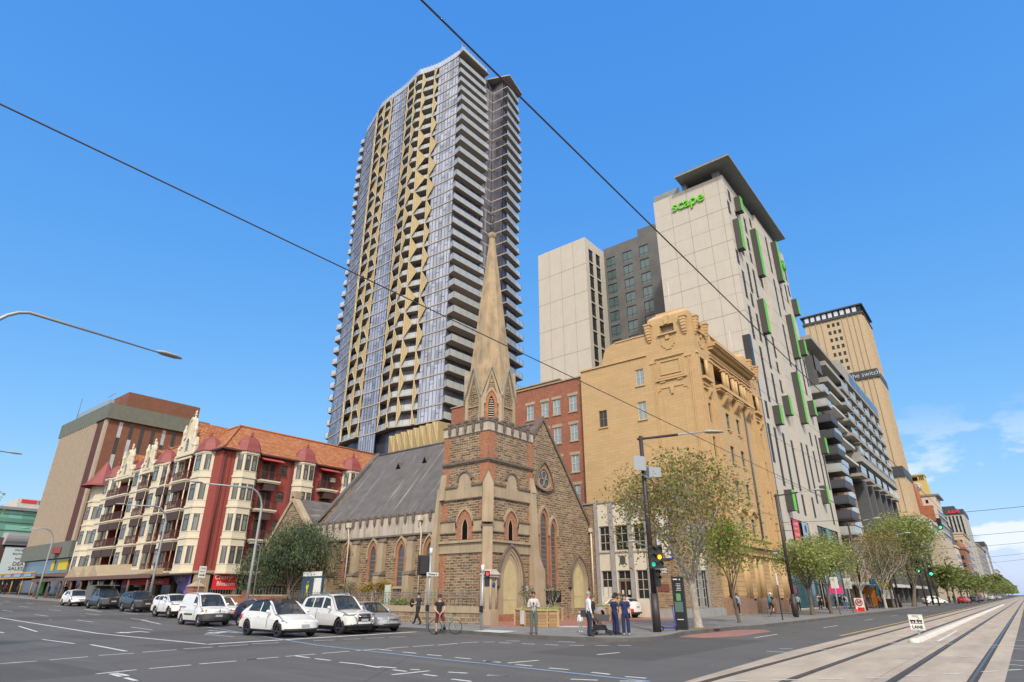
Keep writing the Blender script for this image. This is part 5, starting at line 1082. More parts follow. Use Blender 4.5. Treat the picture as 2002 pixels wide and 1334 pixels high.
for q in range(n):
 y0 = ya + (yb - ya) * q / n; y1 = ya + (yb - ya) * (q + 1) / n; x = 74.3; ym = (y0 + y1) / 2; zt_ = ZB - 1.1 - .12 * abs(q - 7) * (1 if q < 7 else 0); zb_ = 20.0; zm = 26.5
 A1, B1, C1, D1 = (x, y0, zb_), (x, y1, zb_), (x, y1, zt_), (x, y0, zt_); Ml, Mr = (x, y0 - .2, zm), (x, y1 + .1, zm); T_ = (x - .5, ym, zt_); Bm = (x - .45, ym, zb_); M1 = (x + .25, y0, zm)
 mb.add([A1, Bm, M1], [(0, 1, 2)]); mb.add([Bm, B1, (x + .25, y1, zm)], [(0, 1, 2)]); mb.add([M1, Bm, (x + .25, y1, zm)], [(0, 1, 2)])
 mb.add([M1, (x + .25, y1, zm), T_], [(0, 1, 2)]); mb.add([D1, M1, T_], [(0, 1, 2)]); mb.add([T_, (x + .25, y1, zm), C1], [(0, 1, 2)])
 for e_ in ((A1, Bm), (M1, T_), (T_, (x + .25, y1, zm)), (M1, Bm), (M1, (x + .25, y1, zm))): mb.tube([(p[0] - .03, p[1], p[2]) for p in e_], .05, 4, 1, False)
mb.quad((74.3, 76.6, 20), (80, 76.0, 20), (80, 76.0, ZB - 1), (74.3, 76.6, ZB - 1))
mb.build('podium_screen', [gold, goldl], tw)
# ============================================================ MANSIONS: red and cream with terracotta roof
rm = empty('mansion_block', (33, 69.7, .75), 'red brick and cream Edwardian mansion block with domed bays and an orange tiled roof', 'building')
RB = brickmat('mansion_red', (.29, .055, .045), (.33, .065, .052), (.27, .04, .032), .3, .1, .008, bmp=.15, tone=-.2); CR = mat('mansion_cream', (.60, .55, .43), .8, var=.05, vs=.5, fine=.03, streak=.06)
DMr = simple('dome_red', (.23, .055, .05), .6); WF = M['dark_frame']; WG = glassmat('curtain_glass', (.13, .145, .14), .15, 0, .7, .6, (1.2, 1.2, .6))
BRN = simple('awning_brown', (.06, .035, .032), .8); RLN = simple('railing_maroon', (.085, .03, .03), .6); AWR = simple('awning_red', (.42, .07, .06), .7)
FL = [4.3, 7.8, 11.25, 14.65]; EV = 17.7; BALC = ((75.5, 79.1), (81.3, 83.4), (86.8, 89.5), (93.1, 96.6), (96.6, 100.1))
RF, RL = Face('y', 69.74), Face('x', 33.0)
mb = MB(); RF.wall(mb, 33, 62, 4.2, EV, [(40.6, 41.55, z, z + 1.25) for z in (5.3, 8.9, 12.35, 15.6)], 0, 0, .2); RL.wall(mb, 69.74, 108.5, 4.2, EV, [(a, b_, 4.4, 17.0) for a, b_ in BALC], 0, 0, 1.5); mb.quad((34.5, 75, 4.3), (34.5, 101, 4.3), (34.5, 101, EV), (34.5, 75, EV)); mb.quad((33, 108.5, 1), (62, 108.5, 1), (62, 108.5, EV), (33, 108.5, EV)); mb.build('wall', RB, rm)
for z in (5.3, 8.9, 12.35, 15.6): RF.window(rm, 40.6, 41.55, z, z + 1.25, WF, WG, 1, 2, d=-.12)
mb = MB()
for x in (33.6, 34.1): RF.box(mb, x - .03, x + .03, 4.3, EV, 0, .03)
mb.tube([(33.25, 69.6, EV), (33.25, 69.6, 4.4)], .07, 6); mb.tube([(42.1, 69.6, EV), (42.1, 69.6, 4.4)], .07, 6); mb.build('downpipe', RLN, rm)
# roof
def hexroof(mb, a, b_, c, d_): mb.hexa([(p[0], p[1], p[2] - .15) for p in (a, b_, c, d_)] + [a, b_, c, d_])
mb = MB(); hexroof(mb, (32.7, 69.2, EV + .1), (63, 69.2, EV + .1), (59, 73.6, 21.7), (36.4, 73.6, 21.7)); mb.build('roof', M['tile_roof'], rm)
mb = MB(); mb.add([(32.7, 69.2, EV + .1), (36.4, 73.6, 21.7), (37.2, 108.5, 21.7), (32.7, 108.5, EV + .1)], [(0, 1, 2, 3)]); mb.add([(36.4, 73.6, 21.7), (59, 73.6, 21.7), (59, 108, 21.7), (37.2, 108.5, 21.7)], [(0, 1, 2, 3)]); mb.build('roof', M['tile_roof'], rm)
mb = MB(); mb.tube([(32.7, 69.2, EV + .2), (36.4, 73.6, 21.8)], .13, 6); mb.tube([(36.4, 73.6, 21.8), (59, 73.6, 21.8)], .13, 6); mb.tube([(36.4, 73.6, 21.8), (37.2, 108.5, 21.8)], .13, 6); mb.build('ridge_tile', simple('ridge_tile_mat', (.38, .14, .06), .8), rm)
mb = MB(); RF.box(mb, 32.6, 62, EV - .12, EV + .06, -.1, .62); RL.box(mb, 69.2, 108.5, EV - .12, EV + .06, -.1, .5); mb.build('gutter', RLN, rm)
def bay_ring(F, u0, u1, dep, ch_, k=0.):      # canted bay outline
 return [(u0 - k, -.05), (u0 - k, k * .4), (u0 + ch_ - k * .4, dep + k), (u1 - ch_ + k * .4, dep + k), (u1 + k, k * .4), (u1 + k, -.05)]
def bay(F, u0, u1, dep=1.0, ch_=.75, z0=4.1, dome=True, tall=EV, pairs=1, sw=False):
 mb = MB()
 def seg(za, zb, k): mb.prism([F.P(u, za, d_) for u, d_ in bay_ring(F, u0, u1, dep, ch_, k)], (0, 0, zb - za))
 z = z0
 for fl in FL + [tall + .0]:
  if fl > tall: break
  if fl > z0 + .3: seg(fl - .12, fl + .12, .10)
 seg(z0, tall, 0); seg(z0 - .1, z0 + .2, .14); seg(tall - .3, tall - .1, .1)
 b_ = mb.build('bay', CR, rm)
 for fl in FL:
  wm = MB(); gm = MB()
  if fl + 2.6 > tall + .2: continue
  for zz in (fl + .66, fl + 2.62): wm.prism([F.P(u, zz, d_) for u, d_ in bay_ring(F, u0, u1, dep, ch_, .035)], (0, 0, .09), 1)
  a, c_ = u0 + ch_ + .10, u1 - ch_ - .10
  L_ = [(a, (a + c_) / 2 - .12), ((a + c_) / 2 + .12, c_)] if pairs == 2 else [((a + c_) / 2 - .62, (a + c_) / 2 + .62)]
  for p, q in L_:
   z1_, z2_ = fl + .75, fl + 2.6
   F.ring(wm, [(p, z1_), (p, z2_), (q, z2_), (q, z1_)], [(p + .11, z1_ + .11), (p + .11, z2_ - .11), (q - .11, z2_ - .11), (q - .11, z1_ + .11)], dep - .02, dep + .05, 0, False)
   F.box(wm, p + .08, q - .08, z2_ - .62, z2_ - .54, dep - .02, dep + .045); F.box(gm, p + .05, q - .05, z1_ + .05, z2_ - .05, dep, dep + .015)
  # canted sides
  for (ua, da), (ub, db) in (((u0, 0), (u0 + ch_, dep)), ((u1, 0), (u1 - ch_, dep))):
   A_ = Vector(F.P(ua, 0, da)); B_ = Vector(F.P(ub, 0, db)); d_ = (B_ - A_); n_ = Vector((d_.y, -d_.x, 0)).normalized()
   if n_.dot(Vector(F.P(0, 0, 1)) - Vector(F.P(0, 0, 0))) < 0: n_ = -n_
   p = A_ + d_ * .28; q = A_ + d_ * .78
   gm.prism([p + n_ * .01 + Vector((0, 0, fl + .75)), q + n_ * .01 + Vector((0, 0, fl + .75)), q + n_ * .01 + Vector((0, 0, fl + 2.6)), p + n_ * .01 + Vector((0, 0, fl + 2.6))], n_ * .02)
   for e0, e1 in ((p, p + d_ * .07), (q - d_ * .07, q)): wm.prism([e0 + n_ * .02 + Vector((0, 0, fl + .75)), e1 + n_ * .02 + Vector((0, 0, fl + .75)), e1 + n_ * .02 + Vector((0, 0, fl + 2.6)), e0 + n_ * .02 + Vector((0, 0, fl + 2.6))], n_ * .04)
  w_ = wm.build('window', [WF, CR], b_); gm.build('pane', WG, w_)
 if dome:
  c0 = (u0 + u1) / 2; hw_ = (u1 - u0) / 2
  mb = MB(); sc_ = [(1.18, 0), (1.10, .18), (.96, .5), (.86, .95), (.72, 1.4), (.46, 1.8), (.12, 1.98)]
  pts = []
  for s__, h_ in sc_:
   ring = [(c0 - hw_ * s__, -.6), (c0 - hw_ * s__, .1), (c0 - (hw_ - ch_) * s__, dep * s__ + .05), (c0 + (hw_ - ch_) * s__, dep * s__ + .05), (c0 + hw_ * s__, .1), (c0 + hw_ * s__, -.6)]
   if s__ < .8: ring = [(c0 + (u - c0), d_ * s__ / .9 + (1 - s__) * .1) for u, d_ in ring]
   pts += [F.P(u, tall + h_, d_) for u, d_ in ring]
  mb.add(pts, [(j * 6 + i, j * 6 + (i + 1) % 6, (j + 1) * 6 + (i + 1) % 6, (j + 1) * 6 + i) for j in range(6) for i in range(6)], 0); d_ = mb.build('dome', DMr, rm)
  mb = MB(); p = F.P(c0, tall + 1.95, 0.05); mb.lathe([(.12, 0), (.2, .1), (.12, .25), (.17, .4), (.13, .55), (0, .62)], p, 8); mb.build('finial', DMr, d_)
 return b_
def balcony(F, u0, u1, fl, dep=1.0, awn=True, skirt=True, rail=RLN):
 mb = MB(); F.box(mb, u0, u1, fl - .18, fl, 0, dep + .1, 0); F.box(mb, u0 + .08, u1 - .08, fl - .34, fl - .18, 0 if F is RF else -1.48, dep, 0); b_ = mb.build('balcony', CR, rm)
 mb = MB()
 for z in (fl + .12, fl + .95): F.box(mb, u0 + .05, u1 - .05, z, z + .05, dep, dep + .05); F.box(mb, u0 + .05, u0 + .1, z, z + .05, 0, dep); F.box(mb, u1 - .1, u1 - .05, z, z + .05, 0, dep)
 n = int((u1 - u0) / .17)
 for k in range(n + 1): u = u0 + .07 + (u1 - u0 - .14) * k / n; F.box(mb, u - .015, u + .015, fl, fl + .95, dep + .01, dep + .04)
 for k in range(6): F.box(mb, u0 + .06, u0 + .09, fl, fl + .95, .1 + k * dep / 6, .13 + k * dep / 6); F.box(mb, u1 - .09, u1 - .06, fl, fl + .95, .1 + k * dep / 6, .13 + k * dep / 6)
 mb.build('railing', rail, b_)
 if skirt: mb = MB(); F.box(mb, u0 + .7, u1 - .55, fl - 1.2, fl - .34, .05, dep - .1); mb.build('awning_box', BRN, b_)
 return b_
for c0 in (36.1, 44.0, 51.4): bay(RF, c0 - 1.5, c0 + 1.5, .95, .7, pairs=2)
for c0, zs in ((38.9, FL), (47.4, FL)):
 for fl in zs:
  balcony(RF, c0 - 1.35, c0 + 1.35, fl, 1.0); mb = MB(); RF.box(mb, c0 - .75, c0 + .1, fl, fl + 2.3, .01, .04, 0); RF.box(mb, c0 + .3, c0 + .9, fl + .1, fl + 2.1, .01, .05, 0); mb.build('balcony_door', M['dark_glass'], rm)
 mb = MB(); mb.prism([RF.P(c0 - 1.3, 17.5, 0), RF.P(c0 - 1.3, 17.05, 1.2), RF.P(c0 - 1.3, 16.95, 1.2), RF.P(c0 - 1.3, 17.35, 0)], (2.8, 0, 0)); mb.build('awning', AWR, rm)
mb = MB()
for u, z, F in ((47.9, 15.75, RF), (38.6, 5.0, RF)): F.box(mb, u, u + .7, z, z + .55, .05, .4)
mb.build('air_conditioner', M['pale_concrete'], rm)
# street side: bays, deep balconies, ornate gables
for a, b_, dm_ in ((71.7, 75.4, True), (83.5, 86.7, True), (89.6, 93.0, True), (100.2, 103.4, True)): bay(RL, a, b_, .95, .8, dome=dm_)
bay(RL, 79.2, 81.2, .7, .45, dome=False, tall=EV)
bay(RL, 104.0, 108.2, 1.1, 1.2, dome=False, tall=16.8)
mb = MB(); c_ = RL.P(106.1, 16.8, .2); mb.lathe([(2.75, 0), (2.2, .35), (1.3, 1.7), (.7, 2.8), (0, 4.1)], c_, 10, smooth=False); mb.build('turret_cone', DMr, rm)
for i_, (a, b_) in enumerate(BALC):
 for fl in FL:
  bb_ = balcony(RL, a, b_, fl, 1.15 if i_ != 1 else .95, skirt=(fl > 5))
  if fl > 5: mb = MB(); RL.box(mb, a + .1, b_ - .1, fl - 1.3, fl - .34, .6, 1.15); mb.build('awning', BRN, bb_)
 mb = MB()
 for fl in FL: RL.box(mb, a + .5, a + 1.5, fl, fl + 2.4, -1.45, -1.4, 0)
 mb.build('balcony_door', M['dark_glass'], rm)
 mb = MB()
 for u in (a + .15, b_ - .15): mb.tube([RL.P(u, 4.3, 1.0), RL.P(u, EV - .4, 1.0)], .07, 6)
 RL.box(mb, a, b_, EV - .5, EV - .25, .9, 1.1); mb.build('balcony_post', CR, rm)
def gable(c0, hw_, z0, zt, dep=1.0):
 mb = MB()
 o = [(c0 - hw_, z0), (c0 - hw_, z0 + .9), (c0 - hw_ * .8, z0 + 1.0), (c0 - hw_ * .7, z0 + (zt - z0) * .42), (c0 - hw_ * .42, z0 + (zt - z0) * .5), (c0 - hw_ * .16, zt - .35), (c0, zt), (c0 + hw_ * .16, zt - .35), (c0 + hw_ * .42, z0 + (zt - z0) * .5), (c0 + hw_ * .7, z0 + (zt - z0) * .42), (c0 + hw_ * .8, z0 + 1.0), (c0 + hw_, z0 + .9), (c0 + hw_, z0)]
 RL.pprism(mb, o, dep - .5, dep, 0)
 RL.ring(mb, o[2:-2], [(c0 + (u - c0) * .88, z0 + (z - z0) * .94) for u, z in o[2:-2]], dep - .02, dep + .14, 0)
 RL.box(mb, c0 - hw_ - .15, c0 + hw_ + .15, z0 - .1, z0 + .15, -.2, dep + .2, 0)
 for s_ in (-1, 1):
  for q, h_ in ((.92, 1.35), (.62, 2.9)):
   p = RL.P(c0 + s_ * hw_ * q, z0 + (.15 if q > .8 else 1.2), dep); mb.lathe([(.19, 0), (.19, h_ * .55), (.25, h_ * .6), (.25, h_ * .7), (.17, h_ * .78), (.12, h_ * .95), (0, h_)], p, 10, 0, smooth=False)
 p = RL.P(c0, zt - .1, dep - .25); mb.lathe([(.15, 0), (.09, .3), (.2, .45), (.08, .6), (.16, .8), (.04, 1.0), (0, 1.15)], p, 8, 0, smooth=False)
 g_ = mb.build('gable', CR, rm)
 mb = MB(); i_ = arch(c0 - .4, c0 + .4, z0 + .55, z0 + 1.5, z0 + 2.15); RL.ring(mb, arch(c0 - .55, c0 + .55, z0 + .5, z0 + 1.5, z0 + 2.4), i_, dep, dep + .1, 1); RL.poly(mb, i_, dep + .015, 0); mb.build('gable_window', [WG, CR], g_)
 mb = MB(); a = RL.P(c0 - hw_ * .8, z0 + 1, dep - .4); b1 = RL.P(c0, zt - .5, dep - .4); cc = RL.P(c0 + hw_ * .8, z0 + 1, dep - .4); sh_ = Vector((4.2, 0, 0))
 mb.add([a, b1, tuple(Vector(b1) + sh_), tuple(Vector(a) + sh_)], [(0, 1, 2, 3)]); mb.add([b1, cc, tuple(Vector(cc) + sh_), tuple(Vector(b1) + sh_)], [(0, 1, 2, 3)]); mb.build('gable_roof', M['tile_roof'], rm)
gable(77.3, 2.3, EV, 22.6); gable(88.1, 1.9, EV - .9, 20.6); gable(95.7, 2.6, EV - .8, 21.0)
# street level: cream corner pier, dark shopfront, verandah on posts
mb = MB(); mb.box(32.9, 34.1, 69.6, 70.9, .6, 4.2); mb.box(32.75, 34.25, 69.45, 71.05, 4.0, 4.25); mb.box(32.95, 62, 69.6, 70, 3.9, 4.3); mb.build('corner_pier', M['render_stone'], rm)
mb = MB(); mb.box(33.3, 61, 69.9, 108, .5, 4.1); mb.build('shopfront', M['dark_glass'], rm)
mb = MB()
for y in range(72, 108, 4): RL.box(mb, y, y + .3, .7, 4.1, -.3, .05)
for x in (37, 41, 45, 50): RF.box(mb, x, x + .35, .6, 4.1, -.2, .05)
mb.build('shop_pier', M['brown_frame'], rm)
SR = simple('sign_red', (.62, .03, .03), .5); SP = simple('sign_purple', (.20, .15, .48), .5); LW = simple('lettering_white', (.75, .72, .68), .6)
mb = MB(); RF.box(mb, 34.5, 37.2, 2.35, 4.05, .05, .12); sb = mb.build('shop_sign', SR, rm); text_obj('Cherry', LW, sb, RF, 35.6, 3.6, .65, .13, .01); text_obj('Blossom', LW, sb, RF, 36.0, 2.95, .62, .13, .01)
mb = MB(); RL.box(mb, 75.5, 88.5, 2.9, 3.55, .5, .6); sb = mb.build('shop_sign', SR, rm);
FLt = Face('x', 33.0, -1)
def text_l(txt, par, u, z, size, d_, m_=LW): return text_obj(txt, m_, par, Face('x', 33.0, -1), u, z, size, d_, .01)
text_l('Cherry Blossom', sb, 78.9, 3.22, .62, .62)
mb = MB(); RL.pprism(mb, [(70.95, 4.05), (75.4, 3.95), (74.4, 3.2), (71.6, 1.9), (70.95, 1.9)], .3, .4); sb = mb.build('shop_sign', SP, rm); text_l('gallery', sb, 73.0, 3.5, .75, .42)
# verandah
VZ = simple('verandah_iron', (.13, .075, .06), .7); VT = mat('verandah_roof', (.36, .29, .20), .8, var=.1, mode='pos')
vr = empty('verandah', (28.4, 71, .8), 'long dark verandah on maroon posts with tan gabled roofs before the mansion block', 'verandah')
mb = MB(); mb.hexa([(28.3, 70.6, 3.6), (33, 70.6, 3.95), (33, 109, 3.95), (28.3, 109, 3.5), (28.3, 70.6, 3.75), (33, 70.6, 4.1), (33, 109, 4.1), (28.3, 109, 3.65)]); mb.box(28.2, 28.35, 70.5, 109, 3.45, 3.85); mb.build('canopy', VZ, vr)
mb = MB()
for y0, y1 in ((84.8, 88.6), (88.9, 91.2), (91.5, 96.4)):
 ym = (y0 + y1) / 2; mb.prism([(28.25, y0, 3.7), (28.25, ym, 5.1), (28.25, y1, 3.7)], (4.6, 0, .3))
mb.prism([(28.6, 76, 3.8), (31.5, 76, 4.6), (33, 76, 4.6), (33, 76, 3.8)], (0, 8.5, 0)); mb.build('gabled_roof', VT, vr)
for y in (71.2, 76.0, 80.5, 84.6, 87.4, 90.1, 93.5, 97.5, 102, 107):
 mb = MB(); mb.cyl(28.45, y, .5 + hz(y) - .3, 3.6, .12, None, 8); mb.box(28.3, 28.6, y - .15, y + .15, .1 + hz(y), .9 + hz(y)); mb.build('post', VZ, vr)
# ============================================================ BROWN RIBBED OFFICE TOWER
bo = empty('ribbed_building', (33, 111.5, 1.5), 'brown brick office block with beige vertical ribs and grey green roof band on the left', 'building')
OL, OR_ = Face('x', 33.0), Face('y', 111.5)
BRK = brickmat('office_brick', (.20, .075, .045), (.26, .11, .065), (.15, .07, .05), .3, .1, .01, bmp=.2, tone=.1); RIB = mat('rib_beige', (.40, .33, .26), .8, var=.08); GRN = mat('fascia_green', (.135, .15, .125), .8, var=.15); MRN = simple('rib_maroon', (.12, .05, .045), .7)
Zt = 28.6; Zb = 9.3
mb = MB(); OL.wall(mb, 111.5, 133.8, 1, 31, []); OR_.wall(mb, 33, 48.5, 1, 31, [(34.6 + k * 1.72, 35.2 + k * 1.72, Zb, Zt - .2) for k in range(8)], 0, 0, .08); mb.quad((33, 133.8, 1), (48.5, 133.8, 1), (48.5, 133.8, 31), (33, 133.8, 31)); mb.quad((33, 111.5, 30.8), (48.5, 111.5, 30.8), (48.5, 133, 30.8), (33, 133, 30.8)); mb.build('wall', BRK, bo)
mb = MB(); OL.box(mb, 111.5, 112.6, Zb, Zt, 0, .35); mb.build('corner_pier', RIB, bo)
mb = MB()
for k in range(21): y = 115.6 + k * .87; mb.hexa([OL.P(y, Zb, 0), OL.P(y + .44, Zb, 0), OL.P(y + .30, Zb, .6), OL.P(y + .14, Zb, .6), OL.P(y, Zt, 0), OL.P(y + .44, Zt, 0), OL.P(y + .30, Zt, .6), OL.P(y + .14, Zt, .6)])
mb.build('rib', RIB, bo)
mb = MB(); OL.box(mb, 115.5, 133.7, Zb, Zt, 0, .03); mb.build('rib_backing', MRN, bo)
mb = MB()
for k in range(4): y = 112.85 + k * .68; OL.box(mb, y, y + .3, Zb, Zt, 0, .4)
mb.build('rib', MRN, bo)
mb = MB()
for k in range(20):
 for q in range(7):
  if (k * 7 + q * 3) % 4 == 0: OL.box(mb, 116.2 + k * .87, 116.4 + k * .87, Zb + 1.2 + q * 2.6, Zb + 1.6 + q * 2.6, .0, .2)
mb.build('vent', M['dark_void'], bo)
mb = MB()
for k in range(8):
 x = 34.6 + k * 1.72
 for q in range(7):
  z = Zb + q * 2.75; OR_.box(mb, x, x + .6, z, z + 2.7, -.12, -.05, 0 if (k not in (2, 3, 9) and (k + q) % 2 == 0) else 1)
mb.build('slit_window', [glassmat('pale_blind', (.36, .38, .40), .2), M['dark_glass']], bo)
mb = MB(); mb.box(32.4, 49, 110.9, 134.3, 28.6, 31.1); mb.box(32.3, 49, 110.8, 134.4, 7.0, 9.4); mb.build('fascia', GRN, bo)
mb = MB(); mb.box(35.5, 47.8, 113.5, 130, 31.1, 34.3); mb.build('brick_plant_room', BRK, bo)
mb = MB(); mb.box(33.6, 34.4, 116, 131, 31.1, 33.0); mb.tube([(33.5, 113.5, 31), (33.5, 113.5, 33.6), (33.9, 118, 33.8)], .05, 4); mb.build('roof_screen', simple('screen_blue', (.25, .33, .42), .5), bo)
mb = MB(); mb.tube([(33.5, 131, 31), (33.5, 131, 36)], .05, 4); mb.build('antenna', M['iron'], bo)
mb = MB(); OL.box(mb, 111.6, 133.7, 4.9, 7.0, 0, .03, 0); OL.box(mb, 111.6, 133.7, 1.2, 4.0, 0, .03, 0); mb.build('shop_window', M['shop_glass'], bo)
mb = MB(); OL.box(mb, 112.0, 116.0, 5.3, 6.8, .05, .15); OL.box(mb, 118.0, 119.2, 5.3, 6.8, .05, .15); sb = mb.build('yellow_panel', simple('sign_yellow', (.55, .43, .03), .6), bo)
mb = MB(); mb.prism([(32.2, 114.5, 8.6), (31.6, 115.1, 8.6), (31.6, 116.5, 8.6), (32.2, 117, 8.6)], (0, 0, -.9)); mb.build('red_sign', simple('sign_darkred', (.22, .045, .04), .6), bo)
mb = MB(); mb.box(29.0, 33, 111, 136, 4.3, 4.5); mb.box(28.9, 29.05, 110.9, 136, 4.1, 4.9); cn = mb.build('awning', simple('awning_grey', (.16, .17, .20), .6), bo)
mb = MB(); mb.box(28.84, 28.9, 110.9, 136, 4.78, 4.92); mb.box(28.84, 28.9, 110.9, 136, 4.08, 4.2); mb.build('awning_trim', simple('trim_orange', (.60, .33, .03), .6), cn)
for k, yy in enumerate((134, 129, 124, 119, 114)):
 mb = MB(); mb.box(28.8, 28.86, yy - 1.6, yy + 1.6, 4.28, 4.72); mb.build('awning_letter_panel', simple('panel_blue', (.25, .33, .45)) if 'panel_blue' not in M else M['panel_blue'], cn)
for y in (112, 117, 122, 127, 132):
 mb = MB(); mb.cyl(29.2, y, 1.4, 4.3, .1, None, 8); mb.build('post', simple('post_orange', (.38, .22, .05)) if 'post_orange' not in M else M['post_orange'], bo)
# white trim pipes at the joint of the two blocks
mb = MB(); mb.tube([(32.85, 109.3, 1.5), (32.85, 109.3, 9.5)], .08, 5); mb.tube([(32.85, 110.4, 1.5), (32.85, 110.4, 9.2)], .08, 5); mb.build('downpipe', M['white_frame'], bo)
# ============================================================ GREEN GLASS OFFICE, THEATRE BOARD, far left
gb = empty('glass_building', (45, 200, 2), 'green glass office block with a white rooftop box far down the left street', 'building')
gg = glassmat('green_glass', (.14, .34, .27), .15, .1, .7, .45, (.35, .35, .6));
mb = MB(); mb.box(20, 58, 200, 225, 2, 22.0); mb.build('glazing', gg, gb)
mb = MB()
for z in range(3, 22, 2): mb.box(19.8, 58.2, 199.8, 225, z, z + .18)
mb.build('floor_band', simple('band_green', (.12, .24, .21), .5), gb)
mb = MB(); mb.box(19.5, 58.5, 199.3, 225, 22, 22.7); mb.build('roof_fascia', M['plant_grey'], gb)
mb = MB(); mb.box(44.5, 56, 203, 215, 22.7, 25.4); mb.build('roof_box', M['pale_concrete'], gb)
mb = MB(); mb.box(45.2, 48.6, 202.9, 203, 24.3, 25.2, 0); mb.box(48.9, 53.5, 202.9, 203, 24.3, 25.2, 1); mb.build('roof_sign', [SR, simple('sign_blue', (.10, .16, .45))], gb)
th = empty('theatre', (38, 160, 2), 'low dark building with a curved white canopy over a pale theatre billboard', 'building')
mb = MB(); mb.box(30, 62, 160.5, 185, 2, 12.6); mb.box(26, 34, 159.9, 160.4, 2, 10.5); mb.build('wall', simple('theatre_wall', (.10, .05, .05)), th)
mb = MB(); mb.prism([(34.8, 159.0, 11.2)] + [(34.8, 159.6 - 1.2 * math.sin(R(15 * k)), 11.2 + 2.3 * (1 - math.cos(R(15 * k)))) for k in range(1, 7)] + [(34.8, 162, 13.5), (34.8, 162, 11.2)], (12, 0, 0)); mb.build('curved_canopy', simple('canopy_silver', (.42, .43, .46), .5), th)
mb = MB(); mb.box(35.3, 42.6, 159.4, 159.6, 5.2, 10.8); sb = mb.build('billboard', simple('board_pale', (.55, .66, .68), .6), th)
TFc = Face('y', 159.4); DK = simple('letter_plum', (.16, .06, .07)); text_obj('DEATH', DK, sb, TFc, 38.8, 7.6, 1.0, .05, .01); text_obj('SALESMAN', DK, sb, TFc, 39.0, 6.7, .95, .05, .01); text_obj('STATE OPERA OF', DK, sb, TFc, 38.9, 10.2, .5, .05, .01); text_obj('SOUTH AUSTRALIA', DK, sb, TFc, 38.9, 9.5, .5, .05, .01); text_obj('SHOWING LATE', DK, sb, TFc, 39.0, 8.6, .45, .05, .01)
mb = MB(); mb.box(33, 60, 150, 158, 1.9, 5.2); mb.build('lower_front', M['dark_glass'], th)
ob = empty('corner_shop', (26, 175, 2), 'small orange fronted building at the left edge behind the billboard', 'building'); mb = MB(); mb.box(24, 33.5, 176, 190, 2, 11.0); mb.build('wall', simple('shop_orange', (.40, .14, .06)), ob); mb = MB(); mb.box(23.8, 33.7, 175.7, 176, 9, 9.6); mb.build('fascia', M['dark_frame'], ob); mb = MB(); mb.box(24.5, 33, 175.8, 176, 2.5, 5); mb.build('window', M['dark_glass'], ob)
# ============================================================ GREY BALCONY APARTMENTS on the terrace
ap = empty('balcony_apartments', (116, 22, .15), 'grey concrete apartment building with stacked balconies and tall dark columns', 'building')
CO = mat('apt_concrete', (.34, .33, .30), .85, var=.12); CD = mat('apt_dark', (.10, .105, .11), .7, var=.15); CTn = mat('apt_tan', (.36, .25, .17), .85, var=.15); CWh = mat('apt_white', (.55, .55, .52), .7, var=.06); BK = simple('balcony_black', (.045, .047, .055), .6); RDp = simple('panel_rust', (.35, .07, .03), .7)
AF = Face('y', 22.0); AG = glassmat('apt_glass', (.13, .19, .19), .12, .1, .7, .5, (.5, .5, .33))
mb = MB(); mb.box(114.2, 116.2, 22.6, 40, .1, 44.2, 0); mb.build('party_wall', mat('party_tan', (.40, .28, .21), .85), ap)
mb = MB(); mb.box(116.2, 150.5, 24.5, 60, .1, 44.5); mb.build('glazed_front', AG, ap)
mb = MB(); mb.box(150.5, 200, 24.0, 60, 24.5, 48.5); mb.build('glazed_front', AG, ap)
mb = MB(); mb.box(124, 149, 23.5, 24.4, 24, 37); mb.box(143.3, 150.0, 21.6, 24, 24, 37.5); mb.build('charcoal_panel', CD, ap)
zs = [11.4, 14.0, 16.5, 19.2, 22.0, 25.0, 28.0, 31.0, 33.9, 36.6]
for i_, z in enumerate(zs):
 dark = 0 < i_ < 8 and i_ != 4; mb = MB(); x1 = 123.5 if i_ < 8 else 121
 mb.box(117.4, x1, 20.0, 24.5, z - .3, z);
 o_ = mb.build('balcony', BK if dark else CO, ap)
 mb = MB(); mb.box(117.4, x1, 19.98, 20.03, z, z + 1.15, 0); mb.box(117.4, 117.45, 20, 24, z, z + 1.15, 0); mb.build('balustrade', bal if not dark else simple('balustrade_dark', (.06, .065, .08), .6) if 'balustrade_dark' not in M else M['balustrade_dark'], o_)
 pass
 if i_ < 8: mb = MB(); mb.box(123.8, 130.5, 20.9, 24.5, z - 1.0, z - .75); o2 = mb.build('balcony', BK if dark else CWh, ap); mb = MB(); mb.box(123.8, 130.5, 20.88, 20.93, z - .75, z + .2); mb.build('balustrade', bal, o2)
mb = MB()
for z in (15.8, 18.6, 13.0, 10.5, 27, 24): mb.box(118, 123.4, 23.9, 24.45, z, z + 1.6)
mb.build('rust_panel', RDp, ap)
for z in (26.5, 30.1, 33.0, 36.2, 39.0): mb = MB(); mb.box(129, 143, 21.0, 24.4, z, z + .5); mb.build('white_slab', CWh, ap)
mb = MB(); mb.box(125.5, 143.5, 20.4, 24.5, 40.6, 41.6); mb.box(125.5, 145, 20.2, 24.5, 44.0, 44.9); mb.build('terrace_slab', CO, ap)
mb = MB(); mb.box(116.3, 146, 20.2, 34, 46.6, 47.4); mb.build('roof_canopy', CO, ap)
mb = MB(); mb.box(116.3, 123, 22.2, 30, 44.5, 46.6); mb.build('roof_room', CWh, ap)
mb = MB(); mb.box(118.2, 118.5, 20.8, 23.5, 36.5, 44); mb.box(118.2, 123, 20.7, 21, 41, 44.0); mb.build('screen', CD, ap)
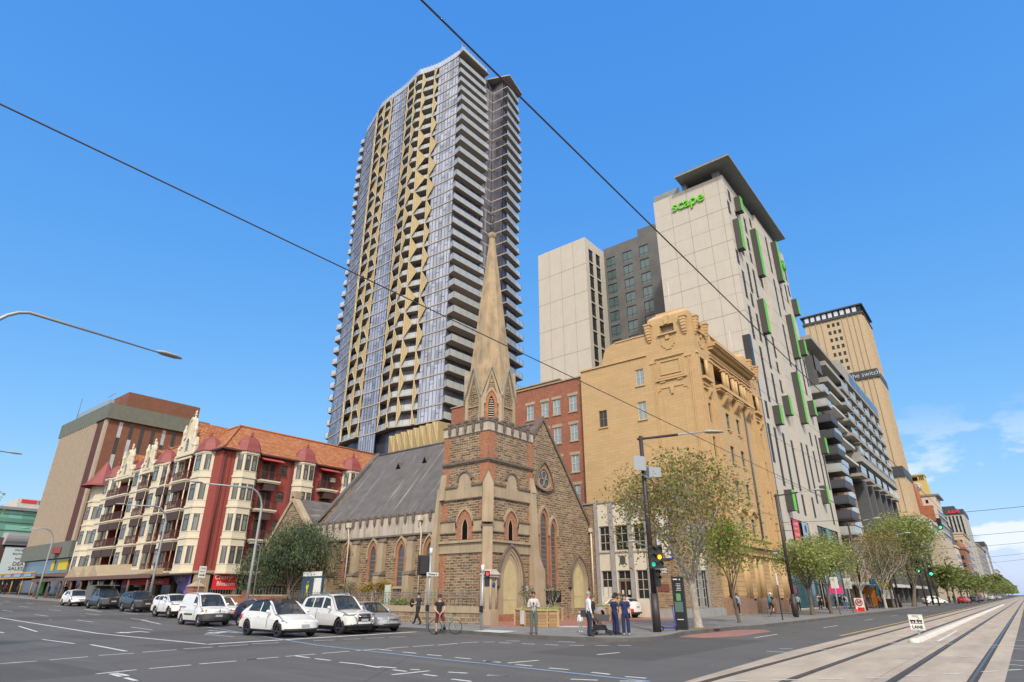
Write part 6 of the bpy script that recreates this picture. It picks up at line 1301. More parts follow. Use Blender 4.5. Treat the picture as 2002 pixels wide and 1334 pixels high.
# right half: concrete grid over tall columns
mb = MB(); mb.box(142.5, 190, 20.3, 26, 46.6, 50.3, 0); mb.build('top_box', CO, ap)
mb = MB();
for k in range(5): AF.box(mb, 152 + k * 7.6, 158.6 + k * 7.6, 47.3, 49.7, 1.7, 1.74)
mb.build('top_window', M['dark_glass'], ap)
for z in (29.6, 32.9, 36.1, 39.5, 43.0):
 for k in range(6):
  x0 = 138.5 + k * 8.6; x0 = max(x0, 143) if z < 31 else x0
  mb = MB(); mb.box(x0 + .2, x0 + 8.2, 20.2, 24.4, z - .6, z); o_ = mb.build('balcony', CO, ap); mb = MB(); mb.box(x0 + .5, x0 + 5.6, 20.15, 20.22, z, z + 1.2); mb.build('balustrade', bal, o_)
mb = MB()
for k in range(6): x = 147.8 + k * 8.5; mb.box(x, x + 1.5, 20.6, 24.4, 29, 46.6)
mb.box(143, 191, 20.2, 24.3, 27.6, 29.2); mb.build('concrete_frame', CO, ap)
for k in range(6):
 x = 140 + k * 8.6; mb = MB(); mb.box(x, x + 5.5, 20.3, 24.4, 24.2, 24.8); o_ = mb.build('balcony', CO, ap); mb = MB(); mb.box(x, x + 5.5, 20.25, 20.3, 24.8, 26.4); mb.build('balustrade', bal, o_)
mb = MB(); mb.box(143, 208, 24.4, 40, .1, 27); mb.build('lower_wall', simple('lower_brown', (.12, .10, .085)), ap)  # one even dark brown wall behind the columns
for k in range(6):
 x = 147 + k * 8.3; mb = MB(); mb.box(x, x + 1.6, 21.2, 24.4, .2, 24.2); mb.build('column', CD, ap)
 mb = MB()
 for q in range(5): mb.box(x + 2.6 + q * 1.05, x + 3.2 + q * 1.05, 23.0, 24.45, 4.0, 24.0)
 mb.build('fluted_panel', CTn, ap)
mb = MB()
for q in range(12): mb.box(125 + q * 1.6, 126.0 + q * 1.6, 22.9, 24.4, 3.8, 24)
mb.build('fluted_panel', CTn, ap)
mb = MB(); mb.box(116.5, 200, 20, 24.4, 3.2, 3.8); mb.build('shop_canopy', CWh, ap)
mb = MB(); mb.box(117, 200, 24.0, 24.4, .2, 3.2); mb.build('shopfront', M['dark_glass'], ap)
bn = empty('hanging_banner', (138, 18, 4), 'tall white banner with a red square logo hung from the dark column', 'banner')
mb = MB(); mb.box(152.0, 152.15, 17.9, 21.2, 8.2, 16.2, 0); mb.build('banner_cloth', CWh, bn)
mb = MB(); mb.box(151.95, 151.99, 18.8, 20.5, 13.9, 15.7, 0); mb.box(151.95, 151.99, 17.9, 21.2, 8.2, 9.1, 0); mb.build('logo', SR, bn)
mb = MB();
for z in (15.3, 14.8, 14.3): mb.box(151.90, 151.94, 19.2, 20.1, z - .14, z + .1)
mb.build('logo_mark', CWh, bn)
text_obj('S', M['dark_void'], bn, Face('x', 151.98, -1), 19.6, 12.6, 1.6, .03, .01)
for k, ch_ in enumerate('tudios'[:4]): text_obj(ch_, M['dark_void'], bn, Face('x', 151.98, -1), 19.6, 11.6 - k * .75, .9, .03, .01)
rs = empty('red_sign', (131, 21, 8), 'small red sign with white print projecting below the grey balconies', 'sign'); mb = MB(); mb.box(131, 131.15, 18.8, 21.3, 8.6, 12.0); sb = mb.build('panel', SR, rs); text_obj('STUDIO', LW, sb, Face('x', 131, -1), 20.0, 9.6, .55, .03, .01); text_obj('FOR', LW, sb, Face('x', 131, -1), 20.0, 10.8, .7, .03, .01)
# ============================================================ TAN HOTEL TOWER
ht = empty('hotel_tower', (268, 26, .15), 'tall tan concrete tower with a dark crown band of windows and a dark sign band', 'tower')
TNw = mat('hotel_tan', (.50, .39, .255), .85, var=.08, streak=.12); TB = simple('band_black', (.04, .045, .05), .5)
HF, HG = Face('x', 268.0), Face('y', 25.6)
hwn = [(y, y + 1.1, z, z + 1.7) for y in (38.3, 36.4, 34.5) for z in [107.7 - k * 3.35 for k in range(8)]]
mb = MB(); HF.wall(mb, 25.6, 48.2, .1, 111, hwn, 0, 0, .3); HG.wall(mb, 268, 290, .1, 111, [], 0, 0); mb.quad((268, 48.2, .1), (290, 48.2, .1), (290, 48.2, 111), (268, 48.2, 111)); mb.build('wall', TNw, ht)
mb = MB()
for h in hwn: HF.box(mb, *h, -.3, -.2)
mb.build('window', M['dark_glass'], ht)
mb = MB()
for y in (46, 43.6, 41.3, 33.2, 31, 29, 27.1): HF.box(mb, y - .12, y + .12, 30, 110.8, 0, .35)
for x in (269.5, 272, 275, 278, 281, 284, 287): HG.box(mb, x - .6, x + .6, 30, 110, 0, .5)
mb.build('rib', TNw, ht)
mb = MB(); mb.box(267.4, 290.4, 25.0, 48.8, 111, 111.8, 0); mb.box(267.0, 291, 24.6, 49.2, 114.6, 115.2, 0); mb.box(267.8, 290, 25.5, 48.4, 111.8, 114.6, 1); mb.box(267.4, 290.3, 25.0, 48.8, 82.5, 86, 0); mb.box(267.4, 290, 25.0, 48.8, 42.8, 46.6, 0); mb.build('dark_band', [TB, M['dark_glass']], ht)
mb = MB()
for k in range(9):
 HF.box(mb, 27.2 + k * 2.35, 28.7 + k * 2.35, 112.1, 114.3, .2, .35)
mb.build('crown_window', simple('bright_pane', (.55, .6, .66), .25), ht)
text_obj('the switch', simple('letter_pale', (.45, .47, .5)), ht, Face('x', 267.4), 29.7, 84.2, 2.6, .1, .05)
mb = MB(); mb.box(262, 292, 22, 50, .1, 28); mb.build('podium', TNw, ht)
# black canopy building, glass box, beige block, big brick wall, cream towers
dc = empty('canopy_building', (205, 20, .15), 'dark slatted building with a wide flat white edged canopy', 'building')
mb = MB(); mb.box(212, 240, 21.5, 30, .1, 20);
for k in range(10): mb.box(212 + k * 2.7, 213 + k * 2.7, 20.8, 21.5, 4, 20)
mb.build('slatted_wall', simple('slat_dark', (.05, .05, .05), .7), dc)
mb = MB(); mb.box(204, 248, 18.6, 30, 20.6, 21.3); mb.build('canopy', CWh, dc)
gx = empty('glass_box_building', (250, 19.5, .15), 'pale block topped by a green glazed box under the orange brick wall', 'building')
mb = MB(); mb.box(255, 300, 18.1, 26, .1, 20.8); mb.build('beige_wall', mat('beige', (.48, .40, .30), .85, var=.1), gx)
mb = MB(); mb.box(251, 286, 19.9, 24, 20.8, 24.4); mb.build('green_glazing', M['teal_glass'], gx); mb = MB(); mb.box(250, 287, 19.3, 24.4, 24.4, 25.3); mb.box(250, 287, 19.3, 24.4, 20.6, 21.0); mb.box(250, 251, 19.4, 20.2, 20.6, 24.6); mb.box(250, 251, 23.2, 24, 20.6, 24.6); mb.build('white_frame', CWh, gx)
bw_ = empty('brick_wall_building', (316, 21.4, .15), 'plain orange brick side wall with white stepped front far along the terrace', 'building')
mb = MB(); mb.box(316, 332, 22.3, 60, .1, 37.0); mb.prism([(316, 26.5, 36.9), (316, 27.4, 46.8), (316, 60, 46.8), (316, 60, 36.9)], (16, 0, 0)); mb.build('brick_wall', brickmat('orange_brick', (.40, .12, .05), (.50, .17, .07), (.35, .16, .09), .8, .3, .03, bmp=0), bw_)
mb = MB(); mb.box(316, 350, 21.2, 22.3, .1, 36.0);
for k in range(9): mb.box(316, 350, 20.6, 21.2, 4 + k * 3.6, 4.5 + k * 3.6)
mb.build('white_front', mat('offwhite', (.58, .53, .45), .8, var=.1), bw_)
mb = MB();
for k in range(9):
 for q in range(8): mb.box(318 + q * 4, 320.4 + q * 4, 21.1, 21.15, 5 + k * 3.6, 7 + k * 3.6)
mb.build('window', M['dark_glass'], bw_)
ck = empty('clock_tower_building', (335, 23, 37), 'yellow clock tower with a round white clock above cream parapets', 'tower')
mb = MB(); mb.box(330, 350, 21.5, 31, .1, 42.6); mb.build('cream_base', M['offwhite'], ck); mb = MB(); mb.box(329.5, 352, 20.0, 31.5, 42.6, 43.3); mb.build('roof_edge', M['plant_grey'], ck); mb = MB(); mb.box(329.9, 330, 24.5, 25.5, 39.5, 41); mb.build('window', M['dark_glass'], ck)
mb = MB(); mb.prism([(345, 23.8, 43), (345, 32.4, 43), (345, 31.0, 54.2), (345, 24.8, 54.2)], (9, 0, 0)); mb.build('tower_shaft', mat('clock_yellow', (.58, .42, .15), .8, var=.08), ck)
mb = MB(); mb.box(344.6, 354, 24.5, 31.2, 54.2, 54.8)
mb.build('cornice', mat('clock_trim', (.50, .38, .18), .8), ck)
mb = MB(); mb.box(344.8, 344.95, 27.5, 29.6, 51.9, 53.6)
for y in (25.1, 25.8, 26.5, 30.2): mb.box(344.8, 344.95, y, y + .3, 52, 53.9)
mb.build('louvre', M['dark_void'], ck)
mb = MB(); mb.lathe([(1.75, 0), (1.75, -.15), (0, -.15)], (344.9, 28.3, 48.9), 20, axis='x'); cf_ = mb.build('clock_face', CWh, ck); mb = MB(); mb.lathe([(1.3, 0), (1.3, -.05), (1.42, -.05), (1.42, 0)], (344.72, 28.3, 48.9), 20, axis='x'); mb.box(344.62, 344.68, 28.2, 28.4, 48.2, 50.1); mb.box(344.62, 344.68, 27.6, 28.3, 48.85, 49.0); mb.build('clock_hands', M['dark_frame'], cf_)
# insurance tower with the red sign
aa = empty('office_tower', (530, 20.9, .15), 'grey office tower with black top and red letters far along the terrace', 'tower')
mb = MB(); mb.box(530, 575, 20.9, 44, .1, 53.5); mb.build('wall', mat('aami_grey', (.42, .41, .38), .8), aa); mb = MB(); mb.box(529.5, 576, 20.5, 34.5, 53.5, 56.8, 0); mb.box(529.6, 570, 25.2, 46, 53.4, 59.2, 0); mb.build('black_crown', TB, aa)
mb = MB()
for k in range(6): mb.box(529.8, 530, 22.6 + k * 2.15, 23.6 + k * 2.15, 5, 52.5)
mb.box(531, 533, 20.8, 20.9, 5, 53); mb.build('window_strip', M['dark_glass'], aa)
text_obj('AAMI', simple('sign_red_bright', (.8, .02, .04), .5), aa, Face('x', 529.4), 26.3, 55.1, 3.0, .2, .3, bold=.08)
def plainb(nm, lab, x0, x1, y0, y1, z, m_, win=True, floors=8, nx=8, crown_=None):
 e = empty(nm, (x0, y0, .15), lab, 'building'); mb = MB(); mb.box(x0, x1, y0, y1, .1, z); mb.box(x0 - .4, x1 + .4, y0 - .5, y1, z, z + .8); mb.build('wall', m_, e)
 mb = MB(); mb2 = MB()
 for f in range(floors):
  zz = 4.5 + (z - 6) * f / floors
  for q in range(nx): xx = x0 + 1 + (x1 - x0 - 2) * q / nx; mb.box(xx, xx + (x1 - x0) / nx * .45, y0 - .12, y0 - .02, zz, zz + (z - 6) / floors * .55)
  for q in range(2): yy = y0 + 1 + q * 2.6; mb.box(x0 - .12, x0 - .02, yy, yy + 1.1, zz, zz + (z - 6) / floors * .55)
 mb.build('window', M['dark_glass'], e)
 mb = MB(); mb.box(x0 - .2, x1, y0 - .35, y0, 3.6, 4.2); mb.build('ledge', m_, e)
 return e
plainb('sandstone_building', 'beige sandstone building just left of the grey office tower', 440, 500, 20.6, 34, 34.0, mat('sandstone', (.50, .40, .28), .85), floors=7)
e = plainb('ornate_building', 'ornate reddish brown stone building with arched windows far along the terrace', 400, 436, 19.8, 30, 23.5, mat('brownstone', (.28, .14, .09), .85, var=.25), floors=5)
mb = MB(); mb.prism([(400, 21, 24.2), (400, 23.5, 28), (400, 26, 24.2)], (30, 0, 0)); mb.lathe([(2.2, 23.5), (2.2, 26), (0, 29)], (406, 21.5, 0), 10); mb.build('pediment', M['brownstone'], e)
mb = MB(); mb.box(398, 399.8, 24, 31, 10, 34);
sb_ = empty('grey_side_block', (380, 22, .15), 'dark blue grey windowless block beside the white stepped building', 'building'); mb = MB(); mb.box(372, 396, 22.6, 32, .1, 33.2); mb.box(371.7, 396, 22.3, 32, 33.2, 33.6); mb.build('wall', mat('bluegrey', (.10, .105, .13), .8), sb_)
plainb('stone_building', 'grey stone building beyond the office tower with small balconies', 600, 700, 20.8, 30, 37.5, mat('far_stone', (.36, .31, .25), .85), floors=9, nx=14)
e = plainb('far_tower', 'most distant grey tower with a white vertical strip and dark top', 750, 800, 20.2, 34, 44.0, mat('far_grey', (.30, .31, .31), .85), floors=9)
mb = MB(); mb.box(749, 801, 20, 35, 44.8, 48.6); mb.build('dark_crown', TB, e); mb = MB(); mb.box(735, 748, 20.3, 21.5, .1, 36); mb.build('white_strip', CWh, e)
plainb('far_block', 'last low pale block before the street trees at the horizon', 850, 950, 19.0, 34, 26.0, mat('far_pale', (.45, .43, .40), .85), floors=7)
plainb('terrace_building', 'pale rendered building with street awning left of the ornate brown one', 352, 370, 20.6, 31, 22.0, M['offwhite'], floors=5, nx=5)
plainb('corner_building', 'low cream building on the far corner behind the white hatchback', 293, 314, 21.6, 31, 20.0, M['beige'], floors=4, nx=6)
# ============================================================ TREES
def leafmat(name, cols, tr=.25):
 m, t, b = newmat(name); v = coords(t, 'obj')
 wn = node(t, 'ShaderNodeNewGeometry').outputs['Random Per Island']
 rp = node(t, 'ShaderNodeValToRGB'); e = rp.color_ramp.elements; rp.color_ramp.interpolation = 'CONSTANT'
 while len(e) < len(cols): e.new(.5)
 for i, c in enumerate(cols): e[i].position = i / len(cols); e[i].color = c4(c)
 t.links.new(wn, rp.inputs[0]); c = mixc(t, rng(t, noise(t, v, .9, 3), .3, .7), rp.outputs[0], mixc(t, .45, rp.outputs[0], (.02, .025, .01)))
 t.links.new(c, b.inputs['Base Color']); b.inputs['Roughness'].default_value = .65
 ts = node(t, 'ShaderNodeBsdfTranslucent'); t.links.new(c, ts.inputs[0]); ms = node(t, 'ShaderNodeMixShader'); ms.inputs[0].default_value = tr
 t.links.new(b.outputs[0], ms.inputs[1]); t.links.new(ts.outputs[0], ms.inputs[2]); t.links.new(ms.outputs[0], t.nodes['Material Output'].inputs[0]); return m
LF1 = leafmat('leaf_mixed', [(.24, .30, .06), (.35, .40, .10), (.42, .34, .12), (.44, .27, .11), (.30, .36, .08), (.38, .20, .09)], .45)
LF2 = leafmat('leaf_fresh', [(.28, .38, .05), (.36, .46, .08), (.22, .33, .05), (.42, .50, .14)], .45)
LF3 = leafmat('leaf_street', [(.32, .42, .09), (.43, .52, .14), (.52, .56, .26), (.25, .34, .07), (.38, .35, .15)], .45)
LF4 = leafmat('leaf_bronze', [(.18, .14, .06), (.24, .18, .08), (.14, .15, .05), (.20, .20, .08)], .25)
LF5 = leafmat('leaf_gum', [(.055, .09, .04), (.12, .16, .055), (.07, .12, .07), (.19, .22, .08), (.06, .10, .08)], .25)
LF6 = leafmat('leaf_yellow', [(.45, .27, .03), (.55, .38, .05), (.25, .24, .05), (.35, .18, .04)], .3)
LF7 = leafmat('leaf_far', [(.18, .24, .06), (.29, .33, .10), (.22, .27, .07)], .4)
BKp = mat('plane_bark', (.38, .35, .30), .85, var=.35, vs=5, mode='obj'); BKd = mat('dark_bark', (.13, .105, .085), .9, var=.3, mode='obj')
def tree(name, label, x, y, h, rx, ry, rz_, zc, leafm, nleaf, lsize, bark, r0=.16, clear=2.4, lean=(0, 0), seed=1, group=None, cat='tree', hollow=.25, droop=0, nl=6, clumps=26, lw=.55, z0=None):
 rnd = random.Random(seed); gz = (Zp if z0 is None else z0) + hz(y)
 root = empty(name, (x, y, gz), label, cat, group); o = Vector((x, y, gz)); mb = MB(); tips = []
 top = o + Vector((lean[0], lean[1], clear))
 mb.tube([o - Vector((0, 0, .1)), o + Vector((0, 0, .12)), o + (top - o) * .5 + Vector((rnd.uniform(-.06, .06), rnd.uniform(-.06, .06), 0)), top], [r0 * 1.7, r0 * 1.15, r0 * .9, r0 * .8], 9)
 cc = Vector((x + lean[0], y + lean[1], gz + zc))
 def inside(p): q = p - cc; return (q.x / rx) ** 2 + (q.y / ry) ** 2 + (q.z / rz_) ** 2
 def grow(p, d_, L, r, lev):
  q = p; pts = [p]; n = 3
  for i in range(n):
   d_ = (d_ + Vector((rnd.uniform(-.22, .22), rnd.uniform(-.22, .22), rnd.uniform(-.05, .22)))).normalized(); q = q + d_ * L / n; pts.append(q)
  mb.tube(pts, [r, r * .85, r * .7, r * .5], 6 if lev < 2 else 4, 0, False)
  tips.append(pts[-1]); tips.append(pts[-2]) if lev else None
  if lev < 3:
   for k in range(rnd.choice((2, 3)) if lev else 3):
    a = rnd.uniform(0, 6.28); sp = rnd.uniform(.45, .85); nd = (d_ + Vector((math.cos(a) * sp, math.sin(a) * sp, rnd.uniform(-.1, .35)))).normalized()
    if inside(pts[-1] + nd * L * .6) < 1.15: grow(pts[-1 if k else -2], nd, L * rnd.uniform(.62, .8), r * .58, lev + 1)
 for k in range(nl):
  a = 2 * math.pi * k / nl + rnd.uniform(-.3, .3); t_ = rnd.uniform(.75, 1.0); s_ = rnd.uniform(.35, .9)
  grow(o + (top - o) * t_, Vector((math.cos(a) * s_ * rx / max(rx, ry), math.sin(a) * s_ * ry / max(rx, ry), 1)).normalized(), (h - clear) * .42, r0 * .5, 0)
 mb.build('trunk', bark, root)
 lb = MB(); cl = []
 for k in range(clumps):
  if tips and rnd.random() < .75: p = rnd.choice(tips)
  else:
   while True:
    u = Vector((rnd.uniform(-1, 1), rnd.uniform(-1, 1), rnd.uniform(-1, 1)))
    if .3 < u.length < 1: break
   p = cc + Vector((u.x * rx, u.y * ry, u.z * rz_))
  if inside(p) < 1.2: cl.append((p, rnd.uniform(.5, 1.15)))
 if not cl: cl = [(cc, 1)]
 cr_ = (rx * ry * rz_) ** (1 / 3) * .34
 for k in range(nleaf):
  p0, s_ = rnd.choice(cl); g_ = Vector((rnd.gauss(0, .5), rnd.gauss(0, .5), rnd.gauss(0, .38))) * cr_ * s_ * 1.25; p = p0 + g_
  if droop: p.z -= abs(rnd.gauss(0, droop))
  if inside(p) > 1.25 or p.z < gz + clear * .6: continue
  a = rnd.uniform(0, 6.28); el = rnd.uniform(-.9, .9) - (1.0 if droop else 0); d1 = Vector((math.cos(a) * math.cos(el), math.sin(a) * math.cos(el), math.sin(el))); d2 = d1.cross(Vector((rnd.uniform(-1, 1), rnd.uniform(-1, 1), rnd.uniform(-1, 1)))).normalized()
  L = lsize * rnd.uniform(.6, 1.3); W = L * lw
  lb.add([p, p + d1 * L * .5 + d2 * W * .5, p + d1 * L, p + d1 * L * .5 - d2 * W * .5], [(0, 1, 2, 3)])
 lb.build('crown', leafm, root)
 return root
tree('plane_tree', 'large plane tree with pale mottled trunk and thin green and rust leaves at the corner', 35, 14.7, 9.4, 5.6, 4.6, 3.5, 6.0, LF1, 10500, .20, BKp, .21, 2.6, (-.25, 0), 3, 'street trees along the terrace', clumps=150, nl=7)
mb = MB(); mb.lathe([(0, .02), (1.1, .012), (1.35, 0)], (35, 14.9, Zp + .006), 14); mb.build('tree_soil', mat('soil', (.20, .14, .09), .95), kind='structure')
mb = MB();
tree('young_tree', 'slender young tree with sparse lime green leaves in front of the ochre building', 42.9, 15.2, 6.3, 3.4, 2.6, 1.7, 4.8, LF2, 4200, .19, BKd, .10, 2.2, (-.5, 0), 5, 'street trees along the terrace', clumps=60, nl=5)
tree('street_tree', 'dense light green street tree left of the pair in front of the student tower', 62.7, 15.5, 6.3, 4.1, 3.2, 1.9, 4.5, LF3, 6500, .23, BKd, .17, 2.4, (0, 0), 7, 'street trees along the terrace', clumps=80)
tree('street_tree', 'taller pale green street tree right of the pair in front of the student tower', 68.9, 15.3, 7.3, 4.2, 3.2, 2.4, 5.0, LF3, 6500, .24, BKd, .17, 2.5, (.3, 0), 8, 'street trees along the terrace', clumps=80)
tree('bare_tree', 'nearly bare tree with bronze buds beside the round speed sign', 82.2, 14.8, 8.0, 3.6, 3.0, 3.0, 5.2, LF4, 1800, .20, BKp, .15, 2.2, (0, 0), 9, 'street trees along the terrace', clumps=90, nl=8)
tree('bare_tree', 'bronze budding tree with spreading limbs by the bus shelter', 98.5, 15.1, 9.0, 6.0, 4.5, 3.3, 5.6, LF4, 4200, .24, BKp, .18, 2.0, (0, 0), 10, 'street trees along the terrace', clumps=110, nl=8)
tree('street_tree', 'brownish green tree standing between the bus shelter and the big green tree', 104.5, 15.0, 10.0, 5.6, 4.2, 4.0, 6.4, LF1, 3600, .26, BKd, .2, 2.4, (0, 0), 12, 'street trees along the terrace', clumps=110)
tree('street_tree', 'big bushy green tree overhanging the kerb near the green traffic lights', 118, 14.2, 14.6, 11.5, 5.5, 5.0, 8.9, LF3, 8500, .40, BKd, .28, 3.2, (2, -.5), 11, 'street trees along the terrace', clumps=120)
tree('gum_tree', 'drooping dark eucalyptus with a bent pale trunk behind the low church wall', 31.8, 49.2, 7.6, 2.8, 7.0, 3.0, 4.7, LF5, 19000, .26, BKd, .13, 2.0, (0, 1.3), 21, cat='tree', clumps=90, droop=.35, lw=.25)
tree('wattle_tree', 'blue green feathery tree left of the eucalyptus', 31.6, 53.8, 5.0, 2.3, 4.0, 1.9, 3.2, LF5, 8000, .22, BKd, .10, 1.3, (0, 0), 22, cat='tree', clumps=60, droop=.2, lw=.3)
tree('yellow_shrub', 'round yellow leaved shrub behind the iron railing', 31.9, 38.7, 2.9, 1.0, 1.5, .85, 2.1, LF6, 2600, .12, BKd, .05, 1.0, (0, 0), 23, cat='shrub', clumps=30)
tree('low_shrub', 'low green agapanthus clump behind the railing', 31.5, 35.5, 1.4, .5, 2.0, .35, 1.15, LF3, 1600, .22, BKd, .03, .7, (0, 0), 24, cat='shrub', clumps=26, lw=.2)
tree('bare_shrub', 'scrubby brown shrub against the church wall', 32.0, 42.5, 2.6, .7, 1.3, .8, 1.9, LF4, 700, .12, BKd, .05, .8, (0, 0), 25, cat='shrub', clumps=26)
tree('street_tree', 'tree at the left edge whose twigs enter the picture', 4.2, 30.5, 6.5, 2.0, 1.8, 1.0, 4.9, LF3, 1700, .14, BKd, .12, 3.0, (0, 0), 26, clumps=26, z0=0)
# the avenue beyond
rnd = random.Random(5); xx = 172
for k in range(16):
 h = 6.6 + rnd.uniform(-1, 1.2) + xx * .003; tree('avenue_tree', 'distant street tree %s' % ['behind the red car', 'behind the parked motorcycle', 'left of the thin dark lamp posts', 'beside the dark sedan', 'behind the silver wagon', 'past the far signals', 'left of the last white building', 'under the last tower', 'right of the far tower', 'just right of the pale block', 'where the avenue narrows', 'in the middle of the far avenue', 'past the middle of the far avenue', 'near the vanishing point', 'second last of the avenue', 'last of the avenue at the horizon'][k], xx, 13.5 + rnd.uniform(-.5, .5), h, 5.5, 5, 3.6, h * .62, LF7, 900, .8, BKd, .2, 2.6, (0, 0), 40 + k, 'trees of the far avenue', clumps=30, nl=4)
 xx += 17 + k * 5
m_ = MB(); rr = random.Random(9)
for k in range(7000):
 x = 640 + rr.random() ** 1.3 * 900; y = -40 + rr.random() * 70 + (x - 640) * .02; z = 4 + rr.random() * (9 + 3 * math.sin(x * .05)); a = rr.uniform(0, 6.3)
 if y < 12: y = 12 + abs(y) * .5
 s_ = 2.4; m_.add([(x, y, z), (x + s_ * math.cos(a), y + s_ * math.sin(a), z + rr.uniform(-1, 1)), (x, y + s_, z + s_)], [(0, 1, 2)])
o_ = m_.build('far_trees', LF7); tag(o_, 'band of tree tops closing the street at the horizon', 'trees', kind='stuff')
# ============================================================ STREET FURNITURE
POLE = simple('pole_black', (.035, .028, .026), .5); GALV = simple('galvanised', (.33, .36, .37), .45, .4); LH = simple('lamp_grey', (.33, .34, .34), .5); BLK = simple('signal_black', (.015, .016, .018), .5)
RED = simple('lens_red', (.3, .01, .01), .4, emit=(1, .03, .03), es=2.2); AMB = simple('lens_amber', (.6, .2, .01), .4, emit=(1, .33, .01), es=2.2); GRNL = simple('lens_green', (.01, .4, .2), .4, emit=(.02, 1, .45), es=2.5); OFF = simple('lens_off', (.03, .03, .03), .3); GRW = simple('green_arrow_light', (.01, .3, .25), .4, emit=(.02, .7, .45), es=.5)
WH = simple('sign_white', (.68, .68, .66), .5)
def lamp_head(mb, p, d_, L=.9, w_=.22, h_=.1, m=0):
 a = Vector(p); d_ = Vector(d_).normalized(); s_ = d_.cross(Vector((0, 0, 1))).normalized()
 vs_ = []
 for t_, ww, hh in ((0, .3, .5), (.25, 1, 1), (.75, 1, .8), (1, .35, .3)):
  c_ = a + d_ * L * t_
  for k in range(8): q = 2 * math.pi * k / 8; vs_.append(c_ + s_ * w_ * ww * math.cos(q) + Vector((0, 0, h_ * hh * math.sin(q) * (1 if math.sin(q) > 0 else .6))))
 mb.add(vs_, [(j * 8 + k, j * 8 + (k + 1) % 8, (j + 1) * 8 + (k + 1) % 8, (j + 1) * 8 + k) for j in range(3) for k in range(8)] + [tuple(range(7, -1, -1)), tuple(range(24, 32))], m, True)
def tram_pole(x, y, label, armx=7.2, z=10.0, group='black tram poles along the kerb'):
 e = empty('tram_pole', (x, y, Zp), label, 'pole', group); mb = MB(); mb.tube([(x, y, Zp - .1), (x, y, 1.9)], [.21, .19], 10); mb.tube([(x, y, 1.9), (x, y, z)], [.15, .11], 10); mb.build('shaft', POLE, e)
 mb = MB(); d_ = Vector((.82, -.57, .17)).normalized(); p = Vector((x, y, z - .15)); mb.tube([p - d_ * .2, p + d_ * 2.4], .075, 6, 0); mb.tube([p + d_ * .9, p + d_ * 4.3], .045, 6, 1); ar = mb.build('arm', [POLE, LH], e)
 mb = MB(); lamp_head(mb, p + d_ * 4.2, d_ + Vector((0, 0, -.12)), 1.3, .26, .13); mb.build('lamp_head', LH, ar)
 mb = MB(); mb.tube([(x - 1.5, y, 4.75), (x + 1.2, y, 4.85)], .02, 4); mb.tube([(x, y + .6, 6.9), (x, y - 1.5, 6.9)], .02, 4); mb.build('bracket', POLE, e); return e
p1 = tram_pole(30.0, 14.75, 'black tram pole with two grey floodlights and traffic signals in front of the plane tree')
tram_pole(56.3, 15.2, 'black tram pole in front of the ochre building columns')
tram_pole(84.5, 15.0, 'black tram pole leaning past the first bare tree')
tram_pole(109, 14.8, 'black tram pole by the yellow and blue advertising panel')
tram_pole(120, 14.2, 'black tram pole under the big bushy tree')
tram_pole(152, 14.0, 'black tram pole beyond the first green signals')
tram_pole(190, 14.0, 'black tram pole beside the red car'); tram_pole(235, 14.0, 'thin far tram pole among the avenue trees')
fl = empty('floodlight', (30, 14.6, 8.1), 'pair of grey floodlight boxes clamped high on the near tram pole', 'floodlight')
mb = MB()
mb.hexa([(28.95, 14.75, 8.0), (29.2, 14.2, 7.9), (29.9, 14.6, 8.1), (29.7, 15.1, 8.2), (28.95, 14.75, 8.75), (29.2, 14.2, 8.65), (29.9, 14.6, 8.5), (29.7, 15.1, 8.55)]); mb.hexa([(30.15, 14.5, 7.7), (30.6, 14.0, 7.75), (30.9, 14.4, 7.8), (30.4, 14.9, 7.7), (30.15, 14.5, 8.3), (30.6, 14.0, 8.25), (30.9, 14.4, 8.2), (30.4, 14.9, 8.2)])
mb.build('housing', simple('flood_grey', (.28, .32, .36), .5), fl); mb = MB(); mb.tube([(29.5, 14.6, 7.8), (30.5, 14.5, 7.55)], .05, 5); mb.build('bracket', GALV, fl)
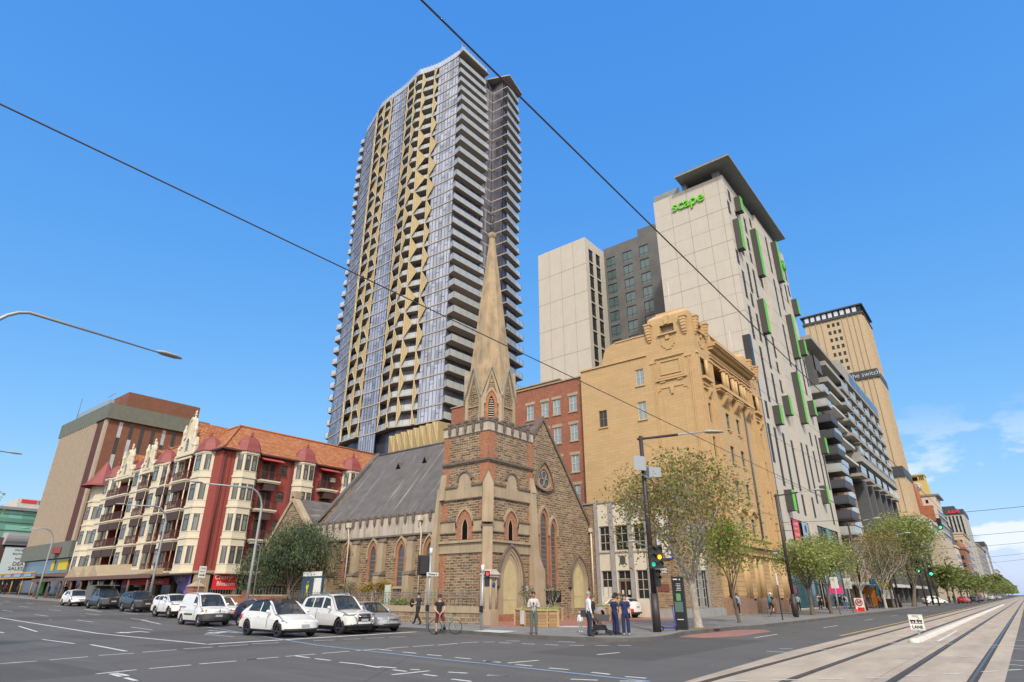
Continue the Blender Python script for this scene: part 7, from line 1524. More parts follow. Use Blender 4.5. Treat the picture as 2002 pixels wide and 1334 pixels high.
def signal(x, y, z, label, lens, d_=(-.78, -.62), s_=1., name='traffic_signal', arrow=False, w_=.20):
 """three aspect head facing direction d_; lens = materials top to bottom; amber row doubled when arrow"""
 e = empty(name, (x, y, z), label, 'traffic light'); d_ = Vector((*d_, 0)).normalized(); r_ = Vector((-d_.y, d_.x, 0)); up = Vector((0, 0, 1)); c = Vector((x, y, z))
 cols = 2 if arrow else 1; W = (.34 if arrow else .19) * s_; Hh = .54 * s_
 def bx(mb, cc, a, b_, h_, m=0): mb.hexa([cc + r_ * sx * a + d_ * sy * b_ + up * -h_ for sx, sy in ((-1, -1), (1, -1), (1, 1), (-1, 1))] + [cc + r_ * sx * a + d_ * sy * b_ + up * h_ for sx, sy in ((-1, -1), (1, -1), (1, 1), (-1, 1))], m)
 mb = MB(); bx(mb, c, W, .06 * s_, Hh); bx(mb, c - d_ * .12 * s_, W * .7, .08 * s_, Hh * .85)
 n = len(lens) // cols
 for i, lm in enumerate(lens):
  q, col_ = divmod(i, cols) if cols == 2 else (i, 0)
  cz = (1 - q) * .34 * s_; cx_ = (col_ - .5) * .33 * s_ * (1 if cols == 2 else 0)
  o_ = c + r_ * cx_ + up * cz + d_ * .06 * s_
  vs_ = []
  for rr_, dd in ((.13, 0), (.14, .2)):
   for k in range(9):
    a = math.pi * (k / 8) * 1.1 - .157; vs_.append(o_ + r_ * math.cos(a) * rr_ * s_ + up * math.sin(a) * rr_ * s_ + d_ * dd * s_)
  mb.add(vs_, [(k, k + 1, 10 + k, 9 + k) for k in range(8)])
 mb.build('housing', BLK, e)
 for i, lm in enumerate(lens):
  q, col_ = divmod(i, cols) if cols == 2 else (i, 0)
  cz = (1 - q) * .34 * s_; cx_ = (col_ - .5) * .33 * s_ * (1 if cols == 2 else 0); o_ = c + r_ * cx_ + up * cz + d_ * .075 * s_
  mb = MB(); mb.add([o_ + r_ * math.cos(2 * math.pi * k / 12) * .11 * s_ + up * math.sin(2 * math.pi * k / 12) * .11 * s_ for k in range(12)], [tuple(range(12))]); mb.build('lens', lm, e)
 return e
signal(29.55, 14.25, 3.6, 'double column traffic signal with amber disc and green arrow on the near tram pole', [OFF, OFF, OFF, AMB, GRW, OFF], arrow=True)
signal(29.75, 14.35, 2.62, 'small dark pedestrian signal head under the amber traffic signal', [OFF, OFF], s_=.75, d_=(-.4, -.9))
sg = empty('street_name_sign', (30.1, 14.4, 2.98), 'small white street name plate on the near tram pole', 'sign'); mb = MB(); mb.box(30.2, 30.95, 14.38, 14.41, 2.9, 3.1); pl_ = mb.build('plate', WH, sg)
text_obj('North Tce', BLK, pl_, Face('y', 14.38), 30.58, 3.0, .17, .012, .003)
al = empty('arm_lamp', (29.8, 14.75, 4.3), 'small lamp on a short horizontal arm left of the near tram pole', 'lamp'); mb = MB(); mb.tube([(30, 14.75, 4.12), (28.3, 14.75, 4.28)], .03, 5); mb.build('arm', LH, al); mb = MB(); lamp_head(mb, (28.4, 14.75, 4.3), (-1, 0, -.05), .65, .14, .08); mb.build('lamp_head', LH, al)
al = empty('arm_lamp', (56.2, 15.2, 5), 'small lamp on a short arm left of the tram pole by the ochre columns', 'lamp'); mb = MB(); mb.tube([(56.2, 15.2, 4.6), (53.6, 15.2, 4.9)], .035, 5); mb.build('arm', LH, al); mb = MB(); lamp_head(mb, (53.8, 15.2, 4.95), (-1, 0, -.05), .9, .18, .09); mb.build('lamp_head', LH, al)
# signal posts at the church corner
def post(x, y, h, label, cap=True, r=.07):
 e = empty('signal_post', (x, y, Zp), label, 'pole'); mb = MB(); mb.tube([(x, y, Zp - .05), (x, y, h)], r, 9); mb.build('shaft', GALV, e)
 if cap: mb = MB(); mb.tube([(x, y, h - .02), (x, y, h + .34)], r * 1.25, 9); mb.build('cap', WH, e)
 mb = MB(); mb.box(x - .16, x - .04, y - .1, y + .06, 1.0, 1.32); mb.build('push_button', BLK, e); return e
post(25.56, 22.4, 2.98, 'grey signal post with the red pedestrian light right of the cyclist'); post(25.6, 26.45, 4.0, 'taller grey signal post behind the walking man')
signal(25.75, 22.25, 2.62, 'pedestrian signal glowing red in front of the church tower buttress', [RED, OFF], s_=.72, d_=(-.6, -.8))
e = signal(25.35, 26.75, 3.4, 'dark traffic signal seen from behind on the taller grey post', [OFF, OFF, OFF], d_=(.5, .87), s_=1.0, arrow=True)
sg = empty('street_name_sign', (25.6, 26.4, 2.9), 'white street name plate on the taller grey signal post', 'sign'); mb = MB(); mb.box(25.25, 26.15, 26.32, 26.35, 2.82, 3.02); pl_ = mb.build('plate', WH, sg); text_obj('Pulteney St', BLK, pl_, Face('y', 26.32), 25.7, 2.92, .15, .012, .003)
# green signals down the terrace
for x, y, z, lab in ((124.7, 13.2, 6.2, 'green traffic light left of the two near the white hatchback'), (138.4, 12.8, 6.0, 'green traffic light right of the two near the white hatchback'), (140, 9.6, 14.0, 'green traffic light on the overhead arm')):
 signal(x, y, z if z > 10 else z, lab, [OFF, OFF, GRNL], d_=(-1, -.1), s_=2.0 if z < 10 else 1.9)
 if z < 10: e = empty('signal_post', (x + .2, y, Zp), 'black post carrying the ' + lab, 'pole'); mb = MB(); mb.tube([(x + .3, y, 0), (x + .3, y, z + 1)], .12, 6); mb.build('shaft', POLE, e)
e = empty('mast_arm', (139, 13.3, 0), 'black post with a long arm carrying the overhead green light', 'pole'); mb = MB(); mb.tube([(140.5, 13.8, 0), (140.5, 13.8, 14.3)], .16, 6); mb.tube([(140.5, 13.8, 14.3), (140.3, 9.4, 14.6)], .1, 5); mb.build('shaft', POLE, e)
# curved grey street lamps
def curved_lamp(x, y, label, h=8.2, zt=9.8, reach=-5.2, r=.1, z0=None, grp='tall grey street lamps with curved arms'):
 g_ = hz(y) + Zp if z0 is None else z0
 e = empty('street_lamp', (x, y, g_), label, 'street lamp', grp); s_ = 1 if reach > 0 else -1; mb = MB(); pts = [(x, y, g_ - .05), (x, y, h * .5), (x, y, h)]
 for k in range(1, 8):
  a = R(k * 84 / 7); pts.append((x + s_ * 1.35 * (1 - math.cos(a)), y, h + (zt - h) * math.sin(a)))
 pts.append((x + reach, y, zt - .15 + (.0)))
 mb.tube(pts, [r * 1.3, r * 1.1, r * .95] + [r * .8] * 7 + [r * .35], 8); mb.build('pole', GALV, e); mb = MB(); lamp_head(mb, (x + reach + s_ * -.1, y, zt - .12), (s_, 0, -.03), .95, .2, .1); mb.build('lamp_head', LH, e); return e
curved_lamp(26.2, 47, 'tall curved street lamp in front of the red and cream mansions right bays'); curved_lamp(26.2, 64.5, 'tall curved street lamp in front of the mansions verandah', reach=-3.9); curved_lamp(26.4, 98, 'distant curved street lamp in front of the ribbed office tower', reach=-3.0)
curved_lamp(2.75, 24, 'street lamp arm reaching in over the road against the open sky', h=8.3, zt=10.62, reach=5.4, r=.075, z0=0); curved_lamp(4.0, 60, 'second street lamp head at the left edge, farther away', h=10, zt=12.3, reach=7.6, z0=0.4)
e = empty('path_lamp', (27.5, 49.2, .5), 'short grey lamp standing behind the tall one beside the red wall', 'street lamp'); mb = MB(); mb.tube([(29.5, 52, .3), (29.5, 52, 5.6), (29.3, 52, 5.9), (28.8, 52, 6.0)], .05, 6); mb.build('pole', GALV, e); mb = MB(); lamp_head(mb, (29.0, 52, 6.0), (-1, 0, -.05), .7, .15, .09); mb.build('lamp_head', LH, e)
# overhead wires
W_ = simple('wire', (.06, .05, .05), .6)
def wire(pts, lab, r=.014, sag=0):
 a, b_ = Vector(pts[0]), Vector(pts[-1]); P_ = [a.lerp(b_, t_ / 16) - Vector((0, 0, sag * 4 * (t_ / 16) * (1 - t_ / 16))) for t_ in range(17)] if len(pts) == 2 else pts
 mb = MB(); mb.tube(P_, r, 5); o_ = mb.build('overhead_wire', W_, org=Vector(pts[0])); tag(o_, lab, 'wire', 'tram wires'); return o_
wire([(-60, 5.75, 5.65), (500, 5.75, 5.65)], 'tram contact wire crossing the whole picture from the left edge', .0085); wire([(-60, 2.32, 5.72), (500, 2.32, 5.72)], 'tram contact wire entering at the top edge over the tower', .0085)
for x, lab in ((56.3, 'by the ochre building'), (84.5, 'by the first bare tree'), (109, 'by the advertising panel'), (152, 'beyond the first green signals'), (190, 'by the red car')): wire([(x, 15.1, 7.6 + (x - 56) * .006), (x, -14, 8.6 + (x - 56) * .02)], 'thin span wire across the tracks ' + lab, .014 + x * .00006, .6)
wire([(30, 14.75, 6.9), (56.3, 15.2, 8.2)], 'thin wire between the two nearest tram poles', .012, .1)
wire([(30, 14.75, 9.7), (84.5, 15.0, 7.0)], 'thin feeder wire from the near tram pole down to the third', .009, .8)
# tram lane sign and white separator
e = empty('tram_lane_sign', (34.8, 4.3, 0), 'small white tram lane sign with a tram symbol on the track slab', 'sign'); mb = MB(); mb.box(34.82, 34.86, 4.22, 4.30, 0, .45); mb.build('post', GALV, e)
F_ = Face('x', 34.8); mb = MB(); F_.box(mb, 3.97, 4.53, .36, 1.02, 0, .03); pn = mb.build('panel', WH, e)
text_obj('LANE', BLK, pn, F_, 4.25, .49, .17, .034, .003, bold=.006); mb = MB(); F_.box(mb, 4.02, 4.24, .72, .79, .03, .036); F_.box(mb, 4.27, 4.49, .72, .79, .03, .036); F_.box(mb, 4.02, 4.49, .64, .67, .03, .034)
for u in (4.07, 4.18, 4.32, 4.43): F_.box(mb, u - .02, u + .02, .66, .72, .03, .036)
mb.tube([F_.P(4.2, .79, .034), F_.P(4.1, .86, .034), F_.P(4.2, .92, .034)], .008, 4)
text_obj('ONLY', BLK, pn, F_, 4.25, .94, .09, .034, .003); mb.build('tram_symbol', BLK, pn)
mb = MB(); F_.box(mb, 3.985, 4.515, .375, .385, .03, .033); F_.box(mb, 3.985, 4.515, .995, 1.005, .03, .033); mb.build('border', BLK, pn)
mb = MB(); pr = [(0, 0), (.2, 0), (.19, .06), (.13, .14), (0, .17)]
pts = [(32.0 + k * 1.0, 4.05) for k in range(0, 150)]
for i in range(0, 60):
 x0 = 32 + i * 2.1;
 if x0 > 158: break
 mb.prism([(x0, 4.15 - .19, .008), (x0, 4.15 - .15, .10), (x0, 4.15 - .07, .15), (x0, 4.15 + .07, .15), (x0, 4.15 + .15, .10), (x0, 4.15 + .19, .008)], (2.08, 0, 0), 0)
mb.ball((32.0, 4.15, .06), .24, 10, 0, (1, 1, .55)); mb.build('track_separator', mat('white_rubber', (.60, .57, .50), .7, var=.15), None); tag(bpy.data.objects['track_separator'], 'long low white rounded separator running between the tram tracks', 'kerb')
# speed sign, cone, notices, advertising panel, shelter
e = empty('speed_sign', (79.5, 14.6, Zp), 'temporary round 50 speed sign on a low stand', 'sign'); F5 = Face('x', 79.4); mb = MB(); F5.box(mb, 14.2, 15.1, .55, 1.5, 0, .05); pn = mb.build('panel', WH, e); mb = MB(); mb.lathe([(.27, -.02), (.37, -.02), (.37, 0), (.27, 0)], (79.34, 14.65, 1.08), 20, axis='x'); mb.build('red_ring', SR, pn); text_obj('50', BLK, pn, F5, 14.65, 1.08, .42, .07, .005, bold=.01); mb = MB(); mb.box(79.4, 79.7, 14.3, 15.0, .15, .55); mb.build('stand', M['sign_red'] if 'sign_red' in M else SR, e)
def cone(x, y, lab):
 e = empty('traffic_cone', (x, y, Zp + hz(y)), lab, 'cone'); z = Zp + hz(y); mb = MB(); mb.box(x - .2, x + .2, y - .2, y + .2, z, z + .05, 0); mb.lathe([(.15, .05), (.11, .28)], (x, y, z), 12, 0); mb.lathe([(.11, .28), (.08, .48)], (x, y, z), 12, 1); mb.lathe([(.08, .48), (.035, .72), (0, .73)], (x, y, z), 12, 0); mb.build('cone', [simple('cone_orange', (.75, .07, .015), .6) if 'cone_orange' not in M else M['cone_orange'], WH], e)
cone(78.2, 14.8, 'orange traffic cone beside the speed sign'); cone(27.0, 55.5, 'orange traffic cone behind the small white hatchback')
e = empty('parking_sign', (45.6, 14.2, Zp), 'slim dark post with a white parking plate in front of the ochre columns', 'sign'); mb = MB(); mb.tube([(49.0, 14.2, .1), (49.0, 14.2, 3.2)], .04, 6); mb.build('post', POLE, e); mb = MB(); mb.box(48.85, 49.15, 14.14, 14.17, 2.5, 3.3); mb.build('plate', WH, e)
for x, lab in ((66.8, 'post with two white parking plates left of the second street tree'), (72.6, 'post with white parking plates right of the second street tree')):
 e = empty('parking_sign', (x, 14.1, Zp), lab, 'sign'); mb = MB(); mb.tube([(x, 14.1, .1), (x, 14.1, 3.4)], .05, 6); mb.build('post', GALV, e); mb = MB(); mb.box(x - .06, x - .03, 13.75, 14.05, 2.4, 3.4); mb.box(x - .06, x - .03, 14.12, 14.42, 2.4, 3.4); mb.build('plate', WH, e)
e = empty('no_turn_sign', (26.4, 60.5, .6), 'white keep way sign on a thin post above the van', 'sign'); mb = MB(); mb.tube([(26.6, 56, .5), (26.6, 56, 3.9)], .04, 6); mb.build('post', GALV, e); F6 = Face('y', 56.0); mb = MB(); F6.box(mb, 26.35, 26.95, 3.2, 4.15, 0.05, .08); pn = mb.build('plate', WH, e); text_obj('ONE', BLK, pn, F6, 26.65, 3.95, .22, .085, .003); text_obj('WAY', BLK, pn, F6, 26.65, 3.68, .22, .085, .003); mb = MB(); F6.box(mb, 26.42, 26.8, 3.38, 3.46, .08, .09); F6.pprism(mb, [(26.78, 3.3), (26.9, 3.42), (26.78, 3.54)], .08, .09); mb.build('arrow', BLK, pn)
e = empty('advertising_panel', (105.8, 15.2, Zp), 'tall advertising panel with a yellow poster above a white notice', 'panel'); mb = MB(); mb.box(105.8, 106.3, 14.8, 16.6, .15, 3.9); mb.build('case', BLK, e); Fa = Face('x', 105.8); mb = MB(); Fa.box(mb, 14.95, 16.45, 2.6, 3.8, 0, .03, 0); Fa.box(mb, 14.95, 16.45, 1.3, 2.5, 0, .03, 1); mb.build('poster', [M['sign_yellow'], WH], e); mb = MB(); mb.box(108, 108.4, 16, 18, .2, 4); mb.build('blue_side', simple('sign_cyan', (.02, .28, .55)), e)
e = empty('bus_shelter', (96, 17, Zp), 'bus shelter with a dark roof and an orange lit poster', 'shelter'); mb = MB(); mb.box(92, 102, 16.2, 18.2, 3.0, 3.15); mb.build('roof', M['plant_grey'], e); mb = MB(); mb.box(92, 102, 18.1, 18.15, .5, 2.9); mb.build('back_glass', M['teal_glass'], e); mb = MB(); mb.box(101.8, 102, 16.3, 18.1, .4, 2.8, 0); mb.build('poster', simple('poster_orange', (.6, .22, .03)), e)
mb = MB()
for x in (92.2, 97, 101.8): mb.box(x - .06, x + .06, 18, 18.12, .15, 3.0); mb.box(x - .06, x + .06, 16.3, 16.42, .15, 3.0)
mb.build('post', POLE, e); mb = MB(); mb.box(93, 100, 17.4, 17.9, .6, .68); mb.build('seat', POLE, e)
e = empty('pink_board', (97, 20.5, Zp), 'bright pink board held up on the footpath', 'sign'); mb = MB(); mb.box(92, 92.1, 18.6, 20.4, 2.0, 3.0); mb.build('board', simple('pink', (.75, .05, .22), .6), e); mb = MB(); mb.tube([(92.05, 19.5, .2), (92.05, 19.5, 2.0)], .05, 5); mb.build('post', WH, e)
# wayfinding pylon
e = empty('wayfinding_pylon', (32.8, 14.95, Zp), 'tall black wayfinding pylon with a green map, beside the purple scooter', 'sign'); mb = MB(); Fw = Face('x', 32.6); mb.box(32.6, 32.85, 14.35, 14.95, .1, 2.75); py = mb.build('pylon', BLK, e)
mb = MB(); Fw.box(mb, 14.42, 14.88, 1.0, 1.5, 0, .01, 0); Fw.box(mb, 14.5, 14.75, 1.55, 1.9, 0, .01, 1); mb.build('map', [simple('map_green', (.09, .16, .13)), simple('map_leaf', (.12, .32, .12))], py)
mb = MB();
for k in range(5): Fw.box(mb, 14.45, 14.72 - .03 * (k % 3), 2.05 + k * .08, 2.075 + k * .08, 0, .008)
mb.lathe([(0, 0), (.04, 0)], (32.59, 14.47, 2.6), 10, axis='x'); Fw.box(mb, 14.6, 14.85, 2.58, 2.64, 0, .008); Fw.box(mb, 14.45, 14.8, .62, .66, 0, .008); mb.build('print', WH, py)
# timber planters
TMB = brickmat('planter_timber', (.30, .185, .085), (.42, .28, .14), (.10, .06, .03), 2.6, .155, .008, bmp=.4); TMf = mat('timber_frame', (.50, .36, .21), .8, var=.12)
def planter(pts, h, lab, name='planter'):
 cx_ = sum(p[0] for p in pts) / 4; cy_ = sum(p[1] for p in pts) / 4; e = empty(name, (cx_, cy_, Zp), lab, 'planter'); mb = MB(); mb.slab(pts, Zp, Zp + h - .04); mb.build('box', TMB, e); mb = MB()
 for i in range(4):
  a, b_ = Vector(pts[i]), Vector(pts[(i + 1) % 4]); mb.box(a.x - .05, a.x + .05, a.y - .05, a.y + .05, Zp, Zp + h)
  d_ = (b_ - a).normalized(); n_ = Vector((d_.y, -d_.x)) * .045
  mb.prism([(*(a + n_), Zp + h - .05), (*(b_ + n_), Zp + h - .05), (*(b_ - n_), Zp + h - .05), (*(a - n_), Zp + h - .05)], (0, 0, .06))
  if (b_ - a).length > 1.2: m2 = a.lerp(b_, .5); mb.box(m2.x - .03, m2.x + .03, m2.y - .03, m2.y + .03, Zp, Zp + h)
 mb.build('frame', TMf, e)
 lb = MB(); rr = random.Random(int(cx_ * 10))
 for k in range(260): p = Vector((cx_, cy_, Zp + h - .02)) + Vector((rr.uniform(-.4, .4) * (max(p[0] for p in pts) - min(p[0] for p in pts)) * .8, rr.uniform(-.4, .4) * (max(p[1] for p in pts) - min(p[1] for p in pts)) * .8, 0)); a = rr.uniform(0, 6.3); lb.add([p, p + Vector((.06 * math.cos(a), .06 * math.sin(a), .08)), p + Vector((.02, .02, rr.uniform(.08, .2)))], [(0, 1, 2)])
 lb.build('herbs', LF3, e); return e
bp = planter([(29.75, 22.0), (30.9, 21.3), (32.4, 23.0), (31.0, 24.5)], .9, 'large wooden garden box with a white notice on the corner forecourt')
mb = MB(); a = Vector((29.75, 22.0)); b_ = Vector((31.0, 24.5)); d_ = (b_ - a).normalized(); n_ = Vector((-d_.y, d_.x)) * .06; c = a.lerp(b_, .50); q = a.lerp(b_, .70); vs_ = [(*(c + n_), .25), (*(q + n_), .25), (*(q + n_), 1.0), (*(c + n_), 1.0)]; mb.prism(vs_, (-.02, -.0, 0)); mb.build('notice', WH, bp)
for k, (x, y, s_, lab) in enumerate(((34.8, 26.4, .9, 'tall wooden planter box with a young olive tree by the tower door'), (37.6, 26.3, .85, 'wooden planter box with a small tree below the lancet windows'), (42.6, 25.2, 1.1, 'long wooden planter with bright green herbs before the right church door'))):
 w_ = s_ * (1.5 if k == 2 else 1); planter([(x - s_ / 2, y + w_ / 2), (x - s_ / 2, y - w_ / 2), (x + s_ / 2, y - w_ / 2), (x + s_ / 2, y + w_ / 2)], .85, lab)
 if k < 2: tree('olive_tree', ['young olive tree in the planter by the tower door', 'small olive tree in the planter below the lancets'][k], x, y, 2.9, .6, .6, .7, 2.0, LF5, 420, .11, BKp, .035, 1.2, (0, 0), 60 + k, clumps=20, z0=Zp - .3)
e = empty('terracotta_pot', (45.6, 25.5, Zp), 'round terracotta pot with a spiky plant right of the church drainpipe', 'pot'); mb = MB(); mb.lathe([(.28, 0), (.42, .7), (.47, .72), (.47, .8), (.4, .8), (.38, .7), (0, .7)], (45.6, 25.5, Zp), 16); mb.build('pot', simple('terracotta', (.38, .13, .07), .8), e); lb = MB(); rr = random.Random(3)
for k in range(120): a = rr.uniform(0, 6.3); p = Vector((45.6, 25.5, Zp + .75)); s_ = rr.uniform(.1, .5); lb.add([p, p + Vector((math.cos(a) * s_ * .6, math.sin(a) * s_ * .6, .6)), p + Vector((math.cos(a) * s_, math.sin(a) * s_, .35 + rr.random() * .8))], [(0, 1, 2)])
lb.build('leaves', LF5, e)
for x, y, lab in ((39.8, 27.6, 'grey metal handrail before the lancet windows'), (47.0, 27.4, 'grey handrail at the hall entrance steps')):
 e = empty('handrail', (x, y, Zp), lab, 'handrail'); mb = MB(); mb.tube([(x - 1.6, y, Zp), (x - 1.6, y, 1.1), (x + 1.6, y, 1.35), (x + 1.6, y, Zp)], .025, 6); mb.tube([(x - 1.6, y, .65), (x + 1.6, y, .9)], .02, 5); mb.build('rail', GALV, e)
e = empty('community_notice', (30.9, 46, .2), 'dark noticeboard with a yellow ribbon poster behind the railing', 'sign'); mb = MB(); mb.box(31.1, 31.3, 44.6, 47.4, 1.2, 3.2, 0); mb.box(31.05, 31.1, 44.7, 47.3, 3.25, 3.6, 1); mb.build('board', [simple('board_navy', (.03, .07, .11)), WH], e); Fn = Face('x', 31.1); mb = MB(); Fn.box(mb, 44.7, 45.7, 1.3, 3.1, 0, .02); mb.build('paper', WH, e); mb = MB(); p_ = [Fn.P(46.5 + u, z, .04) for u, z in ((-.18, 1.6), (.12, 2.5), (.0, 2.85), (-.12, 2.5), (.18, 1.6))]; mb.tube(p_, .06, 5); mb.build('ribbon_print', M['sign_yellow'], e)
e = empty('church_sign', (31.1, 36.6, .2), 'pale green upright notice behind the railing', 'sign'); mb = MB(); mb.box(31.2, 31.3, 36.3, 36.9, .3, 2.5, 0); mb.build('board', simple('board_mint', (.45, .52, .43)), e)
# brick gate pier and fence between church and mansions
e = empty('brick_fence', (30.8, 60, .5), 'low brick and stone fence with pyramid capped piers between church and mansions', 'fence'); mb = MB(); mb.box(30.6, 31.0, 49.2, 66.5, .3, 1.7, 0); mb.box(30.3, 31.4, 64.8, 66.2, .3, 2.6, 0); mb.box(30.5, 31.1, 55, 55.8, .3, 2.2, 0); mb.build('wall', M['hotel_brick'], e); mb = MB(); mb.box(30.55, 31.05, 49.2, 66.4, 1.7, 1.85); mb.hexa([(30.2, 64.7, 2.6), (31.5, 64.7, 2.6), (31.5, 66.3, 2.6), (30.2, 66.3, 2.6), (30.8, 65.4, 3.1), (30.9, 65.4, 3.1), (30.9, 65.6, 3.1), (30.8, 65.6, 3.1)]); mb.build('coping', M['render_stone'], e)
mb = MB()
for k in range(30): mb.box(30.78, 30.82, 49.8 + k * .5, 49.84 + k * .5, 1.85, 2.4)
mb.build('railing', M['iron'], e)
# ============================================================ CARS
def interp(tab, x):
 if x <= tab[0][0]: return tab[0][1]
 for (a, p), (b, q) in zip(tab, tab[1:]):
  if x <= b: t_ = (x - a) / (b - a); t_ = t_ * t_ * (3 - 2 * t_) * .35 + t_ * .65; return p + (q - p) * t_
 return tab[-1][1]
PLB = simple('car_trim', (.02, .02, .022), .5); TYR = simple('tyre_rubber', (.018, .018, .018), .8); CGL = glassmat('car_glass', (.035, .045, .045), .03, 0, .9, .3); CGL.node_tree.nodes['Principled BSDF'].inputs['Alpha'].default_value = .5; SEAT = simple('seat_grey', (.16, .155, .15), .8); HLT = simple('headlight_lens', (.16, .165, .16), .08); TLT = simple('taillight_lens', (.45, .02, .02), .2)
CHR = simple('chrome', (.55, .56, .58), .2, .9); RIMS = simple('rim_silver', (.40, .40, .42), .3, .8); RIMB = simple('rim_black', (.03, .032, .05), .35, .4); PLT = simple('number_plate', (.35, .36, .38), .5); ORL = simple('indicator_orange', (.8, .30, .05), .3)
def car(label, x, y, rz, paint_m, L, W, belt, roof, xs, wr=.33, wb=None, ov=.85, rim=RIMS, wins=(), roofm=None, grille=None, gz=0, name='parked_car', cat='car', tumble=.24, sill=.26, cladding=False, hl=(.66, .80, .42), group='cars on the left street', tailc=TLT, rails=False, noseslope=.12, lower=None, plate_z=.5):
 """xs = (windscreen foot, roof front, roof rear, rear window foot); x runs from nose 0 to L; forward is local -y"""
 gzz = gz; root = empty(name, (x, y, gzz), label, cat, group, rz); wb = wb or L * .6; xf = ov; xr = ov + wb
 hw = W / 2; ra = wr + .045
 mats_ = {'body': paint_m, 'roof_panel': roofm or paint_m, 'windscreen': CGL, 'rear_window': CGL, 'side_window': CGL, 'bumper': lower or paint_m, 'grille': PLB, 'headlight': HLT, 'tail_light': tailc, 'cladding': PLB}
 acc = {k: MB() for k in mats_}; reg = {k: {} for k in mats_}
 def T(px, py, pz):      # body frame -> local: nose rounding and slant
  f = max(0, 1 - px / 1.1); b_ = max(0, 1 - (L - px) / .8); q = min(1, abs(py) / hw)
  px2 = px + f * (.34 * q ** 3.2 + noseslope * max(0, pz - .45)) - b_ * (.20 * q ** 3 + .12 * max(0, pz - .6))
  py2 = py * (1 - .07 * f * f)
  return (py2, px2 - L / 2, pz)
 def put(cls, pts):
  A = acc[cls]; r_ = reg[cls]; ids = []
  for p in pts:
   k = (round(p[0], 4), round(p[1], 4), round(p[2], 4))
   if k not in r_: r_[k] = len(A.v); A.v.append(p)
   ids.append(r_[k])
  if len(set(ids)) >= 3:
   u = []; [u.append(i) for i in ids if i not in u]; A.f.append(tuple(u)); A.m.append(0); A.sm.append(True)
 N = 110; X = [L * i / N for i in range(N + 1)]
 zb = lambda x_: interp(belt, x_); zr = lambda x_: interp(roof, x_)
 def bot(x_):
  z = sill + (.05 if x_ < ov * .5 or x_ > L - .5 else 0)
  for c in (xf, xr):
   if abs(x_ - c) < ra: z = max(z, wr + math.sqrt(ra * ra - (x_ - c) ** 2))
  return z
 def prof(z, x_):        # half width at height z
  b_ = zb(x_); t_ = (z - sill) / max(.1, b_ - sill)
  if z <= b_:
   w_ = hw * (.955 + .045 * math.sin(math.pi * min(1, max(0, t_)) ** .8)) - .02 * max(0, t_ - .75) * 4
   w_ += .012 if abs(t_ - .72) < .05 else 0
   for c in (xf, xr):
    q = abs(abs(x_ - c) - 0)
    if q < ra + .09 and z < wr + ra + .08: w_ += .018
   return w_
  return hw * .955 - .02 - (z - b_) * tumble - .03 * ((z - b_) / .5) ** 2
 ws0, rf, rr_, rw0 = xs
 def in_win(x_, z):
  if z <= zb(x_) + .03 or z >= min(zr(x_) - .09, 9): return False
  return any(a + (z - zb(x_)) * sl0 < x_ < b_ + (z - zb(x_)) * sl1 for a, b_, sl0, sl1 in wins)
 JS = 12; JG = 12
 for sgn in (-1, 1):
  for i in range(N):
   xa, xb = X[i], X[i + 1]; cols = []
   for x_ in (xa, xb):
    c = [(x_, bot(x_) + (zb(x_) - bot(x_)) * j / JS) for j in range(JS + 1)]
    if zr(x_) > zb(x_) + .01: c += [(x_, zb(x_) + (zr(x_) - zb(x_)) * j / JG) for j in range(1, JG + 1)]
    else: c += [(x_, zb(x_))] * JG
    cols.append([(a, sgn * prof(z, a), z) for a, z in c])
   for j in range(JS + JG):
    q = [cols[0][j], cols[1][j], cols[1][j + 1], cols[0][j + 1]]
    xm = (xa + xb) / 2; zm = sum(p[2] for p in q) / 4
    if j >= JS: cls = 'side_window' if in_win(xm, zm) else ('roof_panel' if roofm and zm > zr(xm) - .12 and rf - .3 < xm < rr_ + .3 else 'body')
    else:
     cls = 'body'
     if cladding and (zm < sill + .14 or any(math.hypot(xm - c, zm - wr) < ra + .10 and zm < .95 for c in (xf, xr))): cls = 'cladding'
     if zm < sill + .09: cls = 'cladding'
     if xm < hl[2] * .9 and hl[0] < zm < hl[1] and xm > .0: cls = 'headlight'
     elif xm < .7 and zm < hl[0] - .12 and lower: cls = 'bumper'
     if xm > L - .30 and zb(xm) - .36 < zm < zb(xm) - .12: cls = 'tail_light'
     if abs(xm - (ws0 + .62)) < .012 or abs(xm - (ws0 + 1.68)) < .012:
      if zm > sill + .12: cls = 'cladding'
    put(cls, [T(*p) for p in (q if sgn > 0 else q[::-1])])
 K = 14
 for i in range(N):
  xa, xb = X[i], X[i + 1]; xm = (xa + xb) / 2
  for k in range(K):
   def P_(x_, t_):
    z = max(zb(x_), zr(x_)); w_ = prof(z, x_); u = -1 + 2 * t_; cr = .055 * (1 - u * u) * (1 if zr(x_) > zb(x_) + .05 else .8)
    return T(x_, w_ * u, z + cr)
   q = [P_(xa, k / K), P_(xb, k / K), P_(xb, (k + 1) / K), P_(xa, (k + 1) / K)]
   edge = k in (0, K - 1)
   if ws0 + .03 < xm < rf and not edge: cls = 'windscreen'
   elif rr_ < xm < rw0 - .03 and not edge: cls = 'rear_window'
   elif rf <= xm <= rr_ and roofm: cls = 'roof_panel'
   elif ws0 - .04 < xm <= ws0 + .03: cls = 'cladding'
   else: cls = 'body'
   put(cls, q)
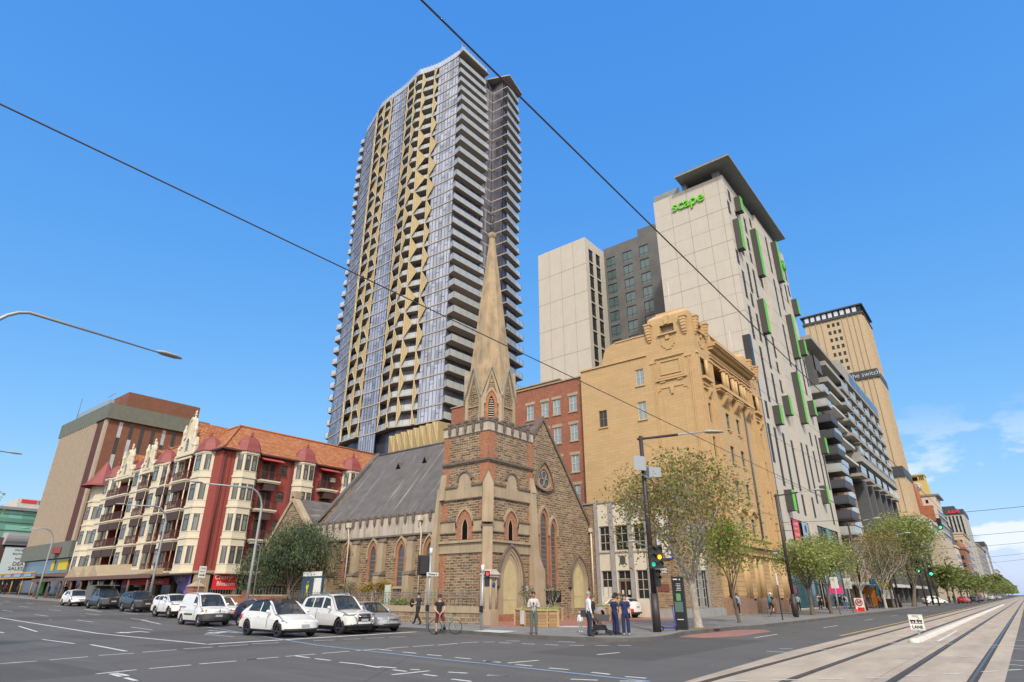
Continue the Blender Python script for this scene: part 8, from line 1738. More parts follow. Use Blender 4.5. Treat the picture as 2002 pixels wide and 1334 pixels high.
 # nose and tail caps
 for x_, fr in ((0, True), (L, False)):
  NY, NZ = 26, 16; z0, z1 = bot(x_), max(zb(x_), zr(x_))
  for a in range(NY):
   for b_ in range(NZ):
    def Q(a_, c_):
     z = z0 + (z1 - z0) * c_ / NZ; w_ = prof(z, x_); u = -1 + 2 * a_ / NY; cr = (.044 if zr(x_) <= zb(x_) + .05 else .055) * (1 - u * u) * (c_ / NZ) ** 4
     return T(x_, w_ * u, z + cr)
    q = [Q(a, b_), Q(a + 1, b_), Q(a + 1, b_ + 1), Q(a, b_ + 1)]; zm = z0 + (z1 - z0) * (b_ + .5) / NZ; ym = abs(-1 + 2 * (a + .5) / NY)
    cls = 'body'
    if fr:
     if hl[0] < zm < hl[1] and ym > .60: cls = 'headlight'
     elif lower and zm < hl[0] - .1: cls = 'bumper'
     if grille:
      for g0, g1, gw in grille:
       if g0 < zm < g1 and ym < gw: cls = 'grille'
     if zm < z0 + .07: cls = 'cladding'
    else:
     if z1 - .62 < zm < z1 - .3 and ym > .72 and z1 < 1.25 or (z1 >= 1.25 and .75 < zm < 1.15 and ym > .74): cls = 'tail_light'
     if z1 > 1.25 and zm > 1.1 and ym < .86 and zm < z1 - .12: cls = 'rear_window'
     if zm < z0 + .12: cls = 'cladding'
    put(cls, q if fr else q[::-1])
 made = {}
 for k, A in acc.items():
  if A.f:
   if k == 'side_window':
    for s_, nm in ((-1, 'side_window'), (1, 'side_window')):
     B = MB(); idx = {}
     for f_ in A.f:
      if sum(A.v[i][0] for i in f_) * s_ > 0:
       ids = []
       for i in f_:
        if i not in idx: idx[i] = len(B.v); B.v.append(A.v[i])
        ids.append(idx[i])
       B.f.append(tuple(ids)); B.m.append(0); B.sm.append(True)
     if B.f: B.build_local(nm, mats_[k], root)
   elif k in ('headlight', 'tail_light'):
    for s_ in (-1, 1):
     B = MB(); idx = {}
     for f_ in A.f:
      if sum(A.v[i][0] for i in f_) * s_ > 0:
       ids = []
       for i in f_:
        if i not in idx: idx[i] = len(B.v); B.v.append(A.v[i])
        ids.append(idx[i])
       B.f.append(tuple(ids)); B.m.append(0); B.sm.append(True)
     if B.f: B.build_local(k, mats_[k], root)
   else: made[k] = A.build_local(k, mats_[k], root)
 # underbody, wheels, mirrors, plate, handles
 mb = MB(); mb.box(-hw * .80, hw * .80, -L / 2 + .35, L / 2 - .3, .2, sill + .32); mb.build_local('underbody', PLB, root)
 for yy in (xf - L / 2, xr - L / 2):
  for s_ in (-1, 1):
   cx_ = s_ * (hw - .115); mb = MB()
   mb.lathe([(wr * .62, -.11), (wr * .93, -.11), (wr, -.07), (wr, .07), (wr * .93, .11), (wr * .62, .11)], (cx_, yy, wr), 26, axis='x'); ty = mb.build_local('tyre', TYR, root)
   mb = MB(); o_ = cx_ + s_ * .085
   mb.lathe([(0, 0), (wr * .1, 0), (wr * .12, -.03 * s_)], (o_, yy, wr), 12, axis='x'); mb.lathe([(wr * .57, 0), (wr * .66, .015 * s_), (wr * .66, -.06 * s_), (wr * .55, -.06 * s_)], (o_, yy, wr), 26, axis='x')
   for q in range(5):
    a = 2 * math.pi * q / 5 + .3
    for da in (-.16, .16): mb.tube([(o_ - .01 * s_, yy + math.cos(a) * wr * .08, wr + math.sin(a) * wr * .08), (o_ - .012 * s_, yy + math.cos(a + da) * wr * .6, wr + math.sin(a + da) * wr * .6)], .022, 4)
   mb.lathe([(0, -.05 * s_), (wr * .62, -.05 * s_)], (o_, yy, wr), 20, 1, axis='x'); mb.build_local('rim', [rim, PLB], ty)
 for s_ in (-1, 1):
  mb = MB(); yy = ws0 - L / 2 + .42; z_ = zb(ws0 + .4) + .1; mb.ball((s_ * (hw + .09), yy, z_), .12, 8, 0, (1.05, .55, .72)); mb.box(min(s_ * (hw - .06), s_ * (hw + .05)), max(s_ * (hw - .06), s_ * (hw + .05)), yy - .02, yy + .03, z_ - .08, z_ - .03); mb.build_local('mirror', paint_m if not cladding else PLB, root)
  mb = MB()
  for hx in (ws0 + 1.45, ws0 + 2.45):
   if hx < xr + .2: xx_ = s_ * (prof(zb(hx) - .17, hx) + .008); mb.box(xx_ - .018, xx_ + .018, hx - L / 2 - .09, hx - L / 2 + .09, zb(hx) - .19, zb(hx) - .155)
  mb.build_local('door_handle', paint_m if not cladding else PLB, root)
 mb = MB(); mb.box(-.2, .2, -L / 2 - .022, -L / 2 + .03, plate_z - .06, plate_z + .06); mb.build_local('number_plate', PLT, root)
 mb = MB(); mb.box(-.2, .2, L / 2 - .08, L / 2 + .015, .75, .87); mb.build_local('number_plate', PLT, root)
 if rails:
  mb = MB()
  for s_ in (-1, 1): w_ = prof(zr((rf + rr_) / 2), (rf + rr_) / 2) - .05; mb.tube([(s_ * w_, rf + .2 - L / 2, zr(rf + .3) + .02), (s_ * w_, rf + .4 - L / 2, zr(rf + .4) + .09), (s_ * w_, rr_ - .2 - L / 2, zr(rr_ - .2) + .09), (s_ * w_, rr_ - L / 2, zr(rr_) + .03)], .02, 5)
  mb.build_local('roof_rail', CHR, root)
 mb = MB(); zb0 = zb(ws0 + .8); mb.box(-hw * .86, hw * .86, ws0 + .1 - L / 2, rw0 - .3 - L / 2, sill + .1, zb0 - .12); mb.build_local('cabin_liner', PLB, root)
 for sx in (-.38, .38):
  for yy in (ws0 + 1.25, ws0 + 2.15): mb = MB(); mb.box(sx - .24, sx + .24, yy - L / 2, yy - L / 2 + .14, zb0 - .14, zb0 + .22); mb.box(sx - .12, sx + .12, yy + .03 - L / 2, yy - L / 2 + .12, zb0 + .22, zb0 + .38); mb.build_local('seat', SEAT, root)
 mb = MB(); mb.box(-hw * .8, hw * .8, ws0 + .2 - L / 2, ws0 + .62 - L / 2, zb0 - .14, zb0 - .02); mb.build_local('dashboard', TYR, root)
 return root
def build_local(s, name, mats_, parent):
 o = s.build(name, mats_, None); o.parent = parent; return o
MB.build_local = build_local
WP = paint('paint_white', (.70, .70, .69)); WP2 = paint('paint_pearl', (.62, .62, .61)); SIL = paint('paint_silver', (.40, .41, .42), .5); BKP = paint('paint_black', (.012, .012, .014)); GRP = paint('paint_graphite', (.045, .048, .052), .3); RDP = paint('paint_red', (.42, .03, .02)); BLP = paint('paint_navy', (.015, .025, .07)); GLR = simple('glass_roof', (.015, .016, .018), .08)
PI = math.pi
# white electric hatchback at the stop line
def hatch_rounded(label, x, y, rz, pm, L=4.75, W=1.92, H=1.62, **k):
 s_ = L / 4.75
 belt = [(0, .62), (.15, .72), (1.15 * s_, .94), (1.6 * s_, 1.0), (3.6 * s_, 1.07), (L - .35, 1.12), (L, 1.05)]
 roof = [(0, .3), (1.25 * s_, .95), (2.25 * s_, H - .07), (2.8 * s_, H), (3.4 * s_, H - .07), (4.35 * s_, 1.2), (L - .12, 1.1), (L, 1.0)]
 kw = dict(wr=.36, ov=.86 * s_, wb=2.89 * s_, rim=RIMB, wins=((1.75 * s_, 2.7 * s_, .95, 0), (2.8 * s_, 3.95 * s_, 0, -.75)), roofm=GLR, grille=[(.28, .36, .55)], hl=(.68, .80, .5), name='white_car'); kw.update(k)
 return car(label, x, y, rz, pm, L, W, belt, roof, (1.25 * s_, 2.35 * s_, 3.45 * s_, 4.4 * s_), **kw)
hatch_rounded('glossy white electric car with black glass roof, nearest of the cars at the stop line', 18.2, 29.25, R(-2), WP, gz=0)
def suv(label, x, y, rz, pm, L=4.8, W=1.85, H=1.83, **k):
 s_ = L / 4.8
 belt = [(0, .92), (.25, .98), (1.3 * s_, 1.10), (1.7 * s_, 1.13), (3.8 * s_, 1.18), (L - .2, 1.24), (L, 1.2)]
 roof = [(0, .4), (1.3 * s_, 1.08), (2.05 * s_, H - .08), (2.5 * s_, H), (3.9 * s_, H - .03), (4.45 * s_, H - .14), (4.7 * s_, 1.35), (L, 1.2)]
 kw = dict(wr=.39, ov=.88 * s_, wb=2.8 * s_, rim=RIMB, wins=((1.72 * s_, 2.55 * s_, .7, 0), (2.65 * s_, 3.4 * s_, 0, 0), (3.5 * s_, 4.35 * s_, 0, -.3)), grille=[(.58, .98, .48), (.36, .5, .72)], hl=(.86, .98, .5), name='white_suv', sill=.34, tumble=.2, cladding=False, rails=True, plate_z=.66, noseslope=.06); kw.update(k)
 return car(label, x, y, rz, pm, L, W, belt, roof, (1.3 * s_, 2.15 * s_, 4.4 * s_, 4.72 * s_), **kw)
pj = suv('pearl white large SUV with black wheels and grille, right of the nearest white car', 21.4, 29.0, R(-1), WP2)
mb = MB()
for s_ in (-1, 1):
 mb.tube([(s_ * .42, -2.38, .5), (s_ * .50, -2.40, .72), (s_ * .62, -2.36, .92)], .03, 5); mb.tube([(s_ * .44, -2.42, .48), (s_ * .78, -2.28, .50)], .022, 5)
for z in (.84, .9): mb.tube([(-.42, -2.40, z), (.42, -2.40, z)], .012, 4)
mb.build_local('chrome_trim', CHR, pj)
mb = MB(); mb.prism([(0, -2.425, .90), (.045, -2.425, .86), (0, -2.425, .82), (-.045, -2.425, .86)], (0, .02, 0)); mb.prism([(-.045, -2.425, .86), (0, -2.425, .82), (-.045, -2.425, .78), (-.09, -2.425, .82)], (0, .02, 0)); mb.prism([(.045, -2.425, .86), (.09, -2.425, .82), (.045, -2.425, .78), (0, -2.425, .82)], (0, .02, 0)); mb.build_local('badge', CHR, pj)
def sedan(label, x, y, rz, pm, L=4.4, W=1.79, H=1.46, **k):
 s_ = L / 4.4
 belt = [(0, .60), (.2, .74), (1.15 * s_, .90), (1.5 * s_, .94), (3.4 * s_, 1.0), (L - .2, 1.04), (L, .98)]
 roof = [(0, .3), (1.2 * s_, .92), (2.0 * s_, H - .06), (2.5 * s_, H), (3.2 * s_, H - .03), (3.9 * s_, H - .16), (4.25 * s_, 1.1), (L, .98)]
 kw = dict(wr=.32, ov=.84 * s_, wb=2.65 * s_, wins=((1.6 * s_, 2.45 * s_, .85, 0), (2.55 * s_, 3.5 * s_, 0, -.4)), grille=[(.56, .72, .42), (.3, .42, .7)], hl=(.60, .76, .5), name='hatchback'); kw.update(k)
 return car(label, x, y, rz, pm, L, W, belt, roof, (1.2 * s_, 2.05 * s_, 3.75 * s_, 4.2 * s_), **kw)
mz = sedan('silver hatchback half hidden on the kerb side of the large white SUV', 23.55, 29.1, R(-1), SIL)
mb = MB()
for z in (.58, .64, .70): mb.tube([(-.42, -2.20, z), (.42, -2.20, z)], .014, 4)
mb.lathe([(.085, -.01), (.10, -.01), (.10, .01), (.085, .01), (.085, -.01)], (0, -2.24, .655), 14, axis='y'); mb.tube([(0, -2.24, .655), (0, -2.24, .745)], .01, 4); mb.tube([(0, -2.24, .655), (.075, -2.24, .61)], .01, 4); mb.tube([(0, -2.24, .655), (-.075, -2.24, .61)], .01, 4); mb.build_local('badge', CHR, mz)
# white delivery van
belt = [(0, .80), (.2, .92), (.85, 1.04), (1.1, 1.10), (2.2, 1.14), (4.0, 1.16), (4.25, 1.16)]
roof = [(0, .4), (.95, 1.08), (1.75, 1.72), (2.2, 1.84), (3.6, 1.87), (4.1, 1.83), (4.22, 1.80), (4.25, 1.78)]
vn = car('white delivery van with dark grey bumper, behind and left of the nearest white car', 20.35, 41.3, R(-4), WP, 4.25, 1.83, belt, roof, (.95, 1.85, 4.3, 4.5), wr=.32, ov=.82, wb=2.70, rim=RIMS, wins=((1.35, 2.1, .75, 0),), grille=[(.34, .5, .66), (.80, .86, .30)], hl=(.80, .98, .48), name='delivery_van', cat='van', tumble=.12, lower=simple('van_bumper', (.035, .038, .045), .6), gz=hz(41.3), plate_z=.58, noseslope=.2)
mb = MB()
for s_ in (-1, 1): mb.box(min(s_ * .905, s_ * .94), max(s_ * .905, s_ * .94), -.3, .95, .62, .70); mb.box(min(s_ * .905, s_ * .93), max(s_ * .905, s_ * .93), .95, 1.9, 1.06, 1.09)
mb.build_local('side_moulding', PLB, vn)
mb = MB()
for s_ in (-1, 1): mb.ball((s_ * .76, -1.93, .90), .07, 8, 0, (1.1, .6, .9))
mb.build_local('indicator', ORL, vn); mb = MB(); mb.prism([(0, -2.17, .96), (.055, -2.17, .86), (0, -2.17, .76), (-.055, -2.17, .86)], (0, .03, 0)); mb.tube([(-.34, -2.12, .84), (-.08, -2.15, .86)], .014, 4); mb.tube([(.34, -2.12, .84), (.08, -2.15, .86)], .014, 4); mb.build_local('badge', CHR, vn)
sedan('dark navy wagon with roof rails behind the large white SUV', 22.6, 38.2, R(-1), BLP, 4.7, 1.8, 1.5, rails=True, name='dark_wagon', gz=hz(38.2))
sedan('small white hatchback just right of the delivery van', 24.1, 46.8, R(-2), WP, 4.0, 1.7, 1.5, name='white_hatchback', gz=hz(46.8))
suv('white car tucked behind the delivery van on its left', 22.9, 51.6, R(-2), WP, 4.4, 1.8, 1.58, rails=False, name='white_car', gz=hz(51.6), rim=RIMS)
suv('black compact SUV with bright grille edges left of the van', 24.1, 61.3, R(-2), BKP, 4.4, 1.8, 1.65, name='black_suv', gz=hz(61.3), rails=False, rim=RIMS)
ut = suv('dark grey utility with a canopy tray behind the cab', 24.0, 68.8, R(-2), GRP, 5.2, 1.88, 1.80, name='utility_truck', cat='ute', gz=hz(68.8), rails=False, rim=RIMS)
mb = MB(); mb.box(-.95, .95, 1.0, 2.75, 1.05, 2.0, 0); mb.box(-.8, .8, -.6, 2.6, 2.02, 2.08, 0); mb.build_local('canopy_box', simple('canopy_green', (.12, .13, .12), .6), ut)
sedan('small white hatchback farthest back, under the verandah', 24.2, 77.0, R(-2), WP, 4.1, 1.75, 1.5, name='white_hatchback', gz=hz(77))
# parked by the hall
ph = sedan('parked white hatchback showing its red tail lights by the hall entrance', 46.7, 26.3, R(177), WP, 3.85, 1.7, 1.5, name='parked_hatchback', gz=Zp, tailc=TLT);
# terrace traffic
gp = 'cars along the terrace'
sedan('white hatchback turning across by the green traffic lights', 152, 14.6, R(40), WP, 4.6, 1.8, 1.6, name='white_hatchback', group=gp)
sedan('small red car beyond the white hatchback on the terrace', 180, 11.6, R(80), RDP, 4.5, 1.8, 1.45, name='red_car', group=gp)
sedan('dark sedan right of the red car', 212, 11.5, R(88), BKP, 4.5, 1.8, 1.45, name='dark_car', group=gp)
suv('dark maroon car behind the dark sedan', 228, 11.3, R(90), GRP, 4.5, 1.8, 1.6, name='dark_car', group=gp, rails=False)
suv('silver wagon right of the dark cars far along the terrace', 262, 9.6, R(90), SIL, 4.9, 1.9, 1.9, name='silver_wagon', group=gp, rails=False)
sedan('blue car partly hidden behind the silver wagon', 250, 12.0, R(90), BLP, 4.5, 1.8, 1.5, name='blue_car', group=gp)
sedan('tiny silver car near the end of the street', 330, 9.5, R(90), SIL, 4.5, 1.8, 1.5, name='silver_car', group=gp)
e = empty('motorcycle', (186, 9.6, 0), 'dark motorcycle right beside the red car', 'motorcycle'); mb = MB()
for yy in (185.3, 186.8): mb.lathe([(.3, -.06), (.33, 0), (.3, .06), (.24, 0), (.3, -.06)], (yy, 9.2, .33), 14, axis='y')
mb.build('wheel', TYR, e); mb = MB(); mb.tube([(185.3, 9.2, .35), (185.5, 9.2, .95)], .06, 5); mb.ball((186, 9.2, .85), .3, 8, 0, (1.6, .6, .7)); mb.tube([(185.5, 8.9, 1.05), (185.5, 9.5, 1.05)], .04, 5); mb.build('body', BKP, e)
# ============================================================ PEOPLE
SKN = simple('skin', (.50, .29, .20), .6); SKD = simple('skin_tan', (.36, .20, .13), .6); HRD = simple('hair_dark', (.02, .014, .01), .7); HRG = simple('hair_grey', (.25, .25, .25), .7); HRB = simple('hair_brown', (.10, .05, .025), .7)
def cloth(n, c): return simple('cloth_' + n, c, .85)
NAVY = cloth('navy', (.012, .020, .085)); WSH = cloth('white', (.62, .63, .66)); BLKc = cloth('black', (.012, .012, .014)); JN = cloth('jeans', (.02, .03, .06)); GRN_ = cloth('grey_green', (.09, .12, .11)); MAR = cloth('maroon', (.13, .015, .03)); KHK = cloth('khaki', (.30, .24, .17)); OLV = cloth('teal_shirt', (.03, .08, .11)); BRW = simple('leather_brown', (.09, .04, .025), .5); CHAR = cloth('charcoal', (.03, .035, .04)); GRY = cloth('grey', (.25, .25, .26)); LBL = cloth('light_blue', (.30, .40, .52)); DEN = cloth('denim', (.10, .18, .32))
m, t, b = newmat('cloth_check'); v = coords(t, 'obj'); w1 = node(t, 'ShaderNodeTexWave'); w1.inputs['Scale'].default_value = 6; w1.bands_direction = 'Z'; t.links.new(v, w1.inputs[0]); w2 = node(t, 'ShaderNodeTexWave'); w2.inputs['Scale'].default_value = 6; w2.bands_direction = 'X'; t.links.new(v, w2.inputs[0])
c = mixc(t, rng(t, w1.outputs['Fac'], .75, .85, 0, .6), (.60, .58, .56), (.20, .20, .24)); c = mixc(t, rng(t, w2.outputs['Fac'], .75, .85, 0, .6), c, (.25, .2, .2)); t.links.new(c, b.inputs['Base Color']); b.inputs['Roughness'].default_value = .85; CHK = m
def person(label, x, y, rz, h=1.75, z=None, skin=SKN, hair=HRD, top=WSH, legs=BLKc, shoes=BLKc, pose=None, hairstyle='short', sleeves='long', shorts=False, wide=1.0, fingers=True, cap=None, group=None, lean=0, flare=False, head=(0, 0), glasses=False):
 z = Zp if z is None else z
 J = {'pelvis': (0, 0, .94), 'waist': (0, 0, 1.08), 'chest': (0, .0, 1.28), 'upper': (0, 0, 1.40), 'neck': (0, .0, 1.50),
         'hip_l': (-.095, 0, .90), 'knee_l': (-.11, -.02, .50), 'ank_l': (-.11, .0, .09), 'toe_l': (-.125, -.15, .035), 'hip_r': (.095, 0, .90), 'knee_r': (.11, -.02, .50), 'ank_r': (.11, .0, .09), 'toe_r': (.125, -.15, .035),
         'sho_l': (-.175, 0, 1.415), 'elb_l': (-.235, .02, 1.13), 'wri_l': (-.25, -.05, .89), 'sho_r': (.175, 0, 1.415), 'elb_r': (.235, .02, 1.13), 'wri_r': (.25, -.05, .89)}
 J.update({'heel_l': None, 'heel_r': None})
 if pose: J.update(pose)
 J = {k: Vector(v_) for k, v_ in J.items() if v_ is not None}
 nk = J['neck']; hb = nk + Vector((head[0] * .3, -.015 + head[1] * .3, .06)); J['h1'] = hb; J['h2'] = nk + Vector((head[0] * .7, -.02 + head[1] * .7, .14)); J['h3'] = nk + Vector((head[0], -.01 + head[1], .215))
 rad = {'pelvis': (.15 * wide, .11 * wide), 'waist': (.135 * wide, .10 * wide), 'chest': (.155 * wide, .115 * wide), 'upper': (.14 * wide, .095), 'neck': .056, 'h1': .062, 'h2': (.082, .098), 'h3': (.078, .092), 'hip_l': .095 * wide, 'hip_r': .095 * wide, 'knee_l': .062, 'knee_r': .062, 'ank_l': .042, 'ank_r': .042, 'toe_l': .036, 'toe_r': .036, 'sho_l': .062, 'sho_r': .062, 'elb_l': .043, 'elb_r': .043, 'wri_l': .030, 'wri_r': .030}
 bones = [('pelvis', 'waist'), ('waist', 'chest'), ('chest', 'upper'), ('upper', 'neck'), ('neck', 'h1'), ('h1', 'h2'), ('h2', 'h3')]
 for s_ in 'lr': bones += [('pelvis', 'hip_' + s_), ('hip_' + s_, 'knee_' + s_), ('knee_' + s_, 'ank_' + s_), ('ank_' + s_, 'toe_' + s_), ('upper', 'sho_' + s_), ('sho_' + s_, 'elb_' + s_), ('elb_' + s_, 'wri_' + s_)]
 # palms and fingers
 for s_ in 'lr':
  w_, e_ = J['wri_' + s_], J['elb_' + s_]; d_ = (w_ - e_).normalized(); side = Vector((0, -1, 0)); sp = (side - d_ * side.dot(d_)); sp = sp.normalized() if sp.length > .1 else Vector((1, 0, 0)); nrm = d_.cross(sp) * (1 if s_ == 'l' else -1)
  J['palm_' + s_] = w_ + d_ * .075; rad['palm_' + s_] = (.036, .024); bones.append(('wri_' + s_, 'palm_' + s_))
  if fingers:
   for q, (off, ln) in enumerate(((-.028, .062), (-.01, .075), (.01, .07), (.028, .055))):
    a = 'f%d_%s' % (q, s_); J[a + 'a'] = J['palm_' + s_] + d_ * .035 + sp * off; J[a + 'b'] = J[a + 'a'] + d_ * ln * .55 + nrm * .008; J[a + 'c'] = J[a + 'b'] + d_ * ln * .4 + nrm * .02
    rad[a + 'a'] = .0105; rad[a + 'b'] = .009; rad[a + 'c'] = .0075; bones += [('palm_' + s_, a + 'a'), (a + 'a', a + 'b'), (a + 'b', a + 'c')]
   a = 'th_' + s_; J[a + 'a'] = w_ + d_ * .04 + sp * .038; J[a + 'b'] = J[a + 'a'] + d_ * .045 + sp * .02; rad[a + 'a'] = .012; rad[a + 'b'] = .009; bones += [('wri_' + s_, a + 'a'), (a + 'a', a + 'b')]
 names = list(J); sc = h / 1.75; idx = {n: i for i, n in enumerate(names)}
 me = bpy.data.meshes.new('tmpskin'); me.from_pydata([tuple(J[n] * sc) for n in names], [(idx[a], idx[b_]) for a, b_ in bones], [])
 bm = bmesh.new(); bm.from_mesh(me); ly = bm.verts.layers.skin.verify(); bm.verts.ensure_lookup_table()
 for n in names: r_ = rad[n]; bm.verts[idx[n]][ly].radius = tuple(q * sc for q in (r_ if isinstance(r_, tuple) else (r_, r_))); bm.verts[idx[n]][ly].use_root = (n == 'pelvis')
 bm.to_mesh(me); bm.free()
 ob = bpy.data.objects.new('tmp', me); COL.objects.link(ob); md = ob.modifiers.new('s', 'SKIN'); md.branch_smoothing = .4; ob.modifiers.new('d', 'SUBSURF').levels = 1
 dg = bpy.context.evaluated_depsgraph_get(); bo_ = bpy.data.meshes.new_from_object(ob.evaluated_get(dg)); bpy.data.objects.remove(ob); bo_.name = 'body'
 root = empty('person', (x, y, z), label, 'person', group, rz)
 bo_.materials.clear(); bo_.materials.append(skin)
 for p in bo_.polygons: p.use_smooth = True
 body = bpy.data.objects.new('body', bo_); COL.objects.link(body); body.parent = root
 # nearest bone classification for the clothing shells
 segs = [(J[a] * sc, J[b_] * sc, a, b_) for a, b_ in bones]
 def cls(p):
  best = None; bd_ = 9
  for a, b_, na, nb in segs:
   ab = b_ - a; t_ = max(0, min(1, (p - a).dot(ab) / max(1e-9, ab.length_squared))); d_ = (p - (a + ab * t_)).length
   if d_ < bd_: bd_ = d_; best = (na, nb, t_)
  na, nb, t_ = best
  if nb in ('waist', 'chest', 'upper') or nb.startswith('sho'): return 'top'
  if nb == 'neck': return 'top' if t_ < .45 else 'skin'
  if nb.startswith('elb'): return 'top' if (sleeves == 'long' or t_ < .62) else 'skin'
  if nb.startswith('wri'): return 'top' if sleeves == 'long' and t_ < .88 else 'skin'
  if nb.startswith('hip'): return 'legs'
  if nb.startswith('knee'): return 'legs'
  if nb.startswith('ank'): return ('skin' if shorts else 'legs') if t_ < .9 else 'shoes'
  if nb.startswith('toe'): return 'shoes'
  return 'skin'
 C_ = [cls(p.center) for p in bo_.polygons]; vn_ = [v_.normal.copy() for v_ in bo_.vertices]; co = [v_.co.copy() for v_ in bo_.vertices]
 for kind_, mt_, inf, nm in (('top', top, .014, 'shirt'), ('legs', legs, .012, 'trousers' if not shorts else 'shorts'), ('shoes', shoes, .012, 'shoes')):
  mb = MB(); id2 = {}
  for p, c_ in zip(bo_.polygons, C_):
   if c_ != kind_: continue
   ids = []
   for i in p.vertices:
    if i not in id2:
     q = co[i] + vn_[i] * inf * sc
     if kind_ == 'legs' and flare: q = q + Vector((vn_[i].x, vn_[i].y, 0)) * .035 * max(0, 1 - q.z / (.6 * sc))
     id2[i] = len(mb.v); mb.v.append(tuple(q))
    ids.append(id2[i])
   mb.f.append(tuple(ids)); mb.m.append(0); mb.sm.append(True)
  if mb.f: mb.build_local(nm, mt_, root)
 hc = J['h2'] * sc + Vector((0, 0, .035 * sc))
 mb = MB(); n_ = 12;
 for j in range(7):
  for i in range(n_): pass
 prof_ = []
 vs_ = []; fs_ = []
 for j in range(8):
  t_ = j / 7 * (1.9 if hairstyle == 'short' else 2.1)
  for i in range(n_):
   a = 2 * math.pi * i / n_; front = max(0, -math.sin(a)); tt = t_ * (1 - .38 * front) ; r_ = .106 * sc
   vs_.append((hc.x + r_ * .93 * math.sin(tt) * math.cos(a), hc.y + .008 + r_ * 1.08 * math.sin(tt) * math.sin(a), hc.z + .01 + r_ * 1.06 * math.cos(tt)))
 for j in range(7):
  for i in range(n_): fs_.append((j * n_ + i, (j + 1) * n_ + i, (j + 1) * n_ + (i + 1) % n_, j * n_ + (i + 1) % n_))
 mb.add(vs_, fs_, 0, True)
 if hairstyle == 'long': mb.ball((hc.x, hc.y + .06 * sc, hc.z - .13 * sc), .085 * sc, 8, 0, (1.1, .6, 1.7))
 if hairstyle == 'bun': mb.ball((hc.x, hc.y + .10 * sc, hc.z + .02), .045 * sc, 8)
 mb.build_local('hair', hair, root)
 # face
 mb = MB(); f0 = hc + Vector((0, -.088 * sc, -.045 * sc))
 for s_ in (-1, 1): mb.ball(f0 + Vector((s_ * .032 * sc, -.004 * sc, .02 * sc)), .010 * sc, 6)
 mb.build_local('eyes', HRD, root); mb = MB(); mb.prism([f0 + Vector((-.012, -.0, -.02)) * sc, f0 + Vector((.012, 0, -.02)) * sc, f0 + Vector((0, .002, .02)) * sc], Vector((0, -.022 * sc, -.004)))
 for s_ in (-1, 1): mb.ball(hc + Vector((s_ * .083 * sc, .0, -.04 * sc)), .022 * sc, 6, 0, (.5, .8, 1.3))
 mb.build_local('nose_and_ears', skin, root); mb = MB(); mb.box(f0.x - .02 * sc, f0.x + .02 * sc, f0.y - .012 * sc, f0.y, f0.z - .045 * sc, f0.z - .038 * sc); mb.build_local('mouth', simple('lip', (.30, .10, .09)) if 'lip' not in M else M['lip'], root)
 if cap:
  mb = MB();
  prof2 = [(.118, -.02), (.115, .03), (.09, .09), (.05, .115), (0, .12)]
  mb.lathe([(r_ * sc, z_ * sc) for r_, z_ in prof2], hc + Vector((0, .0, .015)), 14)
  if cap[1] == 'brim': mb.lathe([(.118 * sc, -.02 * sc), (.17 * sc, -.045 * sc)], hc + Vector((0, 0, .015)), 14)
  elif cap[1] == 'peak': mb.prism([hc + Vector((-.08, -.09, .0)) * sc, hc + Vector((.08, -.09, 0)) * sc, hc + Vector((.05, -.19, -.01)) * sc, hc + Vector((-.05, -.19, -.01)) * sc], (0, 0, .015))
  mb.build_local('hat', cap[0], root)
 return root
def toward(dx, dy): return math.atan2(dy, dx) + PI / 2      # rz so that the figure (front = local -y) looks along (dx,dy)
def held(root, fn, name, m_):
 mb = MB(); fn(mb); return mb.build_local(name, m_, root)
# man in checked shirt reading his phone
p_ = person('man in checked shirt and grey trousers looking at his phone beside the big planter', 24.55, 18.3, toward(-.8, -.6), 1.80, top=CHK, legs=GRN_, shoes=BRW, hair=HRD, skin=SKD, head=(0, -.035), pose={'elb_l': (-.25, .0, 1.12), 'wri_l': (-.09, -.24, 1.16), 'elb_r': (.25, 0, 1.12), 'wri_r': (.10, -.24, 1.17), 'knee_l': (-.09, -.01, .5)})
ph_ = empty('phone', (24.36, 18.16, 1.42), 'small dark phone held by the man in the checked shirt', 'phone', rz=toward(-.8, -.6)); mb = MB(); mb.box(-.04, .04, -.05, -.04, -.03, .10); mb.build_local('screen', BLK, ph_)
# grey haired man in white shirt
person('grey haired man in a white shirt and dark jeans carrying a grey folder', 24.9, 15.5, toward(.75, -.62), 1.80, top=WSH, legs=JN, shoes=CHAR, hair=HRG, wide=1.08, pose={'wri_r': (.27, -.06, .92), 'knee_r': (.10, -.03, .5), 'ank_r': (.13, .03, .09), 'toe_r': (.15, -.12, .035)})
fo = empty('folder', (24.85, 15.75, .95), 'dark grey folder held by the grey haired man', 'folder', rz=R(25)); mb = MB(); mb.box(-.02, .02, -.13, .13, -.02, .26); mb.build_local('cover', CHAR, fo)
person('toddler in a white outfit and pale blue sun hat standing by the man in white', 27.3, 17.5, toward(-.6, -.8), .92, top=WSH, legs=GRY, shoes=WSH, hair=HRB, cap=(LBL, 'brim'), wide=1.35, pose={'wri_r': (.22, -.05, .98)}, fingers=False)
person('woman in navy scrubs seen side on, talking beside the pram', 26.6, 15.15, toward(.9, -.3), 1.66, top=NAVY, legs=NAVY, shoes=CHAR, hairstyle='bun', sleeves='short', flare=True, pose={'elb_l': (-.22, -.02, 1.13), 'wri_l': (-.20, -.16, .98)})
person('woman in navy scrubs facing the road with arms at her sides', 26.5, 14.55, toward(-.8, -.55), 1.68, top=NAVY, legs=NAVY, shoes=GRY, hair=HRD, hairstyle='long', sleeves='short', flare=True)
